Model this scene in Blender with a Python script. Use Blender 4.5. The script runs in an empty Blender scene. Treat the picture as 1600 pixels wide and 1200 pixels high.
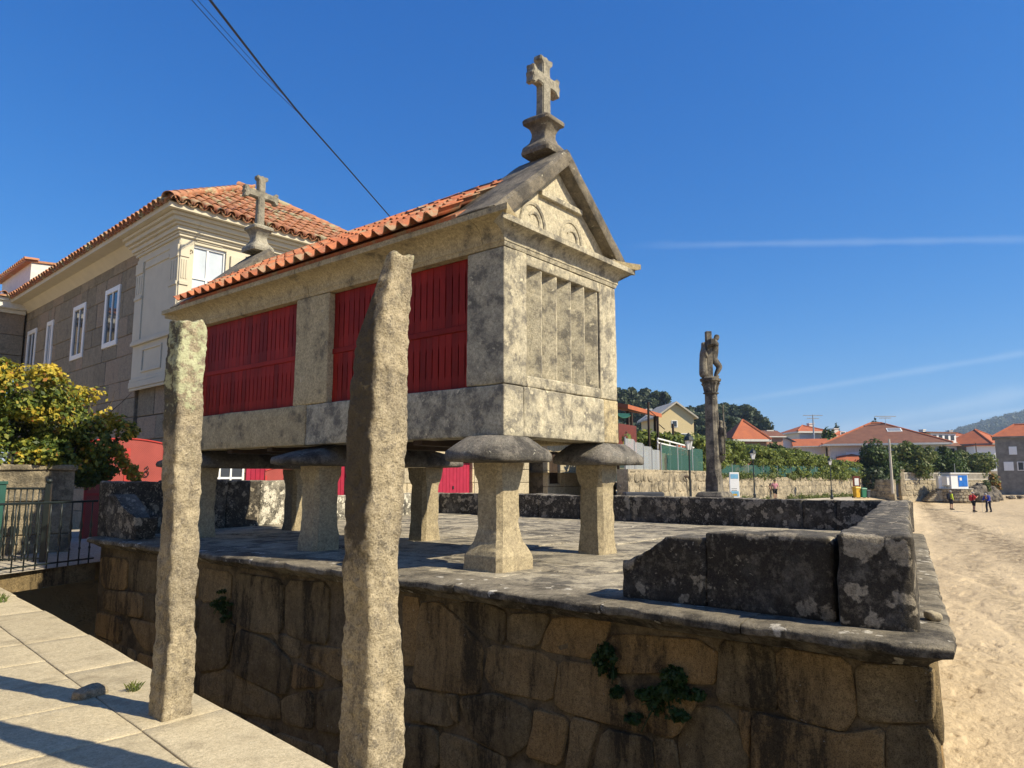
import bpy, bmesh, math, random
from mathutils import Vector, Matrix, noise, Euler
R = math.radians
scene = bpy.context.scene

# ------------------------------------------------------------------ camera, sky, sun, exposure
EYE = 1.55
AZ = R(39.2)                                   # heading of the camera from +X
PITCH = R(7.54)
cam = bpy.data.cameras.new('camera'); camo = bpy.data.objects.new('camera', cam)
scene.collection.objects.link(camo)
cam.sensor_width = 36; cam.lens = 36*1110/1600; cam.clip_start = .05; cam.clip_end = 9000
camo.location = (0, 0, EYE); camo.rotation_euler = (math.pi/2+PITCH, 0, AZ-math.pi/2)
scene.camera = camo
SUN_AZ = math.atan2(-.969, .247); SUN_EL = R(41.5)
SUN = Vector((math.cos(SUN_EL)*math.cos(SUN_AZ), math.cos(SUN_EL)*math.sin(SUN_AZ), math.sin(SUN_EL)))
world = bpy.data.worlds.new('World'); scene.world = world; world.use_nodes = True
def setup_world():
    nt = world.node_tree; nt.nodes.clear()
    out = nt.nodes.new('ShaderNodeOutputWorld'); bg = nt.nodes.new('ShaderNodeBackground')
    sky = nt.nodes.new('ShaderNodeTexSky'); sky.sky_type = 'NISHITA'; sky.sun_disc = False
    sky.sun_elevation = SUN_EL; sky.sun_rotation = math.atan2(SUN.x, SUN.y)
    sky.altitude = 0; sky.air_density = 1.0; sky.dust_density = .35; sky.ozone_density = 2.6
    # the camera's deep-blue rendering of the sky: one response curve per channel
    sat = nt.nodes.new('ShaderNodeHueSaturation'); sat.inputs['Saturation'].default_value = 1.18; nt.links.new(sky.outputs[0], sat.inputs['Color'])
    sep = nt.nodes.new('ShaderNodeSeparateColor'); cmb = nt.nodes.new('ShaderNodeCombineColor'); nt.links.new(sat.outputs[0], sep.inputs[0])
    def mth(op, a, b):
        n = nt.nodes.new('ShaderNodeMath'); n.operation = op; nt.links.new(a, n.inputs[0]); n.inputs[1].default_value = b; return n.outputs[0]
    for ch, (k, p) in enumerate(((.92, 1.36), (.86, .875), (1.138, .634))):
        nt.links.new(mth('MULTIPLY', mth('POWER', mth('MULTIPLY', sep.outputs[ch], .1055), p), k*7.1), cmb.inputs[ch])
    hs = cmb
    # faint high streaks of ice cloud low over the bay: bands along great circles, broken up by noise
    tc = nt.nodes.new('ShaderNodeTexCoord')
    last = hs.outputs[0]
    fw = Vector((math.cos(AZ), math.sin(AZ), 0)); rt = Vector((math.sin(AZ), -math.cos(AZ), 0)); up = Vector((0, 0, 1))
    def d(lat, el): return (fw+rt*lat+up*el).normalized()
    streaks = [(d(.15, .335), d(.72, .345), .0045, .13, .10), (d(.36, .115), d(.72, .175), .0045, .16, .1), (d(.5, .075), d(.75, .125), .010, .2, .1), (d(.55, .07), d(.78, .105), .0035, .2, .1)]
    nz = nt.nodes.new('ShaderNodeTexNoise'); nz.inputs['Scale'].default_value = 16; nz.inputs['Detail'].default_value = 5
    nt.links.new(tc.outputs['Generated'], nz.inputs['Vector'])
    for a, b, wd, op, _ in streaks:
        nrm = a.cross(b).normalized(); mid = ((a*.35+b*.65)).normalized()
        dot = nt.nodes.new('ShaderNodeVectorMath'); dot.operation = 'DOT_PRODUCT'; nt.links.new(tc.outputs['Generated'], dot.inputs[0]); dot.inputs[1].default_value = nrm
        ab = nt.nodes.new('ShaderNodeMath'); ab.operation = 'ABSOLUTE'; nt.links.new(dot.outputs['Value'], ab.inputs[0])
        ng = nt.nodes.new('ShaderNodeMath'); ng.operation = 'MULTIPLY_ADD'; nt.links.new(nz.outputs['Fac'], ng.inputs[0]); ng.inputs[1].default_value = -wd*2.2; nt.links.new(ab.outputs[0], ng.inputs[2])
        mr = nt.nodes.new('ShaderNodeMapRange'); mr.interpolation_type = 'SMOOTHSTEP'; nt.links.new(ng.outputs[0], mr.inputs[0])
        mr.inputs[1].default_value = wd*.4; mr.inputs[2].default_value = -wd*1.3; mr.inputs[3].default_value = 0; mr.inputs[4].default_value = op
        d2 = nt.nodes.new('ShaderNodeVectorMath'); d2.operation = 'DOT_PRODUCT'; nt.links.new(tc.outputs['Generated'], d2.inputs[0]); d2.inputs[1].default_value = mid
        m2 = nt.nodes.new('ShaderNodeMapRange'); m2.interpolation_type = 'SMOOTHSTEP'; nt.links.new(d2.outputs['Value'], m2.inputs[0])
        m2.inputs[1].default_value = .955; m2.inputs[2].default_value = .998
        mu = nt.nodes.new('ShaderNodeMath'); mu.operation = 'MULTIPLY'; nt.links.new(mr.outputs[0], mu.inputs[0]); nt.links.new(m2.outputs[0], mu.inputs[1])
        mx = nt.nodes.new('ShaderNodeMix'); mx.data_type = 'RGBA'; nt.links.new(mu.outputs[0], mx.inputs[0]); nt.links.new(last, mx.inputs[6]); mx.inputs[7].default_value = (5.6, 6.6, 7.6, 1)
        last = mx.outputs[2]
    nt.links.new(last, bg.inputs[0]); bg.inputs[1].default_value = .092
    nt.links.new(bg.outputs[0], out.inputs[0])
setup_world()
sl = bpy.data.lights.new('sun', 'SUN'); sl.energy = 4.9; sl.angle = R(.53); sl.color = (1, .885, .66)
so = bpy.data.objects.new('sun', sl); scene.collection.objects.link(so); so.rotation_euler = SUN.to_track_quat('Z', 'Y').to_euler(); so.location = SUN*60
scene.view_settings.view_transform = 'Standard'; scene.view_settings.look = 'None'
scene.view_settings.exposure = 0.60; scene.view_settings.gamma = 1; scene.view_settings.use_curve_mapping = False
scene.cycles.max_bounces = 6; scene.cycles.diffuse_bounces = 3; scene.cycles.glossy_bounces = 3; scene.cycles.transparent_max_bounces = 8

# ------------------------------------------------------------------ helpers
FW = Vector((math.cos(AZ), math.sin(AZ), 0)); RT = Vector((math.sin(AZ), -math.cos(AZ), 0)); UPV = Vector((0, 0, 1))
_f = FW*math.cos(PITCH)+UPV*math.sin(PITCH); _u = -FW*math.sin(PITCH)+UPV*math.cos(PITCH)
def at(px, py, D):
    """point of the surveyed photograph (1600 x 1200) at D metres in front of the station"""
    d = _f+RT*((px-800)/1110)-_u*((py-600)/1110); return Vector((0, 0, EYE))+d*(D/d.dot(FW))
def ground(px, D, z=0.):
    p = at(px, 747, D); p.z = z; return p
col = scene.collection
FACE = AZ-math.pi/2                             # rotation that turns local -Y towards the station
def tag(o, label=None, cat=None, group=None, kind=None):
    if label: o['label'] = label
    if cat: o['category'] = cat
    if group: o['group'] = group
    if kind: o['kind'] = kind
    return o
def empty(name, loc=(0, 0, 0), rz=0, label=None, cat=None, group=None):
    o = bpy.data.objects.new(name, None); col.objects.link(o); o.location = loc; o.rotation_euler = (0, 0, rz); o.empty_display_size = .1
    return tag(o, label, cat, group)
def link(name, me, mat=None, parent=None, loc=None, rz=None):
    o = bpy.data.objects.new(name, me); col.objects.link(o)
    if mat is not None:
        if not isinstance(mat, (list, tuple)): mat = [mat]
        if len(me.materials) == 0:
            for m in mat: me.materials.append(m)
    if parent: o.parent = parent
    if loc is not None: o.location = loc
    if rz is not None: o.rotation_euler = (0, 0, rz)
    return o
class MB:
    """collects shapes into one mesh"""
    def __init__(s): s.v = []; s.f = []; s.m = []; s.mi = 0
    def add(s, vs, fs):
        k = len(s.v); s.v += [tuple(v) for v in vs]; s.f += [tuple(i+k for i in f) for f in fs]; s.m += [s.mi]*len(fs); return s
    def box(s, x0, x1, y0, y1, z0, z1):
        return s.add([(x0, y0, z0), (x1, y0, z0), (x1, y1, z0), (x0, y1, z0), (x0, y0, z1), (x1, y0, z1), (x1, y1, z1), (x0, y1, z1)],
                     [(0, 3, 2, 1), (4, 5, 6, 7), (0, 1, 5, 4), (1, 2, 6, 5), (2, 3, 7, 6), (3, 0, 4, 7)])
    def prism(s, poly, axis, a, b):
        """poly of 2-D points extruded along axis ('x','y','z') from a to b"""
        def P(p, t): return {'x': (t, p[0], p[1]), 'y': (p[0], t, p[1]), 'z': (p[0], p[1], t)}[axis]
        n = len(poly); vs = [P(p, a) for p in poly]+[P(p, b) for p in poly]
        return s.add(vs, [tuple(range(n))[::-1], tuple(range(n, 2*n))]+[(i, (i+1) % n, n+(i+1) % n, n+i) for i in range(n)])
    def tube(s, pts, rad, n=8, cap=True):
        pts = [Vector(p) for p in pts]
        if not isinstance(rad, (list, tuple)): rad = [rad]*len(pts)
        rings = []; ref = None
        for i, p in enumerate(pts):
            t = (pts[min(i+1, len(pts)-1)]-pts[max(i-1, 0)]).normalized()
            if ref is None: ref = t.orthogonal().normalized()
            a = (ref-t*ref.dot(t))
            a = a.normalized() if a.length > 1e-6 else t.orthogonal().normalized()
            ref = a; b = t.cross(a)
            rings.append([p+(a*math.cos(2*math.pi*k/n)+b*math.sin(2*math.pi*k/n))*rad[i] for k in range(n)])
        vs = [v for r in rings for v in r]
        fs = [(i*n+k, i*n+(k+1) % n, (i+1)*n+(k+1) % n, (i+1)*n+k) for i in range(len(pts)-1) for k in range(n)]
        if cap: fs += [tuple(range(n))[::-1], tuple(range((len(pts)-1)*n, len(pts)*n))]
        return s.add(vs, fs)
    def lathe(s, prof, c=(0, 0, 0), n=16):
        c = Vector(c); vs = []
        for r, z in prof: vs += [c+Vector((r*math.cos(2*math.pi*k/n), r*math.sin(2*math.pi*k/n), z)) for k in range(n)]
        fs = [(i*n+k, i*n+(k+1) % n, (i+1)*n+(k+1) % n, (i+1)*n+k) for i in range(len(prof)-1) for k in range(n)]
        fs += [tuple(range(n))[::-1], tuple(range((len(prof)-1)*n, len(prof)*n))]
        return s.add(vs, fs)
    def loft(s, secs):
        """secs: rings of equally many 3-D points"""
        n = len(secs[0]); vs = [v for r in secs for v in r]
        fs = [(i*n+k, i*n+(k+1) % n, (i+1)*n+(k+1) % n, (i+1)*n+k) for i in range(len(secs)-1) for k in range(n)]
        fs += [tuple(range(n))[::-1], tuple(range((len(secs)-1)*n, len(secs)*n))]
        return s.add(vs, fs)
    def mesh(s, name, smooth=False, bevel=0):
        me = bpy.data.meshes.new(name); me.from_pydata(s.v, [], s.f)
        if any(s.m): me.polygons.foreach_set('material_index', s.m)
        if bevel:
            bm = bmesh.new(); bm.from_mesh(me)
            bmesh.ops.recalc_face_normals(bm, faces=bm.faces)
            es = [e for e in bm.edges if e.is_manifold and e.calc_face_angle(0) > .6]
            bmesh.ops.bevel(bm, geom=es, offset=bevel, segments=1, affect='EDGES', clamp_overlap=True); bm.to_mesh(me); bm.free()
        if smooth: me.polygons.foreach_set('use_smooth', [True]*len(me.polygons)); 
        me.update(); return me
    def build(s, name, mat, parent=None, smooth=False, bevel=0, loc=None, rz=None):
        me = s.mesh(name, smooth, bevel); o = link(name, me, mat, parent, loc, rz)
        return o
def smooth_angle(me, ang=40):
    me.polygons.foreach_set('use_smooth', [True]*len(me.polygons))
    bm = bmesh.new(); bm.from_mesh(me)
    for e in bm.edges:
        if not e.is_manifold or e.calc_face_angle(0) > R(ang): e.smooth = False
    bm.to_mesh(me); bm.free()
def rough_box(sx, sy, sz, cell=.1, bevel=.03, amp=.012, freq=4., seed=0, deform=None, name='stone'):
    """box with rounded arrises, subdivided and roughened by noise"""
    idx = {}; vs = []; fs = []
    n = [max(1, min(60, int(round(t/cell)))) for t in (sx, sy, sz)]; S = (sx, sy, sz)
    off = Vector((seed*7.31 % 97, seed*3.77 % 89, seed*1.93 % 83))
    def axis_pts(k):
        h = S[k]/2; b = min(bevel, h*.8)
        p = [-h, -h+b*.35, -h+b]+[-h+b+(2*h-2*b)*i/n[k] for i in range(1, n[k])]+[h-b, h-b*.35, h]
        return p
    A = [axis_pts(k) for k in range(3)]
    def vid(i, j, k):
        key = (i, j, k)
        if key not in idx:
            p = Vector((A[0][i], A[1][j], A[2][k])); q = Vector()
            for a in range(3):
                h = S[a]/2-min(bevel, S[a]*.4); q[a] = max(-h, min(h, p[a]))
            d = p-q
            if d.length > 1e-6:
                m = max(abs(c) for c in d); nn = d.normalized(); p = q+nn*m
            else: nn = Vector((0, 0, 1))
            w = noise.fractal((p+off)*freq, .9, 2.1, 4)
            w2 = noise.noise((p+off)*freq*.37)
            p = p+nn*(amp*w+amp*1.3*w2)
            if deform: p = deform(p)
            idx[key] = len(vs); vs.append(p)
        return idx[key]
    L = [len(a)-1 for a in A]
    for i in range(L[0]):
        for j in range(L[1]):
            fs.append((vid(i, j, 0), vid(i, j+1, 0), vid(i+1, j+1, 0), vid(i+1, j, 0)))
            fs.append((vid(i, j, L[2]), vid(i+1, j, L[2]), vid(i+1, j+1, L[2]), vid(i, j+1, L[2])))
    for i in range(L[0]):
        for k in range(L[2]):
            fs.append((vid(i, 0, k), vid(i+1, 0, k), vid(i+1, 0, k+1), vid(i, 0, k+1)))
            fs.append((vid(i, L[1], k), vid(i, L[1], k+1), vid(i+1, L[1], k+1), vid(i+1, L[1], k)))
    for j in range(L[1]):
        for k in range(L[2]):
            fs.append((vid(0, j, k), vid(0, j, k+1), vid(0, j+1, k+1), vid(0, j+1, k)))
            fs.append((vid(L[0], j, k), vid(L[0], j+1, k), vid(L[0], j+1, k+1), vid(L[0], j, k+1)))
    me = bpy.data.meshes.new(name); me.from_pydata(vs, [], fs)
    me.polygons.foreach_set('use_smooth', [True]*len(fs)); me.update(); return me
def chaikin(poly, it=1, q=.22):
    for _ in range(it):
        out = []
        for i in range(len(poly)):
            a = Vector(poly[i]); b = Vector(poly[(i+1) % len(poly)]); out += [a.lerp(b, q), a.lerp(b, 1-q)]
        poly = out
    return poly
def poly_stone(poly, proud=.04, back=.1, edge=.03, seed=0, amp=.012, name='stone', fine=True):
    """a face stone: 2-D outline (u,v), front towards +w. returns mesh in (u,v,w) coordinates"""
    pts = [Vector(p) for p in poly]
    c = sum(pts, Vector((0, 0)))/len(pts); ins = []
    # densify
    dense = []
    for i in range(len(pts)):
        a, b = pts[i], pts[(i+1) % len(pts)]; k = max(1, int((b-a).length/(.09 if fine else .5)))
        dense += [a.lerp(b, t/k) for t in range(k)]
    n = len(dense); vs = []; off = Vector((seed*5.17 % 71, seed*2.71 % 67, seed*.77))
    def ring(shrink, w, jit):
        for p in dense:
            d = c-p; L = d.length; q = p+d*min(.9, shrink/max(L, .02))
            z = w+amp*noise.fractal(Vector((q.x, q.y, 0))*3.1+off, .9, 2, 3)*(1 if w > 0 else 0)
            e = noise.noise(Vector((q.x, q.y, 3))*6+off)*jit
            vs.append((q.x+e, q.y+e*.7, z))
    ring(0, -back, .0); ring(0, proud-edge, .008); ring(edge*.45, proud-edge*.25, .008); ring(edge*1.3, proud, .004)
    for sh in (.35, .7):
        for p in dense:
            q = p.lerp(c, sh); z = proud+amp*noise.fractal(Vector((q.x, q.y, 0))*3.1+off, .9, 2, 3)+amp*.8*noise.noise(Vector((q.x, q.y, 9))*7+off)
            vs.append((q.x, q.y, z))
    vs.append((c.x, c.y, proud)); fs = []
    for r in range(5):
        for i in range(n):
            j = (i+1) % n; fs.append((r*n+i, r*n+j, (r+1)*n+j, (r+1)*n+i))
    for i in range(n): fs.append((5*n+i, 5*n+(i+1) % n, 6*n))
    me = bpy.data.meshes.new(name); me.from_pydata(vs, [], fs); me.polygons.foreach_set('use_smooth', [True]*len(fs)); me.update(); return me
def frame_matrix(o, U, V, W):
    m = Matrix.Identity(4)
    for i, a in enumerate((U, V, W)):
        for k in range(3): m[k][i] = a[k]
    for k in range(3): m[k][3] = o[k]
    return m
def ashlar(parent, o, U, V, w, h, rows, bw, mat, depth=.2, gap=.012, openings=(), seed=0, name='block', bev=.012, proud=.015, skip=None):
    """courses of separate blocks on the plane through o spanned by U (along), V (up); they stand out towards W = U x V"""
    rnd = random.Random(seed); o = Vector(o); U = Vector(U).normalized(); V = Vector(V).normalized(); W = U.cross(V)
    v = 0.; r = 0
    hs = []
    while v < h-.01:
        hh = rows*rnd.uniform(.8, 1.2) if not isinstance(rows, list) else rows[r % len(rows)]
        if h-v-hh < rows*.35 if not isinstance(rows, list) else False: hh = h-v
        hh = min(hh, h-v); hs.append((v, v+hh)); v += hh; r += 1
    for (v0, v1) in hs:
        u = -rnd.random()*bw*.8
        while u < w:
            L = bw*rnd.uniform(.6, 1.5); a, b = max(0, u), min(w, u+L); u += L
            if b-a < .04: continue
            if w-b < .12: b = w; u = w+1
            pieces = [(a, b, v0, v1)]
            for (p0, q0, p1, q1) in openings:
                np_ = []
                for (a_, b_, c_, d_) in pieces:
                    if b_ <= p0 or a_ >= p1 or d_ <= q0 or c_ >= q1: np_.append((a_, b_, c_, d_)); continue
                    if a_ < p0: np_.append((a_, p0, c_, d_))
                    if b_ > p1: np_.append((p1, b_, c_, d_))
                    a2, b2 = max(a_, p0), min(b_, p1)
                    if c_ < q0: np_.append((a2, b2, c_, q0))
                    if d_ > q1: np_.append((a2, b2, q1, d_))
                pieces = np_
            for (a_, b_, c_, d_) in pieces:
                if b_-a_ < .03 or d_-c_ < .03: continue
                if skip and skip((a_+b_)/2, (c_+d_)/2): continue
                g = gap/2; e = min(bev, (b_-a_)*.2, (d_-c_)*.2); z = proud+rnd.uniform(-.006, .008)
                hw, hh = (b_-a_)/2-g, (d_-c_)/2-g
                j = lambda s=.5: rnd.uniform(-1, 1)*g*s
                O = [(-hw+j(), -hh+j()), (hw+j(), -hh+j()), (hw+j(), hh+j()), (-hw+j(), hh+j())]
                I = [(x-math.copysign(e, x), y-math.copysign(e, y)) for x, y in O]
                vs = [(x, y, -depth) for x, y in O]+[(x, y, z-e) for x, y in O]+[(x, y, z) for x, y in I]
                fs = [(8, 9, 10, 11)]+[(k, (k+1) % 4, 4+(k+1) % 4, 4+k) for k in range(4)]+[(4+k, 4+(k+1) % 4, 8+(k+1) % 4, 8+k) for k in range(4)]
                me = bpy.data.meshes.new(name); me.from_pydata(vs, [], fs); me.update()
                ob = link(name, me, mat, parent)
                ob.matrix_local = frame_matrix(o+U*((a_+b_)/2)+V*((c_+d_)/2), U, V, W)
def leaves(n, pos_fn, size, seed=0, flat=0., cup=.25, nm=1, mi_fn=None, up=.3):
    """n small pointed leaves, 2 triangles each"""
    rnd = random.Random(seed); vs = []; fs = []; mi = []
    for i in range(n):
        p, nr = pos_fn(rnd)
        s = size*rnd.uniform(.6, 1.3)
        d = Vector((rnd.gauss(0, 1), rnd.gauss(0, 1), rnd.gauss(0, 1)))
        nn = (nr*1.1+d*.75+Vector((0, 0, up))).normalized()
        t = nn.orthogonal(); t.rotate(Matrix.Rotation(rnd.uniform(0, 6.283), 3, nn)); b = nn.cross(t)
        k = len(vs)
        vs += [p-t*s*.55, p+b*s*.36-nn*s*cup*.3, p+t*s*.6-nn*s*cup*.5, p-b*s*.36-nn*s*cup*.3]
        fs += [(k, k+1, k+2, k+3)]
        mi.append(mi_fn(rnd, p) if mi_fn else rnd.randrange(nm))
    return vs, fs, mi
def leaf_mesh(name, data):
    vs, fs, mi = data; me = bpy.data.meshes.new(name); me.from_pydata([tuple(v) for v in vs], [], fs); me.polygons.foreach_set('material_index', mi); me.update(); return me
def blob_sampler(lobes, shell=.55, thin=0.0, nfreq=1.5):
    """lobes: (centre, (rx,ry,rz)); samples points near the lobe surfaces, some inside"""
    wts = [l[1][0]*l[1][1]+l[1][1]*l[1][2] for l in lobes]
    def f(rnd):
        while True:
            c, r = rnd.choices(lobes, wts)[0]
            d = Vector((rnd.gauss(0, 1), rnd.gauss(0, 1), rnd.gauss(0, 1))).normalized()
            k = shell+(1-shell)*rnd.random()**.6
            k *= 1+.22*noise.noise(d*nfreq*2+Vector(c))
            p = Vector(c)+Vector((d.x*r[0], d.y*r[1], d.z*r[2]))*k
            if thin and noise.noise(p*nfreq) < -thin: continue
            return p, d
    return f

# ------------------------------------------------------------------ bodies grown on a skeleton
def skin(name, chain_verts, edges, radii, sub=2, smooth=True):
    me = bpy.data.meshes.new(name); me.from_pydata([tuple(v) for v in chain_verts], edges, [])
    o = bpy.data.objects.new(name, me); col.objects.link(o)
    o.modifiers.new('skin', 'SKIN'); 
    for i, r in enumerate(radii):
        sv = me.skin_vertices[0].data[i]; sv.radius = (r, r) if not isinstance(r, tuple) else r
    me.skin_vertices[0].data[0].use_root = True
    m = o.modifiers.new('sub', 'SUBSURF'); m.levels = sub; m.render_levels = sub
    bpy.context.view_layer.update()
    dg = bpy.context.evaluated_depsgraph_get(); ev = o.evaluated_get(dg)
    res = bpy.data.meshes.new_from_object(ev); res.name = name
    bpy.data.objects.remove(o); bpy.data.meshes.remove(me)
    if smooth: res.polygons.foreach_set('use_smooth', [True]*len(res.polygons))
    return res

# ------------------------------------------------------------------ materials
class NT:
    def __init__(s, name, rough=.85, spec=.3):
        s.m = bpy.data.materials.new(name); s.m.use_nodes = True; s.t = s.m.node_tree; s.t.nodes.clear()
        s.out = s.t.nodes.new('ShaderNodeOutputMaterial'); s.b = s.t.nodes.new('ShaderNodeBsdfPrincipled')
        s.t.links.new(s.b.outputs[0], s.out.inputs[0]); s.set('Roughness', rough); s.set('Specular IOR Level', spec); s._pos = None
    def _in(s, sock, v):
        if hasattr(v, 'is_output'): s.t.links.new(v, sock)
        else:
            if isinstance(v, (tuple, list)) and len(v) == 3 and sock.type == 'RGBA': v = (*v, 1)
            sock.default_value = v
    def set(s, k, v): s._in(s.b.inputs[k], v)
    def node(s, t, attrs=None, **ins):
        n = s.t.nodes.new(t)
        for k, v in (attrs or {}).items(): setattr(n, k, v)
        for k, v in ins.items(): s._in(n.inputs[k.replace('_', ' ')], v)
        return n
    def pos(s, scale=(1, 1, 1), local=False, jump=True):
        if local:
            p = s.node('ShaderNodeTexCoord').outputs['Object']
        else: p = s.node('ShaderNodeNewGeometry').outputs['Position']
        if scale != (1, 1, 1): p = s.vm('MULTIPLY', p, scale)
        return p
    def vm(s, op, a, b):
        n = s.t.nodes.new('ShaderNodeVectorMath'); n.operation = op; s._in(n.inputs[0], a); s._in(n.inputs[1], b); return n.outputs[0]
    def math(s, op, a, b=0., c=0.):
        n = s.t.nodes.new('ShaderNodeMath'); n.operation = op; s._in(n.inputs[0], a); s._in(n.inputs[1], b); s._in(n.inputs[2], c); return n.outputs[0]
    def noise(s, p, scale, detail=3, rough=.55, dist=0.):
        return s.node('ShaderNodeTexNoise', Vector=p, Scale=scale, Detail=detail, Roughness=rough, Distortion=dist).outputs['Fac']
    def voro(s, p, scale, feature='F1', out='Distance'):
        return s.node('ShaderNodeTexVoronoi', {'feature': feature}, Vector=p, Scale=scale).outputs[out]
    def mr(s, v, a, b, c=0., d=1., smooth=True):
        n = s.t.nodes.new('ShaderNodeMapRange')
        if smooth: n.interpolation_type = 'SMOOTHSTEP'
        for i, x in enumerate((v, a, b, c, d)): s._in(n.inputs[i], x)
        return n.outputs[0]
    def mix(s, f, a, b, blend='MIX'):
        n = s.t.nodes.new('ShaderNodeMix'); n.data_type = 'RGBA'; n.blend_type = blend; s._in(n.inputs[0], f); s._in(n.inputs[6], a); s._in(n.inputs[7], b); return n.outputs[2]
    def rand(s): return s.node('ShaderNodeObjectInfo').outputs['Random']
    def bump(s, h, strength=.5, dist=.02):
        n = s.node('ShaderNodeBump', Height=h, Strength=strength, Distance=dist); s.t.links.new(n.outputs[0], s.b.inputs['Normal'])
    def scale_col(s, c, f):
        n = s.t.nodes.new('ShaderNodeVectorMath'); n.operation = 'SCALE'; s._in(n.inputs[0], c); s._in(n.inputs[3], f); return n.outputs[0]

def granite(name, c1, c2, stain=(.10, .09, .075), stain_amt=.6, stain_lo=.5, lichen=None, lichen_amt=.5, lichen_scale=3., speck=.35, bump=.5, bdist=.01, var=.12,
            tint=None, moss=None, fine=140., streak=False, crust=None, crust_cov=.5, pale_top=0., grit=.42, mid=.36, stain_scale=2.3):
    t = NT(name, .9, .25); p = t.pos()
    n1 = t.noise(p, 1.1, 4, .6); n2 = t.noise(p, 7., 5, .68); n3 = t.noise(p, fine, 2, .6); n4 = t.noise(p, 30., 5, .78)
    c = t.mix(t.mr(n2, .32, .68), c1, c2)
    if tint: c = t.mix(t.math('MULTIPLY', t.mr(t.rand(), .45, 1.), .75), c, tint)
    ps = t.pos((1, 1, .22)) if streak else p
    st = t.math('MULTIPLY', t.mr(t.math('ADD', t.math('MULTIPLY', t.noise(ps, stain_scale, 7, .74), .7), t.math('MULTIPLY', n4, .3)), stain_lo+.01, stain_lo+.11), stain_amt)
    c = t.mix(st, c, stain)
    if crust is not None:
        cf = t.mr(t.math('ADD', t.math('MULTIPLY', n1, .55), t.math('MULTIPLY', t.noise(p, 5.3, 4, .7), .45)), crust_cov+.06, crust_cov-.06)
        if pale_top:  # upward faces carry less crust and come out paler
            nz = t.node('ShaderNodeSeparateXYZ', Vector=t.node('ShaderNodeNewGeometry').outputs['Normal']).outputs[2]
            cf = t.math('MULTIPLY', cf, t.mr(t.math('ADD', nz, t.math('MULTIPLY', n2, .3)), .45, .95, 1., 1-pale_top))
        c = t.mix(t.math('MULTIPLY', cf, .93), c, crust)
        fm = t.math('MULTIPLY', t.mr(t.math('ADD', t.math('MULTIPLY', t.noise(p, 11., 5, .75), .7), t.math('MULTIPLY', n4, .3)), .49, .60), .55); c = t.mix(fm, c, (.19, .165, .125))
    if lichen:
        w = t.node('ShaderNodeTexNoise', Vector=p, Scale=9., Detail=3.).outputs['Color']
        pw = t.vm('ADD', p, t.vm('MULTIPLY', w, (.24, .24, .24)))
        cells = t.voro(pw, lichen_scale); big = t.noise(p, .9, 3, .6)
        thr = t.mr(t.noise(p, 2.1, 3, .6), .38, .68, .02+max(0, lichen_amt-.6)*.55, .02+.5*lichen_amt)
        lf = t.mr(t.math('SUBTRACT', t.math('ADD', thr, t.math('MULTIPLY', t.math('SUBTRACT', n4, .5), .22)), cells), -.03, .07)
        small = t.mr(t.math('SUBTRACT', t.mr(big, .3, .7, .0, .34*lichen_amt), t.voro(pw, lichen_scale*3.7)), -.02, .05)
        lf = t.math('MAXIMUM', lf, small)
        c = t.mix(t.math('MULTIPLY', lf, t.mr(n4, .25, .55, .55, .97)), c, lichen)
    if moss:
        mf = t.mr(t.math('ADD', t.noise(p, 3.1, 4, .6), t.math('MULTIPLY', n4, .25)), .70, .82)
        c = t.mix(mf, c, moss)
    sp = t.mr(n3, .3, .7, 1-1.5*speck, 1+1.5*speck, False)
    c = t.scale_col(c, t.mr(n4, .36, .64, 1-mid, 1+mid*.85, False))
    c = t.scale_col(c, sp)
    c = t.mix(t.math('MULTIPLY', t.mr(n3, .55, .66), grit), c, (.05, .043, .033))
    c = t.scale_col(c, t.mr(t.rand(), 0, 1, 1-var, 1+var, False))
    t.set('Base Color', c)
    t.bump(t.math('ADD', t.math('MULTIPLY', n3, .35), t.math('ADD', t.math('MULTIPLY', n4, .8), t.math('MULTIPLY', n2, .5))), bump*1.15, bdist*1.6)
    return t.m
def plain(name, c, rough=.7, var=.0, nscale=6., namt=.15, spec=.3, metal=0., bump=0., bscale=60.):
    t = NT(name, rough, spec); p = t.pos(); col_ = c
    n = t.noise(p, nscale, 4, .6)
    cc = t.scale_col(c, t.mr(n, .3, .7, 1-namt, 1+namt, False))
    if var: cc = t.scale_col(cc, t.mr(t.rand(), 0, 1, 1-var, 1+var, False))
    t.set('Base Color', cc); t.set('Metallic', metal)
    if bump: t.bump(t.noise(p, bscale, 3), bump, .01)
    return t.m
def foliage(name, c, c2, trans=.25, var=.25):
    t = NT(name, .55, .35); p = t.pos()
    n = t.noise(p, 3.2, 3, .6); n2 = t.noise(p, 23., 1, .5)
    cc = t.mix(t.mr(n, .35, .65), c, c2); cc = t.scale_col(cc, t.mr(n2, .25, .75, 1-var, 1+var, False)); t.set('Base Color', cc)
    tr = t.t.nodes.new('ShaderNodeBsdfTranslucent'); t._in(tr.inputs[0], t.scale_col(cc, 1.3)); mx = t.t.nodes.new('ShaderNodeMixShader'); mx.inputs[0].default_value = trans
    t.t.links.new(t.b.outputs[0], mx.inputs[1]); t.t.links.new(tr.outputs[0], mx.inputs[2]); t.t.links.new(mx.outputs[0], t.out.inputs[0])
    return t.m
MT = {}
MT['granary'] = granite('granary_granite', (.53, .435, .26), (.44, .36, .215), stain=(.10, .09, .072), stain_amt=.78, stain_lo=.505, stain_scale=3.2, lichen=(.50, .45, .33), lichen_amt=.28, lichen_scale=7, speck=.28, bump=.55, var=.07)
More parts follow.
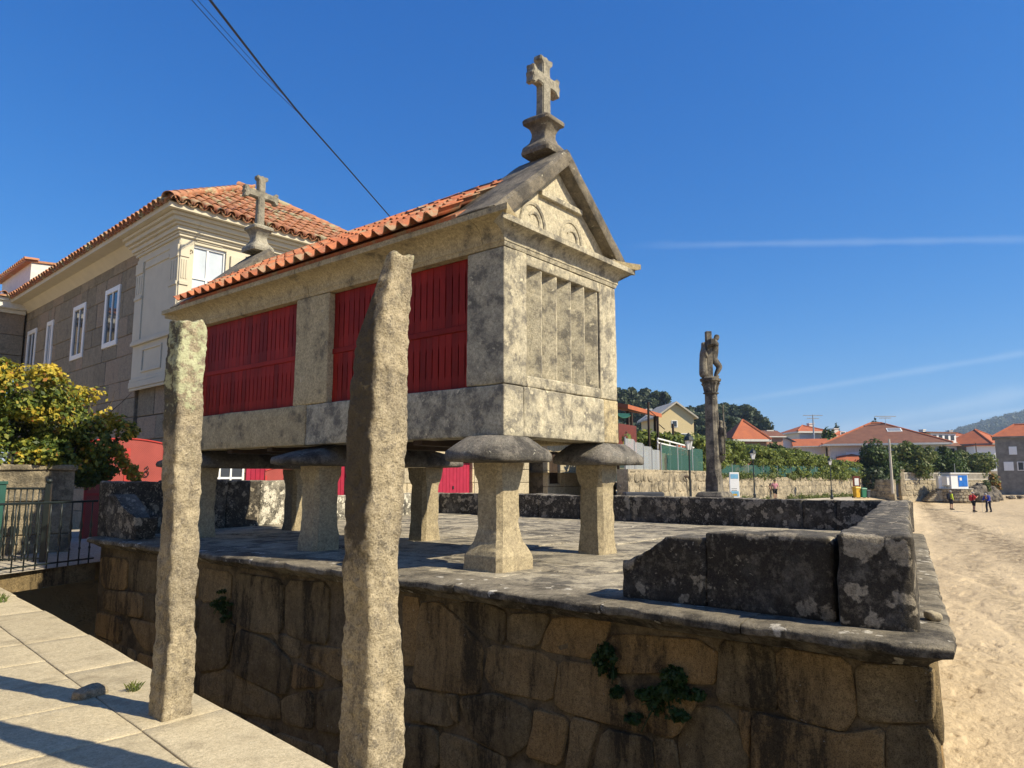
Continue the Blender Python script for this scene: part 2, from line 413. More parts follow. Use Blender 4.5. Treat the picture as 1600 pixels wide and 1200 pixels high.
MT['gable'] = granite('gable_granite', (.57, .505, .36), (.41, .37, .275), stain=(.135, .125, .108), stain_amt=.85, stain_lo=.46, stain_scale=4.2, lichen=(.58, .52, .37), lichen_amt=.5, lichen_scale=6, speck=.3, bump=.6, var=.05)
MT['pediment'] = granite('pediment_granite', (.60, .53, .37), (.46, .41, .30), stain=(.17, .155, .125), stain_amt=.7, stain_lo=.51, stain_scale=4., lichen=(.62, .56, .38), lichen_amt=.3, lichen_scale=7, speck=.25, bump=.6, var=.03)
MT['coping'] = granite('coping_granite', (.24, .205, .15), (.16, .14, .11), stain=(.06, .056, .052), stain_amt=.8, stain_lo=.47, lichen=(.40, .37, .28), lichen_amt=.3, lichen_scale=6, speck=.25, bump=.6)
MT['cap'] = granite('cap_granite', (.24, .215, .18), (.16, .15, .13), stain=(.045, .042, .04), stain_amt=.85, stain_lo=.46, lichen=(.36, .34, .28), lichen_amt=.35, lichen_scale=9, speck=.35, bump=.9, bdist=.014)
MT['leg'] = granite('leg_granite', (.44, .365, .23), (.34, .28, .18), stain=(.09, .085, .075), stain_amt=.6, stain_lo=.56, speck=.3, bump=.6)
def post_stone(name, crust, cz, lich, lz, lcov):
    t = NT(name, .92, .2); p = t.pos(); q = t.pos(local=True); xyz = t.node('ShaderNodeSeparateXYZ', Vector=q).outputs
    n2 = t.noise(p, 6., 5, .65); n3 = t.noise(p, 95., 3, .7); n4 = t.noise(p, 30., 5, .75); n5 = t.noise(t.pos((1, 1, .3)), 9., 4, .65)
    c = t.mix(t.mr(n2, .3, .7), (.52, .435, .29), (.38, .32, .215)); c = t.scale_col(c, t.mr(n4, .36, .64, .62, 1.25, False)); c = t.mix(t.math('MULTIPLY', t.mr(n5, .5, .66), .72), c, (.17, .14, .10)); c = t.mix(t.math('MULTIPLY', t.mr(t.noise(p, 2.6, 4, .6), .48, .66), .5), c, (.24, .205, .15)); c = t.mix(t.math('MULTIPLY', t.mr(t.noise(p, 15., 6, .78), .50, .60), .78), c, (.15, .13, .10))
    c = t.mix(t.math('MULTIPLY', t.mr(n3, .54, .66), .6), c, (.09, .075, .05)); c = t.mix(t.math('MULTIPLY', t.mr(n3, .46, .36), .45), c, (.62, .53, .38))
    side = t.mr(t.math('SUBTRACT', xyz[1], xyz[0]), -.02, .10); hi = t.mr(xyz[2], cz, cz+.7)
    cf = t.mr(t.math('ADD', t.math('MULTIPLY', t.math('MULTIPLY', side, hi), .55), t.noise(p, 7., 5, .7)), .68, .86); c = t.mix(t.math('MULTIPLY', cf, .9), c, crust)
    lf = t.mr(t.math('ADD', t.math('MULTIPLY', t.mr(xyz[2], lz, lz+.55), lcov), t.noise(p, 13., 5, .72)), .66, .78); c = t.mix(t.math('MULTIPLY', lf, t.mr(n4, .3, .5, .5, 1.)), c, lich)
    t.set('Base Color', c); t.bump(t.math('ADD', t.math('MULTIPLY', n3, .4), t.math('ADD', t.math('MULTIPLY', n4, 1.), t.math('MULTIPLY', n2, .4))), 1.0, .018); return t.m
MT['post'] = post_stone('post_granite', (.075, .062, .045), .9, (.44, .42, .25), 2.35, .25)
MT['post_lichened'] = post_stone('lichened_post_granite', (.10, .092, .07), 1.5, (.50, .51, .32), 1.75, .22)
MT['stone_bit'] = granite('loose_granite', (.42, .35, .24), (.33, .275, .19), stain=(.10, .088, .07), stain_amt=.6, speck=.35, bump=.8)
MT['wall'] = granite('wall_granite', (.36, .265, .135), (.24, .175, .09), stain=(.034, .026, .015), stain_amt=.9, stain_lo=.475, lichen=(.42, .40, .34), lichen_amt=.16, lichen_scale=13, speck=.4, bump=1., bdist=.014, var=.34, tint=(.29, .175, .065), streak=True)
MT['mortar'] = granite('joint_earth', (.22, .165, .095), (.14, .105, .06), stain=(.03, .024, .016), stain_amt=.75, stain_lo=.47, speck=.3, bump=.8)
MT['black'] = granite('crusted_granite', (.20, .18, .15), (.13, .12, .10), stain=(.03, .028, .026), stain_amt=.7, stain_lo=.45, crust=(.045, .038, .029), crust_cov=.55, pale_top=.85, lichen=(.34, .295, .22), lichen_amt=.98, lichen_scale=5.4, grit=.5, speck=.3, bump=.8, bdist=.012)
MT['lit_mottled'] = granite('lit_lichened_granite', (.34, .31, .24), (.24, .22, .175), stain=(.05, .046, .04), stain_amt=.9, stain_lo=.45, lichen=(.62, .58, .47), lichen_amt=1.1, lichen_scale=7, speck=.3, bump=.7)  # lichened parapet stone, made paler for the sunlit stretch of the end wall
MT['ledge'] = granite('ledge_granite', (.30, .26, .19), (.20, .175, .13), stain=(.05, .044, .036), stain_amt=.85, stain_lo=.47, crust=(.04, .034, .026), crust_cov=.47, pale_top=.8, lichen=(.55, .51, .43), lichen_amt=.6, lichen_scale=6, speck=.3, bump=.7)
MT['flag'] = granite('flagstone', (.44, .385, .28), (.30, .265, .20), stain=(.06, .055, .05), stain_amt=.85, stain_lo=.46, lichen=(.50, .46, .37), lichen_amt=.45, lichen_scale=4, speck=.28, bump=.6, var=.16)
MT['slab'] = granite('promenade_granite', (.53, .455, .31), (.46, .39, .26), stain=(.27, .225, .15), stain_amt=.65, stain_lo=.50, mid=.22, grit=.3, speck=.2, bump=.45, bdist=.008, var=.07, fine=90)
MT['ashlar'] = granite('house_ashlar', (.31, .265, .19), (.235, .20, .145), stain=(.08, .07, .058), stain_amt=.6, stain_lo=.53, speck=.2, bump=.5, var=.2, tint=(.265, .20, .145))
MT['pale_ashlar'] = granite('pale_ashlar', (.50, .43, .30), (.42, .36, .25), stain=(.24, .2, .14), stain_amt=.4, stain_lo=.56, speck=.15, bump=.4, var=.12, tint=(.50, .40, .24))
MT['rubble'] = granite('rubble_granite', (.46, .385, .265), (.33, .28, .195), stain=(.12, .105, .08), stain_amt=.85, stain_lo=.47, lichen=(.5, .47, .38), lichen_amt=.25, lichen_scale=2.5, speck=.2, bump=.8, bdist=.03, var=.18, fine=40)
MT['cross'] = granite('cross_granite', (.22, .195, .15), (.15, .135, .11), stain=(.035, .032, .03), stain_amt=.85, stain_lo=.45, lichen=(.40, .38, .29), lichen_amt=.3, lichen_scale=8, speck=.25, bump=.8)
MT['finial'] = granite('finial_granite', (.40, .365, .28), (.26, .24, .19), stain=(.07, .066, .06), stain_amt=.8, stain_lo=.49, lichen=(.45, .44, .31), lichen_amt=.35, lichen_scale=12, speck=.3, bump=.8)
MT['rock'] = granite('shore_rock', (.30, .25, .19), (.19, .165, .13), stain=(.06, .055, .05), stain_amt=.8, stain_lo=.47, speck=.25, bump=1., bdist=.05, fine=20)
MT['plaster'] = plain('cream_plaster', (.57, .515, .395), .85, nscale=2.5, namt=.06, bump=.15)
MT['white'] = plain('white_paint', (.78, .78, .76), .45, namt=.04)
MT['offwhite'] = plain('offwhite_render', (.66, .64, .58), .8, namt=.08)
MT['iron'] = plain('black_iron', (.012, .018, .018), .42, spec=.5, namt=.2)
MT['green_iron'] = plain('green_iron', (.02, .085, .068), .4, spec=.5, namt=.15)
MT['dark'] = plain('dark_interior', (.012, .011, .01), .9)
MT['wood_dark'] = plain('dark_timber', (.045, .028, .018), .7, namt=.3)
MT['crimson'] = plain('crimson_paint', (.33, .022, .05), .45, namt=.12, var=.06)
MT['cable'] = plain('cable_rubber', (.012, .012, .014), .5)
MT['concrete'] = plain('pale_concrete', (.46, .42, .35), .9, nscale=1.5, namt=.15, bump=.3)
MT['galv'] = plain('galvanised_steel', (.42, .43, .43), .4, metal=.6)
def red_paint():
    t = NT('red_oil_paint', .6, .18); p = t.pos()
    g = t.noise(t.vm('MULTIPLY', p, (60, 60, 4)), 1., 3, .6); n = t.noise(p, 2.2, 4, .6)
    c = t.mix(t.mr(n, .3, .7), (.29, .018, .010), (.22, .013, .007)); c = t.scale_col(c, t.mr(g, .3, .7, .82, 1.15, False)); c = t.scale_col(c, t.mr(t.rand(), 0, 1, .72, 1.22, False)); w = t.math('MULTIPLY', t.mr(t.noise(t.pos((1, 1, .35)), 26., 5, .75), .60, .70), t.mr(t.noise(p, 1.7, 3, .6), .42, .62)); c = t.mix(t.math('MULTIPLY', w, .5), c, (.22, .07, .045))
    t.set('Base Color', c); t.bump(g, .5, .006); return t.m
MT['red'] = red_paint()
def red_gate():
    t = NT('perforated_red_steel', .5, .4); p = t.pos(local=True)
    ck = t.math('MULTIPLY', t.math('SINE', t.math('MULTIPLY', t.node('ShaderNodeSeparateXYZ', Vector=p).outputs[0], 150.)), t.math('SINE', t.math('MULTIPLY', t.node('ShaderNodeSeparateXYZ', Vector=p).outputs[2], 150.)))
    h = t.mr(ck, .25, .5)
    n = t.noise(p, 3, 3); c = t.scale_col((.35, .07, .055), t.mr(n, .3, .7, .88, 1.1, False)); c = t.mix(t.math('MULTIPLY', h, .55), c, (.16, .012, .012))
    t.set('Base Color', c); return t.m
MT['gate'] = red_gate()
MT['gate_frame'] = plain('red_gate_frame', (.45, .05, .042), .5, namt=.1)
def tile_mat(name, c1, c2, old, old_amt, var=.22, lich=None):
    t = NT(name, .8, .25); p = t.pos()
    n = t.noise(p, 5., 4, .65); n2 = t.noise(p, 60, 3, .6)
    c = t.mix(t.rand(), c1, c2); c = t.mix(t.math('MULTIPLY', t.mr(n, .42, .66), old_amt), c, old)
    if lich: c = t.mix(t.mr(t.math('ADD', t.noise(p, 2.2, 4, .65), t.math('MULTIPLY', n2, .2)), .62, .74), c, lich)
    c = t.scale_col(c, t.mr(n2, .3, .7, .85, 1.15, False)); t.set('Base Color', c); t.bump(n2, .3, .006); return t.m
MT['tile'] = tile_mat('clay_tile_new', (.54, .19, .085), (.36, .11, .055), (.24, .105, .065), .75, lich=(.34, .24, .15))
MT['old_tile'] = tile_mat('clay_tile_old', (.52, .235, .12), (.40, .165, .085), (.22, .14, .09), .55, lich=(.40, .34, .2))
def glass():
    t = NT('window_glass', .06, .6); t.set('Base Color', (.035, .045, .055)); t.set('Metallic', 0.); return t.m
MT['glass'] = glass()
MT['sky_curtain'] = plain('sky_tinted_curtain', (.50, .56, .62), .35, spec=.5, nscale=1.2, namt=.15)  # pale curtain with the sky's reflection painted into the pane colour
SAND_LINES = [(45., 5.0, .225, -.974, 1.3, .8), (28.6, 3.2, .19, -.98, .45, .4)]
def sand():
    t = NT('beach_sand', .95, .15); p = t.pos()
    n1 = t.noise(p, .12, 4, .6); n2 = t.noise(p, 1.4, 5, .65); n3 = t.noise(p, 160, 2, .6); n4 = t.noise(p, 9., 4, .6)
    c = t.mix(t.mr(n1, .35, .65), (.64, .50, .31), (.58, .455, .285)); c = t.mix(t.math('MULTIPLY', t.mr(n2, .5, .75), .4), c, (.32, .25, .165))
    weed = t.math('MULTIPLY', t.mr(t.noise(t.pos((.05, .32, 1)), 1.3, 5, .7), .56, .68), t.mr(n4, .45, .6))
    c = t.mix(t.math('MULTIPLY', weed, .75), c, (.16, .125, .085))
    c = t.scale_col(c, t.mr(n3, .3, .7, .8, 1.2, False)); pit = t.mr(t.noise(p, 5.5, 4, .7), .56, .70); c = t.mix(t.math('MULTIPLY', pit, .3), c, (.29, .215, .13))
    
    xy = t.node('ShaderNodeSeparateXYZ', Vector=p).outputs; wob = t.math('MULTIPLY', t.math('SUBTRACT', t.noise(p, .3, 5, .7), .5), 2.2)
    for (px_, py_, nx_, ny_, w_, am) in SAND_LINES:
        dist = t.math('ADD', t.math('ADD', t.math('MULTIPLY', t.math('SUBTRACT', xy[0], px_), nx_), t.math('MULTIPLY', t.math('SUBTRACT', xy[1], py_), ny_)), wob)
        lf = t.math('MULTIPLY', t.mr(t.math('ABSOLUTE', dist), w_, w_*.15), t.mr(t.noise(p, 2.3, 6, .75), .40, .56)); c = t.mix(t.math('MULTIPLY', lf, am), c, (.15, .11, .065))
        damp = t.math('MULTIPLY', t.mr(dist, 0., 6.), .22); c = t.mix(damp, c, (.33, .255, .165))
    band = t.noise(t.pos((.016, .11, 1)), 1., 6, .7); c = t.mix(t.math('MULTIPLY', t.mr(band, .5, .62), .38), c, (.27, .205, .13))
    t.set('Base Color', c); t.bump(t.math('ADD', t.math('ADD', n4, t.math('MULTIPLY', t.noise(p, 24., 4, .7), .6)), t.math('MULTIPLY', n3, .25)), .8, .05); return t.m
MT['sand'] = sand()
MT['road'] = plain('pale_road', (.48, .42, .33), .9, nscale=.8, namt=.12, bump=.3, bscale=30)
MT['street'] = granite('street_granite', (.44, .39, .31), (.36, .32, .26), stain=(.2, .18, .15), stain_amt=.5, stain_lo=.52, speck=.15, bump=.3)
MT['shade_floor'] = granite('channel_floor_shade', (.045, .038, .028), (.025, .022, .018), stain=(.012, .011, .01), stain_amt=.8, stain_lo=.45, speck=.3, bump=.9, bdist=.03)  # shade of the channel floor painted as near-black ground
MT['leaf_g'] = foliage('leaf_green', (.085, .125, .022), (.055, .09, .018))
MT['leaf_d'] = foliage('leaf_dark', (.035, .062, .014), (.048, .078, .018))
MT['leaf_y'] = foliage('leaf_yellow', (.52, .38, .04), (.36, .31, .04))
MT['leaf_o'] = foliage('leaf_rust', (.32, .12, .03), (.40, .22, .04))
MT['leaf_l'] = foliage('leaf_lime', (.25, .26, .035), (.17, .20, .03))
MT['fern'] = foliage('fern_green', (.035, .075, .014), (.02, .05, .01))
MT['vine'] = foliage('vine_green', (.20, .235, .045), (.13, .17, .03), .3)
MT['vine_d'] = foliage('vine_dark_green', (.08, .115, .022), (.11, .14, .03), .3)  # second, darker leaf green, mixed in at random
MT['euca'] = foliage('eucalyptus_green', (.055, .078, .036), (.08, .10, .045), .2)
MT['euca_d'] = foliage('eucalyptus_dark', (.032, .05, .024), (.048, .068, .032), .15)
MT['olive'] = foliage('olive_green', (.15, .165, .045), (.11, .13, .035), .25)
MT['grass'] = foliage('grass_green', (.10, .15, .03), (.16, .17, .05), .2)
MT['bark'] = plain('bark', (.09, .07, .05), .9, namt=.3, bump=.6, bscale=25)
MT['terrace'] = plain('terrace_earth', (.14, .13, .06), .95, nscale=2, namt=.3)
MT['hill'] = plain('wooded_hillside', (.035, .052, .028), .95, nscale=.03, namt=.3)
def roof_far(name, c, c2, freq=18.):
    t = NT(name, .85, .2); p = t.pos(local=True); n = t.noise(p, 1.5, 4, .65)
    x = t.node('ShaderNodeSeparateXYZ', Vector=p).outputs[0]; y = t.node('ShaderNodeSeparateXYZ', Vector=p).outputs[1]
    cc = t.mix(t.mr(n, .3, .7), c, c2); t.set('Base Color', cc); return t.m
MT['roof_o'] = roof_far('orange_tile_roof', (.42, .135, .065), (.34, .11, .06))
MT['roof_b'] = roof_far('brown_tile_roof', (.20, .095, .065), (.155, .075, .055))
MT['roof_s'] = plain('slate_roof', (.05, .055, .065), .7, namt=.2)
MT['grey_stone'] = plain('grey_stone_wall', (.20, .185, .16), .9, nscale=1.5, namt=.3)
MT['yellow_wall'] = plain('yellow_render', (.62, .50, .28), .85, namt=.06)
MT['salmon'] = plain('salmon_render', (.42, .22, .15), .85, namt=.08)
MT['maroon'] = plain('maroon_panel', (.13, .03, .02), .6)
MT['green_tarp'] = plain('green_tarpaulin', (.025, .10, .06), .6)
MT['terracotta'] = plain('terracotta_pot', (.36, .10, .06), .7)
def netting():
    t = NT('green_netting', .7); p = t.pos(); t.set('Base Color', (.035, .11, .09)); t.set('Alpha', .55); return t.m
MT['net'] = netting()
def film():
    t = NT('clear_screen', .2); t.set('Base Color', (.55, .58, .6)); t.set('Alpha', .3); return t.m
MT['film'] = film()
MT['yellow_plastic'] = plain('yellow_plastic', (.60, .36, .03), .5)
MT['green_plastic'] = plain('green_plastic', (.03, .16, .09), .5)
MT['blue_paint'] = plain('blue_paint', (.02, .16, .55), .45)
MT['sign_blue'] = plain('sign_blue', (.18, .42, .60), .5)
MT['skin'] = plain('skin_tone', (.42, .24, .16), .6, namt=.05)
MT['hair'] = plain('dark_hair', (.03, .02, .015), .6)
MT['hair_grey'] = plain('grey_hair', (.32, .31, .30), .7)
MT['cloth_black'] = plain('black_cloth', (.012, .012, .014), .9)
MT['cloth_pink'] = plain('pink_cloth', (.50, .22, .26), .9, nscale=14, namt=.4)
MT['cloth_lime'] = plain('lime_cloth', (.50, .62, .04), .8)
MT['cloth_red'] = plain('red_cloth', (.42, .025, .03), .8)
MT['cloth_blue'] = plain('blue_cloth', (.02, .04, .26), .8)
MT['cloth_navy'] = plain('navy_cloth', (.015, .016, .03), .9)
MT['cloth_brown'] = plain('brown_cloth', (.20, .09, .05), .9, nscale=60, namt=.8)
MT['cloth_white'] = plain('white_cloth', (.72, .70, .66), .9)

# ------------------------------------------------------------------ figures (grown early, while the scene is light)
BODY = {}
def person_mesh(key, P, sub=2):
    """P: joint positions for a figure 1.7 m tall, facing -Y. body, and the outer layers for clothes"""
    V = ['pel', 'wst', 'chs', 'nck', 'chin', 'hed', 'crn', 'shL', 'elL', 'wrL', 'haL', 'shR', 'elR', 'wrR', 'haR', 'hiL', 'knL', 'anL', 'hlL', 'toL', 'hiR', 'knR', 'anR', 'hlR', 'toR']
    rad = dict(pel=.125, wst=.115, chs=.135, nck=.055, chin=.07, hed=.098, crn=.07, shL=.06, elL=.045, wrL=.033, haL=.035, hiL=.088, knL=.06, anL=.042, hlL=.045, toL=.036)
    for k in list(rad):
        if k.endswith('L') and k[:-1]+'R' not in rad: rad[k[:-1]+'R'] = rad[k]
    E_ = [('pel', 'wst'), ('wst', 'chs'), ('chs', 'nck'), ('nck', 'chin'), ('chin', 'hed'), ('hed', 'crn'), ('chs', 'shL'), ('shL', 'elL'), ('elL', 'wrL'), ('wrL', 'haL'), ('chs', 'shR'), ('shR', 'elR'), ('elR', 'wrR'), ('wrR', 'haR'),
          ('pel', 'hiL'), ('hiL', 'knL'), ('knL', 'anL'), ('anL', 'toL'), ('pel', 'hiR'), ('hiR', 'knR'), ('knR', 'anR'), ('anR', 'toR')]
    V = [v for v in V if not v.startswith('hl')]
    def layer(names, grow, nm):
        vs = [v for v in V if v in names]; ix = {v: i for i, v in enumerate(vs)}
        return skin(nm, [Vector(P[v]) for v in vs], [(ix[a], ix[b]) for a, b in E_ if a in ix and b in ix], [rad[v]+grow for v in vs], sub)
    BODY[key] = dict(body=layer(V, 0, 'body'), top=layer(['chs', 'wst', 'pel', 'shL', 'shR', 'elL', 'elR'], .02, 'shirt'), topL=layer(['chs', 'wst', 'pel', 'shL', 'shR', 'elL', 'elR', 'wrL', 'wrR'], .02, 'jacket'),
                     shorts=layer(['pel', 'hiL', 'hiR', 'knL', 'knR'], .026, 'shorts'), trousers=layer(['pel', 'hiL', 'hiR', 'knL', 'knR', 'anL', 'anR'], .024, 'trousers'), P=P)
STAND = dict(pel=(0, 0, .92), wst=(0, 0, 1.06), chs=(0, .01, 1.27), nck=(0, .01, 1.43), chin=(0, -.02, 1.5), hed=(0, -.01, 1.585), crn=(0, 0, 1.66), shL=(-.19, .01, 1.37), elL=(-.25, .03, 1.1), wrL=(-.25, -.05, .87), haL=(-.25, -.08, .8),
             shR=(.19, .01, 1.37), elR=(.25, .03, 1.1), wrR=(.25, -.05, .87), haR=(.25, -.08, .8), hiL=(-.1, 0, .86), knL=(-.11, -.02, .48), anL=(-.11, .02, .08), toL=(-.12, -.14, .04), hiR=(.1, 0, .86), knR=(.11, -.02, .48), anR=(.11, .02, .08), toR=(.12, -.14, .04))
WALK = dict(STAND, knL=(-.1, -.12, .5), anL=(-.1, -.14, .09), toL=(-.1, -.3, .06), knR=(.1, .02, .47), anR=(.1, .22, .12), toR=(.1, .1, .05), elL=(-.25, .1, 1.12), wrL=(-.25, .1, .87), elR=(.25, -.06, 1.1), wrR=(.24, -.2, .9), haR=(.23, -.25, .85))
PHOTO = dict(STAND, elL=(-.25, -.12, 1.17), wrL=(-.08, -.33, 1.32), haL=(-.03, -.38, 1.36), elR=(.25, -.12, 1.17), wrR=(.1, -.33, 1.32), haR=(.04, -.38, 1.36))
LEAN = dict(STAND, wst=(0, -.06, 1.05), chs=(0, -.2, 1.22), nck=(0, -.3, 1.34), chin=(0, -.36, 1.38), hed=(0, -.38, 1.46), crn=(0, -.38, 1.54), shL=(-.18, -.24, 1.3), elL=(-.22, -.32, 1.03), wrL=(-.2, -.5, .98), haL=(-.2, -.56, .97), shR=(.18, -.24, 1.3), elR=(.22, -.3, 1.03), wrR=(.2, -.44, .9), haR=(.2, -.5, .86), knL=(-.11, -.14, .5), anL=(-.11, -.1, .08), toL=(-.11, -.26, .04), anR=(.11, .14, .08), toR=(.11, .0, .04))
CAMERA_UP = dict(STAND, elL=(-.3, -.25, 1.30), wrL=(-.14, -.42, 1.5), haL=(-.08, -.46, 1.56), shR=(.2, .0, 1.41), elR=(.47, -.06, 1.56), wrR=(.40, -.2, 1.78), haR=(.36, -.26, 1.86))
for k_, p_ in dict(stand=STAND, walk=WALK, photo=PHOTO, lean=LEAN, up=CAMERA_UP).items(): person_mesh(k_, p_)
# carved figures of the wayside cross (facing +X locally)
CHRIST = skin('figure', [(.07, 0, .62), (.12, 0, .82), (.08, 0, 1.04), (.13, 0, 1.17), (.19, 0, 1.24), (.2, 0, 1.36), (.1, .16, 1.1), (.1, .34, 1.04), (.0, .5, 1.06), (.1, -.16, 1.1), (.14, -.3, .98), (.0, -.46, 1.02), (.06, .07, .56), (.24, .08, .32), (.1, .04, .05), (.2, .04, -.02), (.06, -.07, .56), (.26, -.06, .33), (.1, -.03, .06), (.2, -.03, -.01)],
              [(0, 1), (1, 2), (2, 3), (3, 4), (4, 5), (2, 6), (6, 7), (7, 8), (2, 9), (9, 10), (10, 11), (0, 12), (12, 13), (13, 14), (14, 15), (0, 16), (16, 17), (17, 18), (18, 19)],
              [.15, .125, .15, .075, .1, .085, .075, .06, .05, .075, .06, .05, .1, .085, .06, .055, .1, .085, .06, .055], 2)
ROBED = skin('figure', [(0, 0, 0), (0, 0, .3), (0, 0, .7), (.0, 0, .98), (.02, 0, 1.12), (.03, 0, 1.22), (.03, 0, 1.31), (.02, .15, .95), (.12, .12, .72), (.16, .0, .8), (.02, -.15, .95), (.12, -.12, .72)],
             [(0, 1), (1, 2), (2, 3), (3, 4), (4, 5), (5, 6), (3, 7), (7, 8), (8, 9), (3, 10), (10, 11)], [.19, .17, .15, .14, .07, .095, .07, .075, .06, .05, .075, .06], 2)

# ------------------------------------------------------------------ ground
def sstep(a, b, x):
    t = max(0., min(1., (x-a)/(b-a))); return t*t*(3-2*t)
def ground_h(x, y, rough=True):
    D = x*FW.x+y*FW.y; lat = x*RT.x+y*RT.y
    q = lat/max(D, 1.) if D > 1 else 9.
    road = (1-sstep(.47, .585, q))*sstep(13, 16, D)
    s = -1.35+.75*sstep(64, 92, D)
    if rough and D < 120:
        p = Vector((x, y, 0)); s += .05*noise.noise(p*.35)+.035*noise.noise(p*1.3)
        if D < 70:
            f = noise.noise(p*2.7); s += -.032*sstep(.2, .45, f)+.011*noise.noise(p*5.3)-.018*sstep(.25, .42, noise.noise(p*6.1+Vector((9, 4, 2))))+.006*noise.noise(p*13)
            # wheel and foot tracks curving over the beach
            u = lat-.62*D+9*math.exp(-((D-40)/22)**2); s -= .03*math.exp(-((u-3)/.18)**2)+.03*math.exp(-((u-4.6)/.18)**2)
    r = -.02-.25*sstep(22, 60, D)
    h = s*(1-road)+r*road
    if x < 5.2 and y > -6 and y < 14 and x > -8: h = -1.95
    return h
def build_ground():
    azs = [AZ-R(d) for d in ([-180+4*i for i in range(48)]+[12+i*.8 for i in range(10)]+[20+i*.085 for i in range(260)]+[42.1+3.5*i for i in range(40)]) if d < 180]
    azs = [a for a in azs]
    rs = [.5, 2, 3.5, 5]; r = 5.6
    while r < 90: rs.append(r); r *= 1.0045
    rs += [95, 105, 120, 140, 170, 220, 300, 450, 700, 1200, 2200, 4500, 8000]
    vs = []; fs = []; na = len(azs)
    for r in rs:
        for a in azs:
            x, y = r*math.cos(a), r*math.sin(a); vs.append((x, y, ground_h(x, y)))
    for i in range(len(rs)-1):
        for k in range(na):
            k2 = (k+1) % na; fs.append((i*na+k, (i+1)*na+k, (i+1)*na+k2, i*na+k2))
    me = bpy.data.meshes.new('beach'); me.from_pydata(vs, [], fs); me.polygons.foreach_set('use_smooth', [True]*len(fs)); me.update(); me.flip_normals() if me.polygons[0].normal.z < 0 else None
    tag(link('beach', me, MT['sand']), kind='structure')
build_ground()
def sheet(name, pts, mat, n=1):
    mb = MB(); mb.add(pts, [tuple(range(len(pts)))]); o = mb.build(name, mat); return tag(o, kind='structure')
def build_road():
    vs = []; fs = []; m = 60; k = 40
    for i in range(m+1):
        D = 15+i*(74-15)/m
        for j in range(k+1):
            q = -.16+j*(.475+.16)/k; p = FW*D+RT*(q*D); vs.append((p.x, p.y, ground_h(p.x, p.y, False)+.012+.02*(1-j/k)))
    for i in range(m):
        for j in range(k): a = i*(k+1)+j; fs.append((a, a+1, a+k+2, a+k+1))
    me = bpy.data.meshes.new('road'); me.from_pydata(vs, [], fs); me.update(); tag(link('road', me, MT['road']), kind='structure')
build_road()
# raised kerb strip between road and sand
def build_kerb():
    root = empty('kerb'); tag(root, kind='structure')
    for i in range(16):
        D0, D1 = 40+i*2.1, 40+i*2.1+2.06; mb = MB()
        q = .21+.015*i
        a = FW*D0+RT*(q*D0); b = FW*D1+RT*((q+.015)*D1); n_ = (b-a).cross(UPV).normalized()*.32
        z = ground_h(a.x, a.y, False)-.03
        mb.add([(p.x, p.y, zz) for zz in (z, z+.2) for p in (a, b, b-n_, a-n_)], [(0, 1, 2, 3), (4, 5, 6, 7), (0, 1, 5, 4), (1, 2, 6, 5), (2, 3, 7, 6), (3, 0, 4, 7)])
        mb.build('kerb_stone', MT['concrete'], root)
build_kerb()

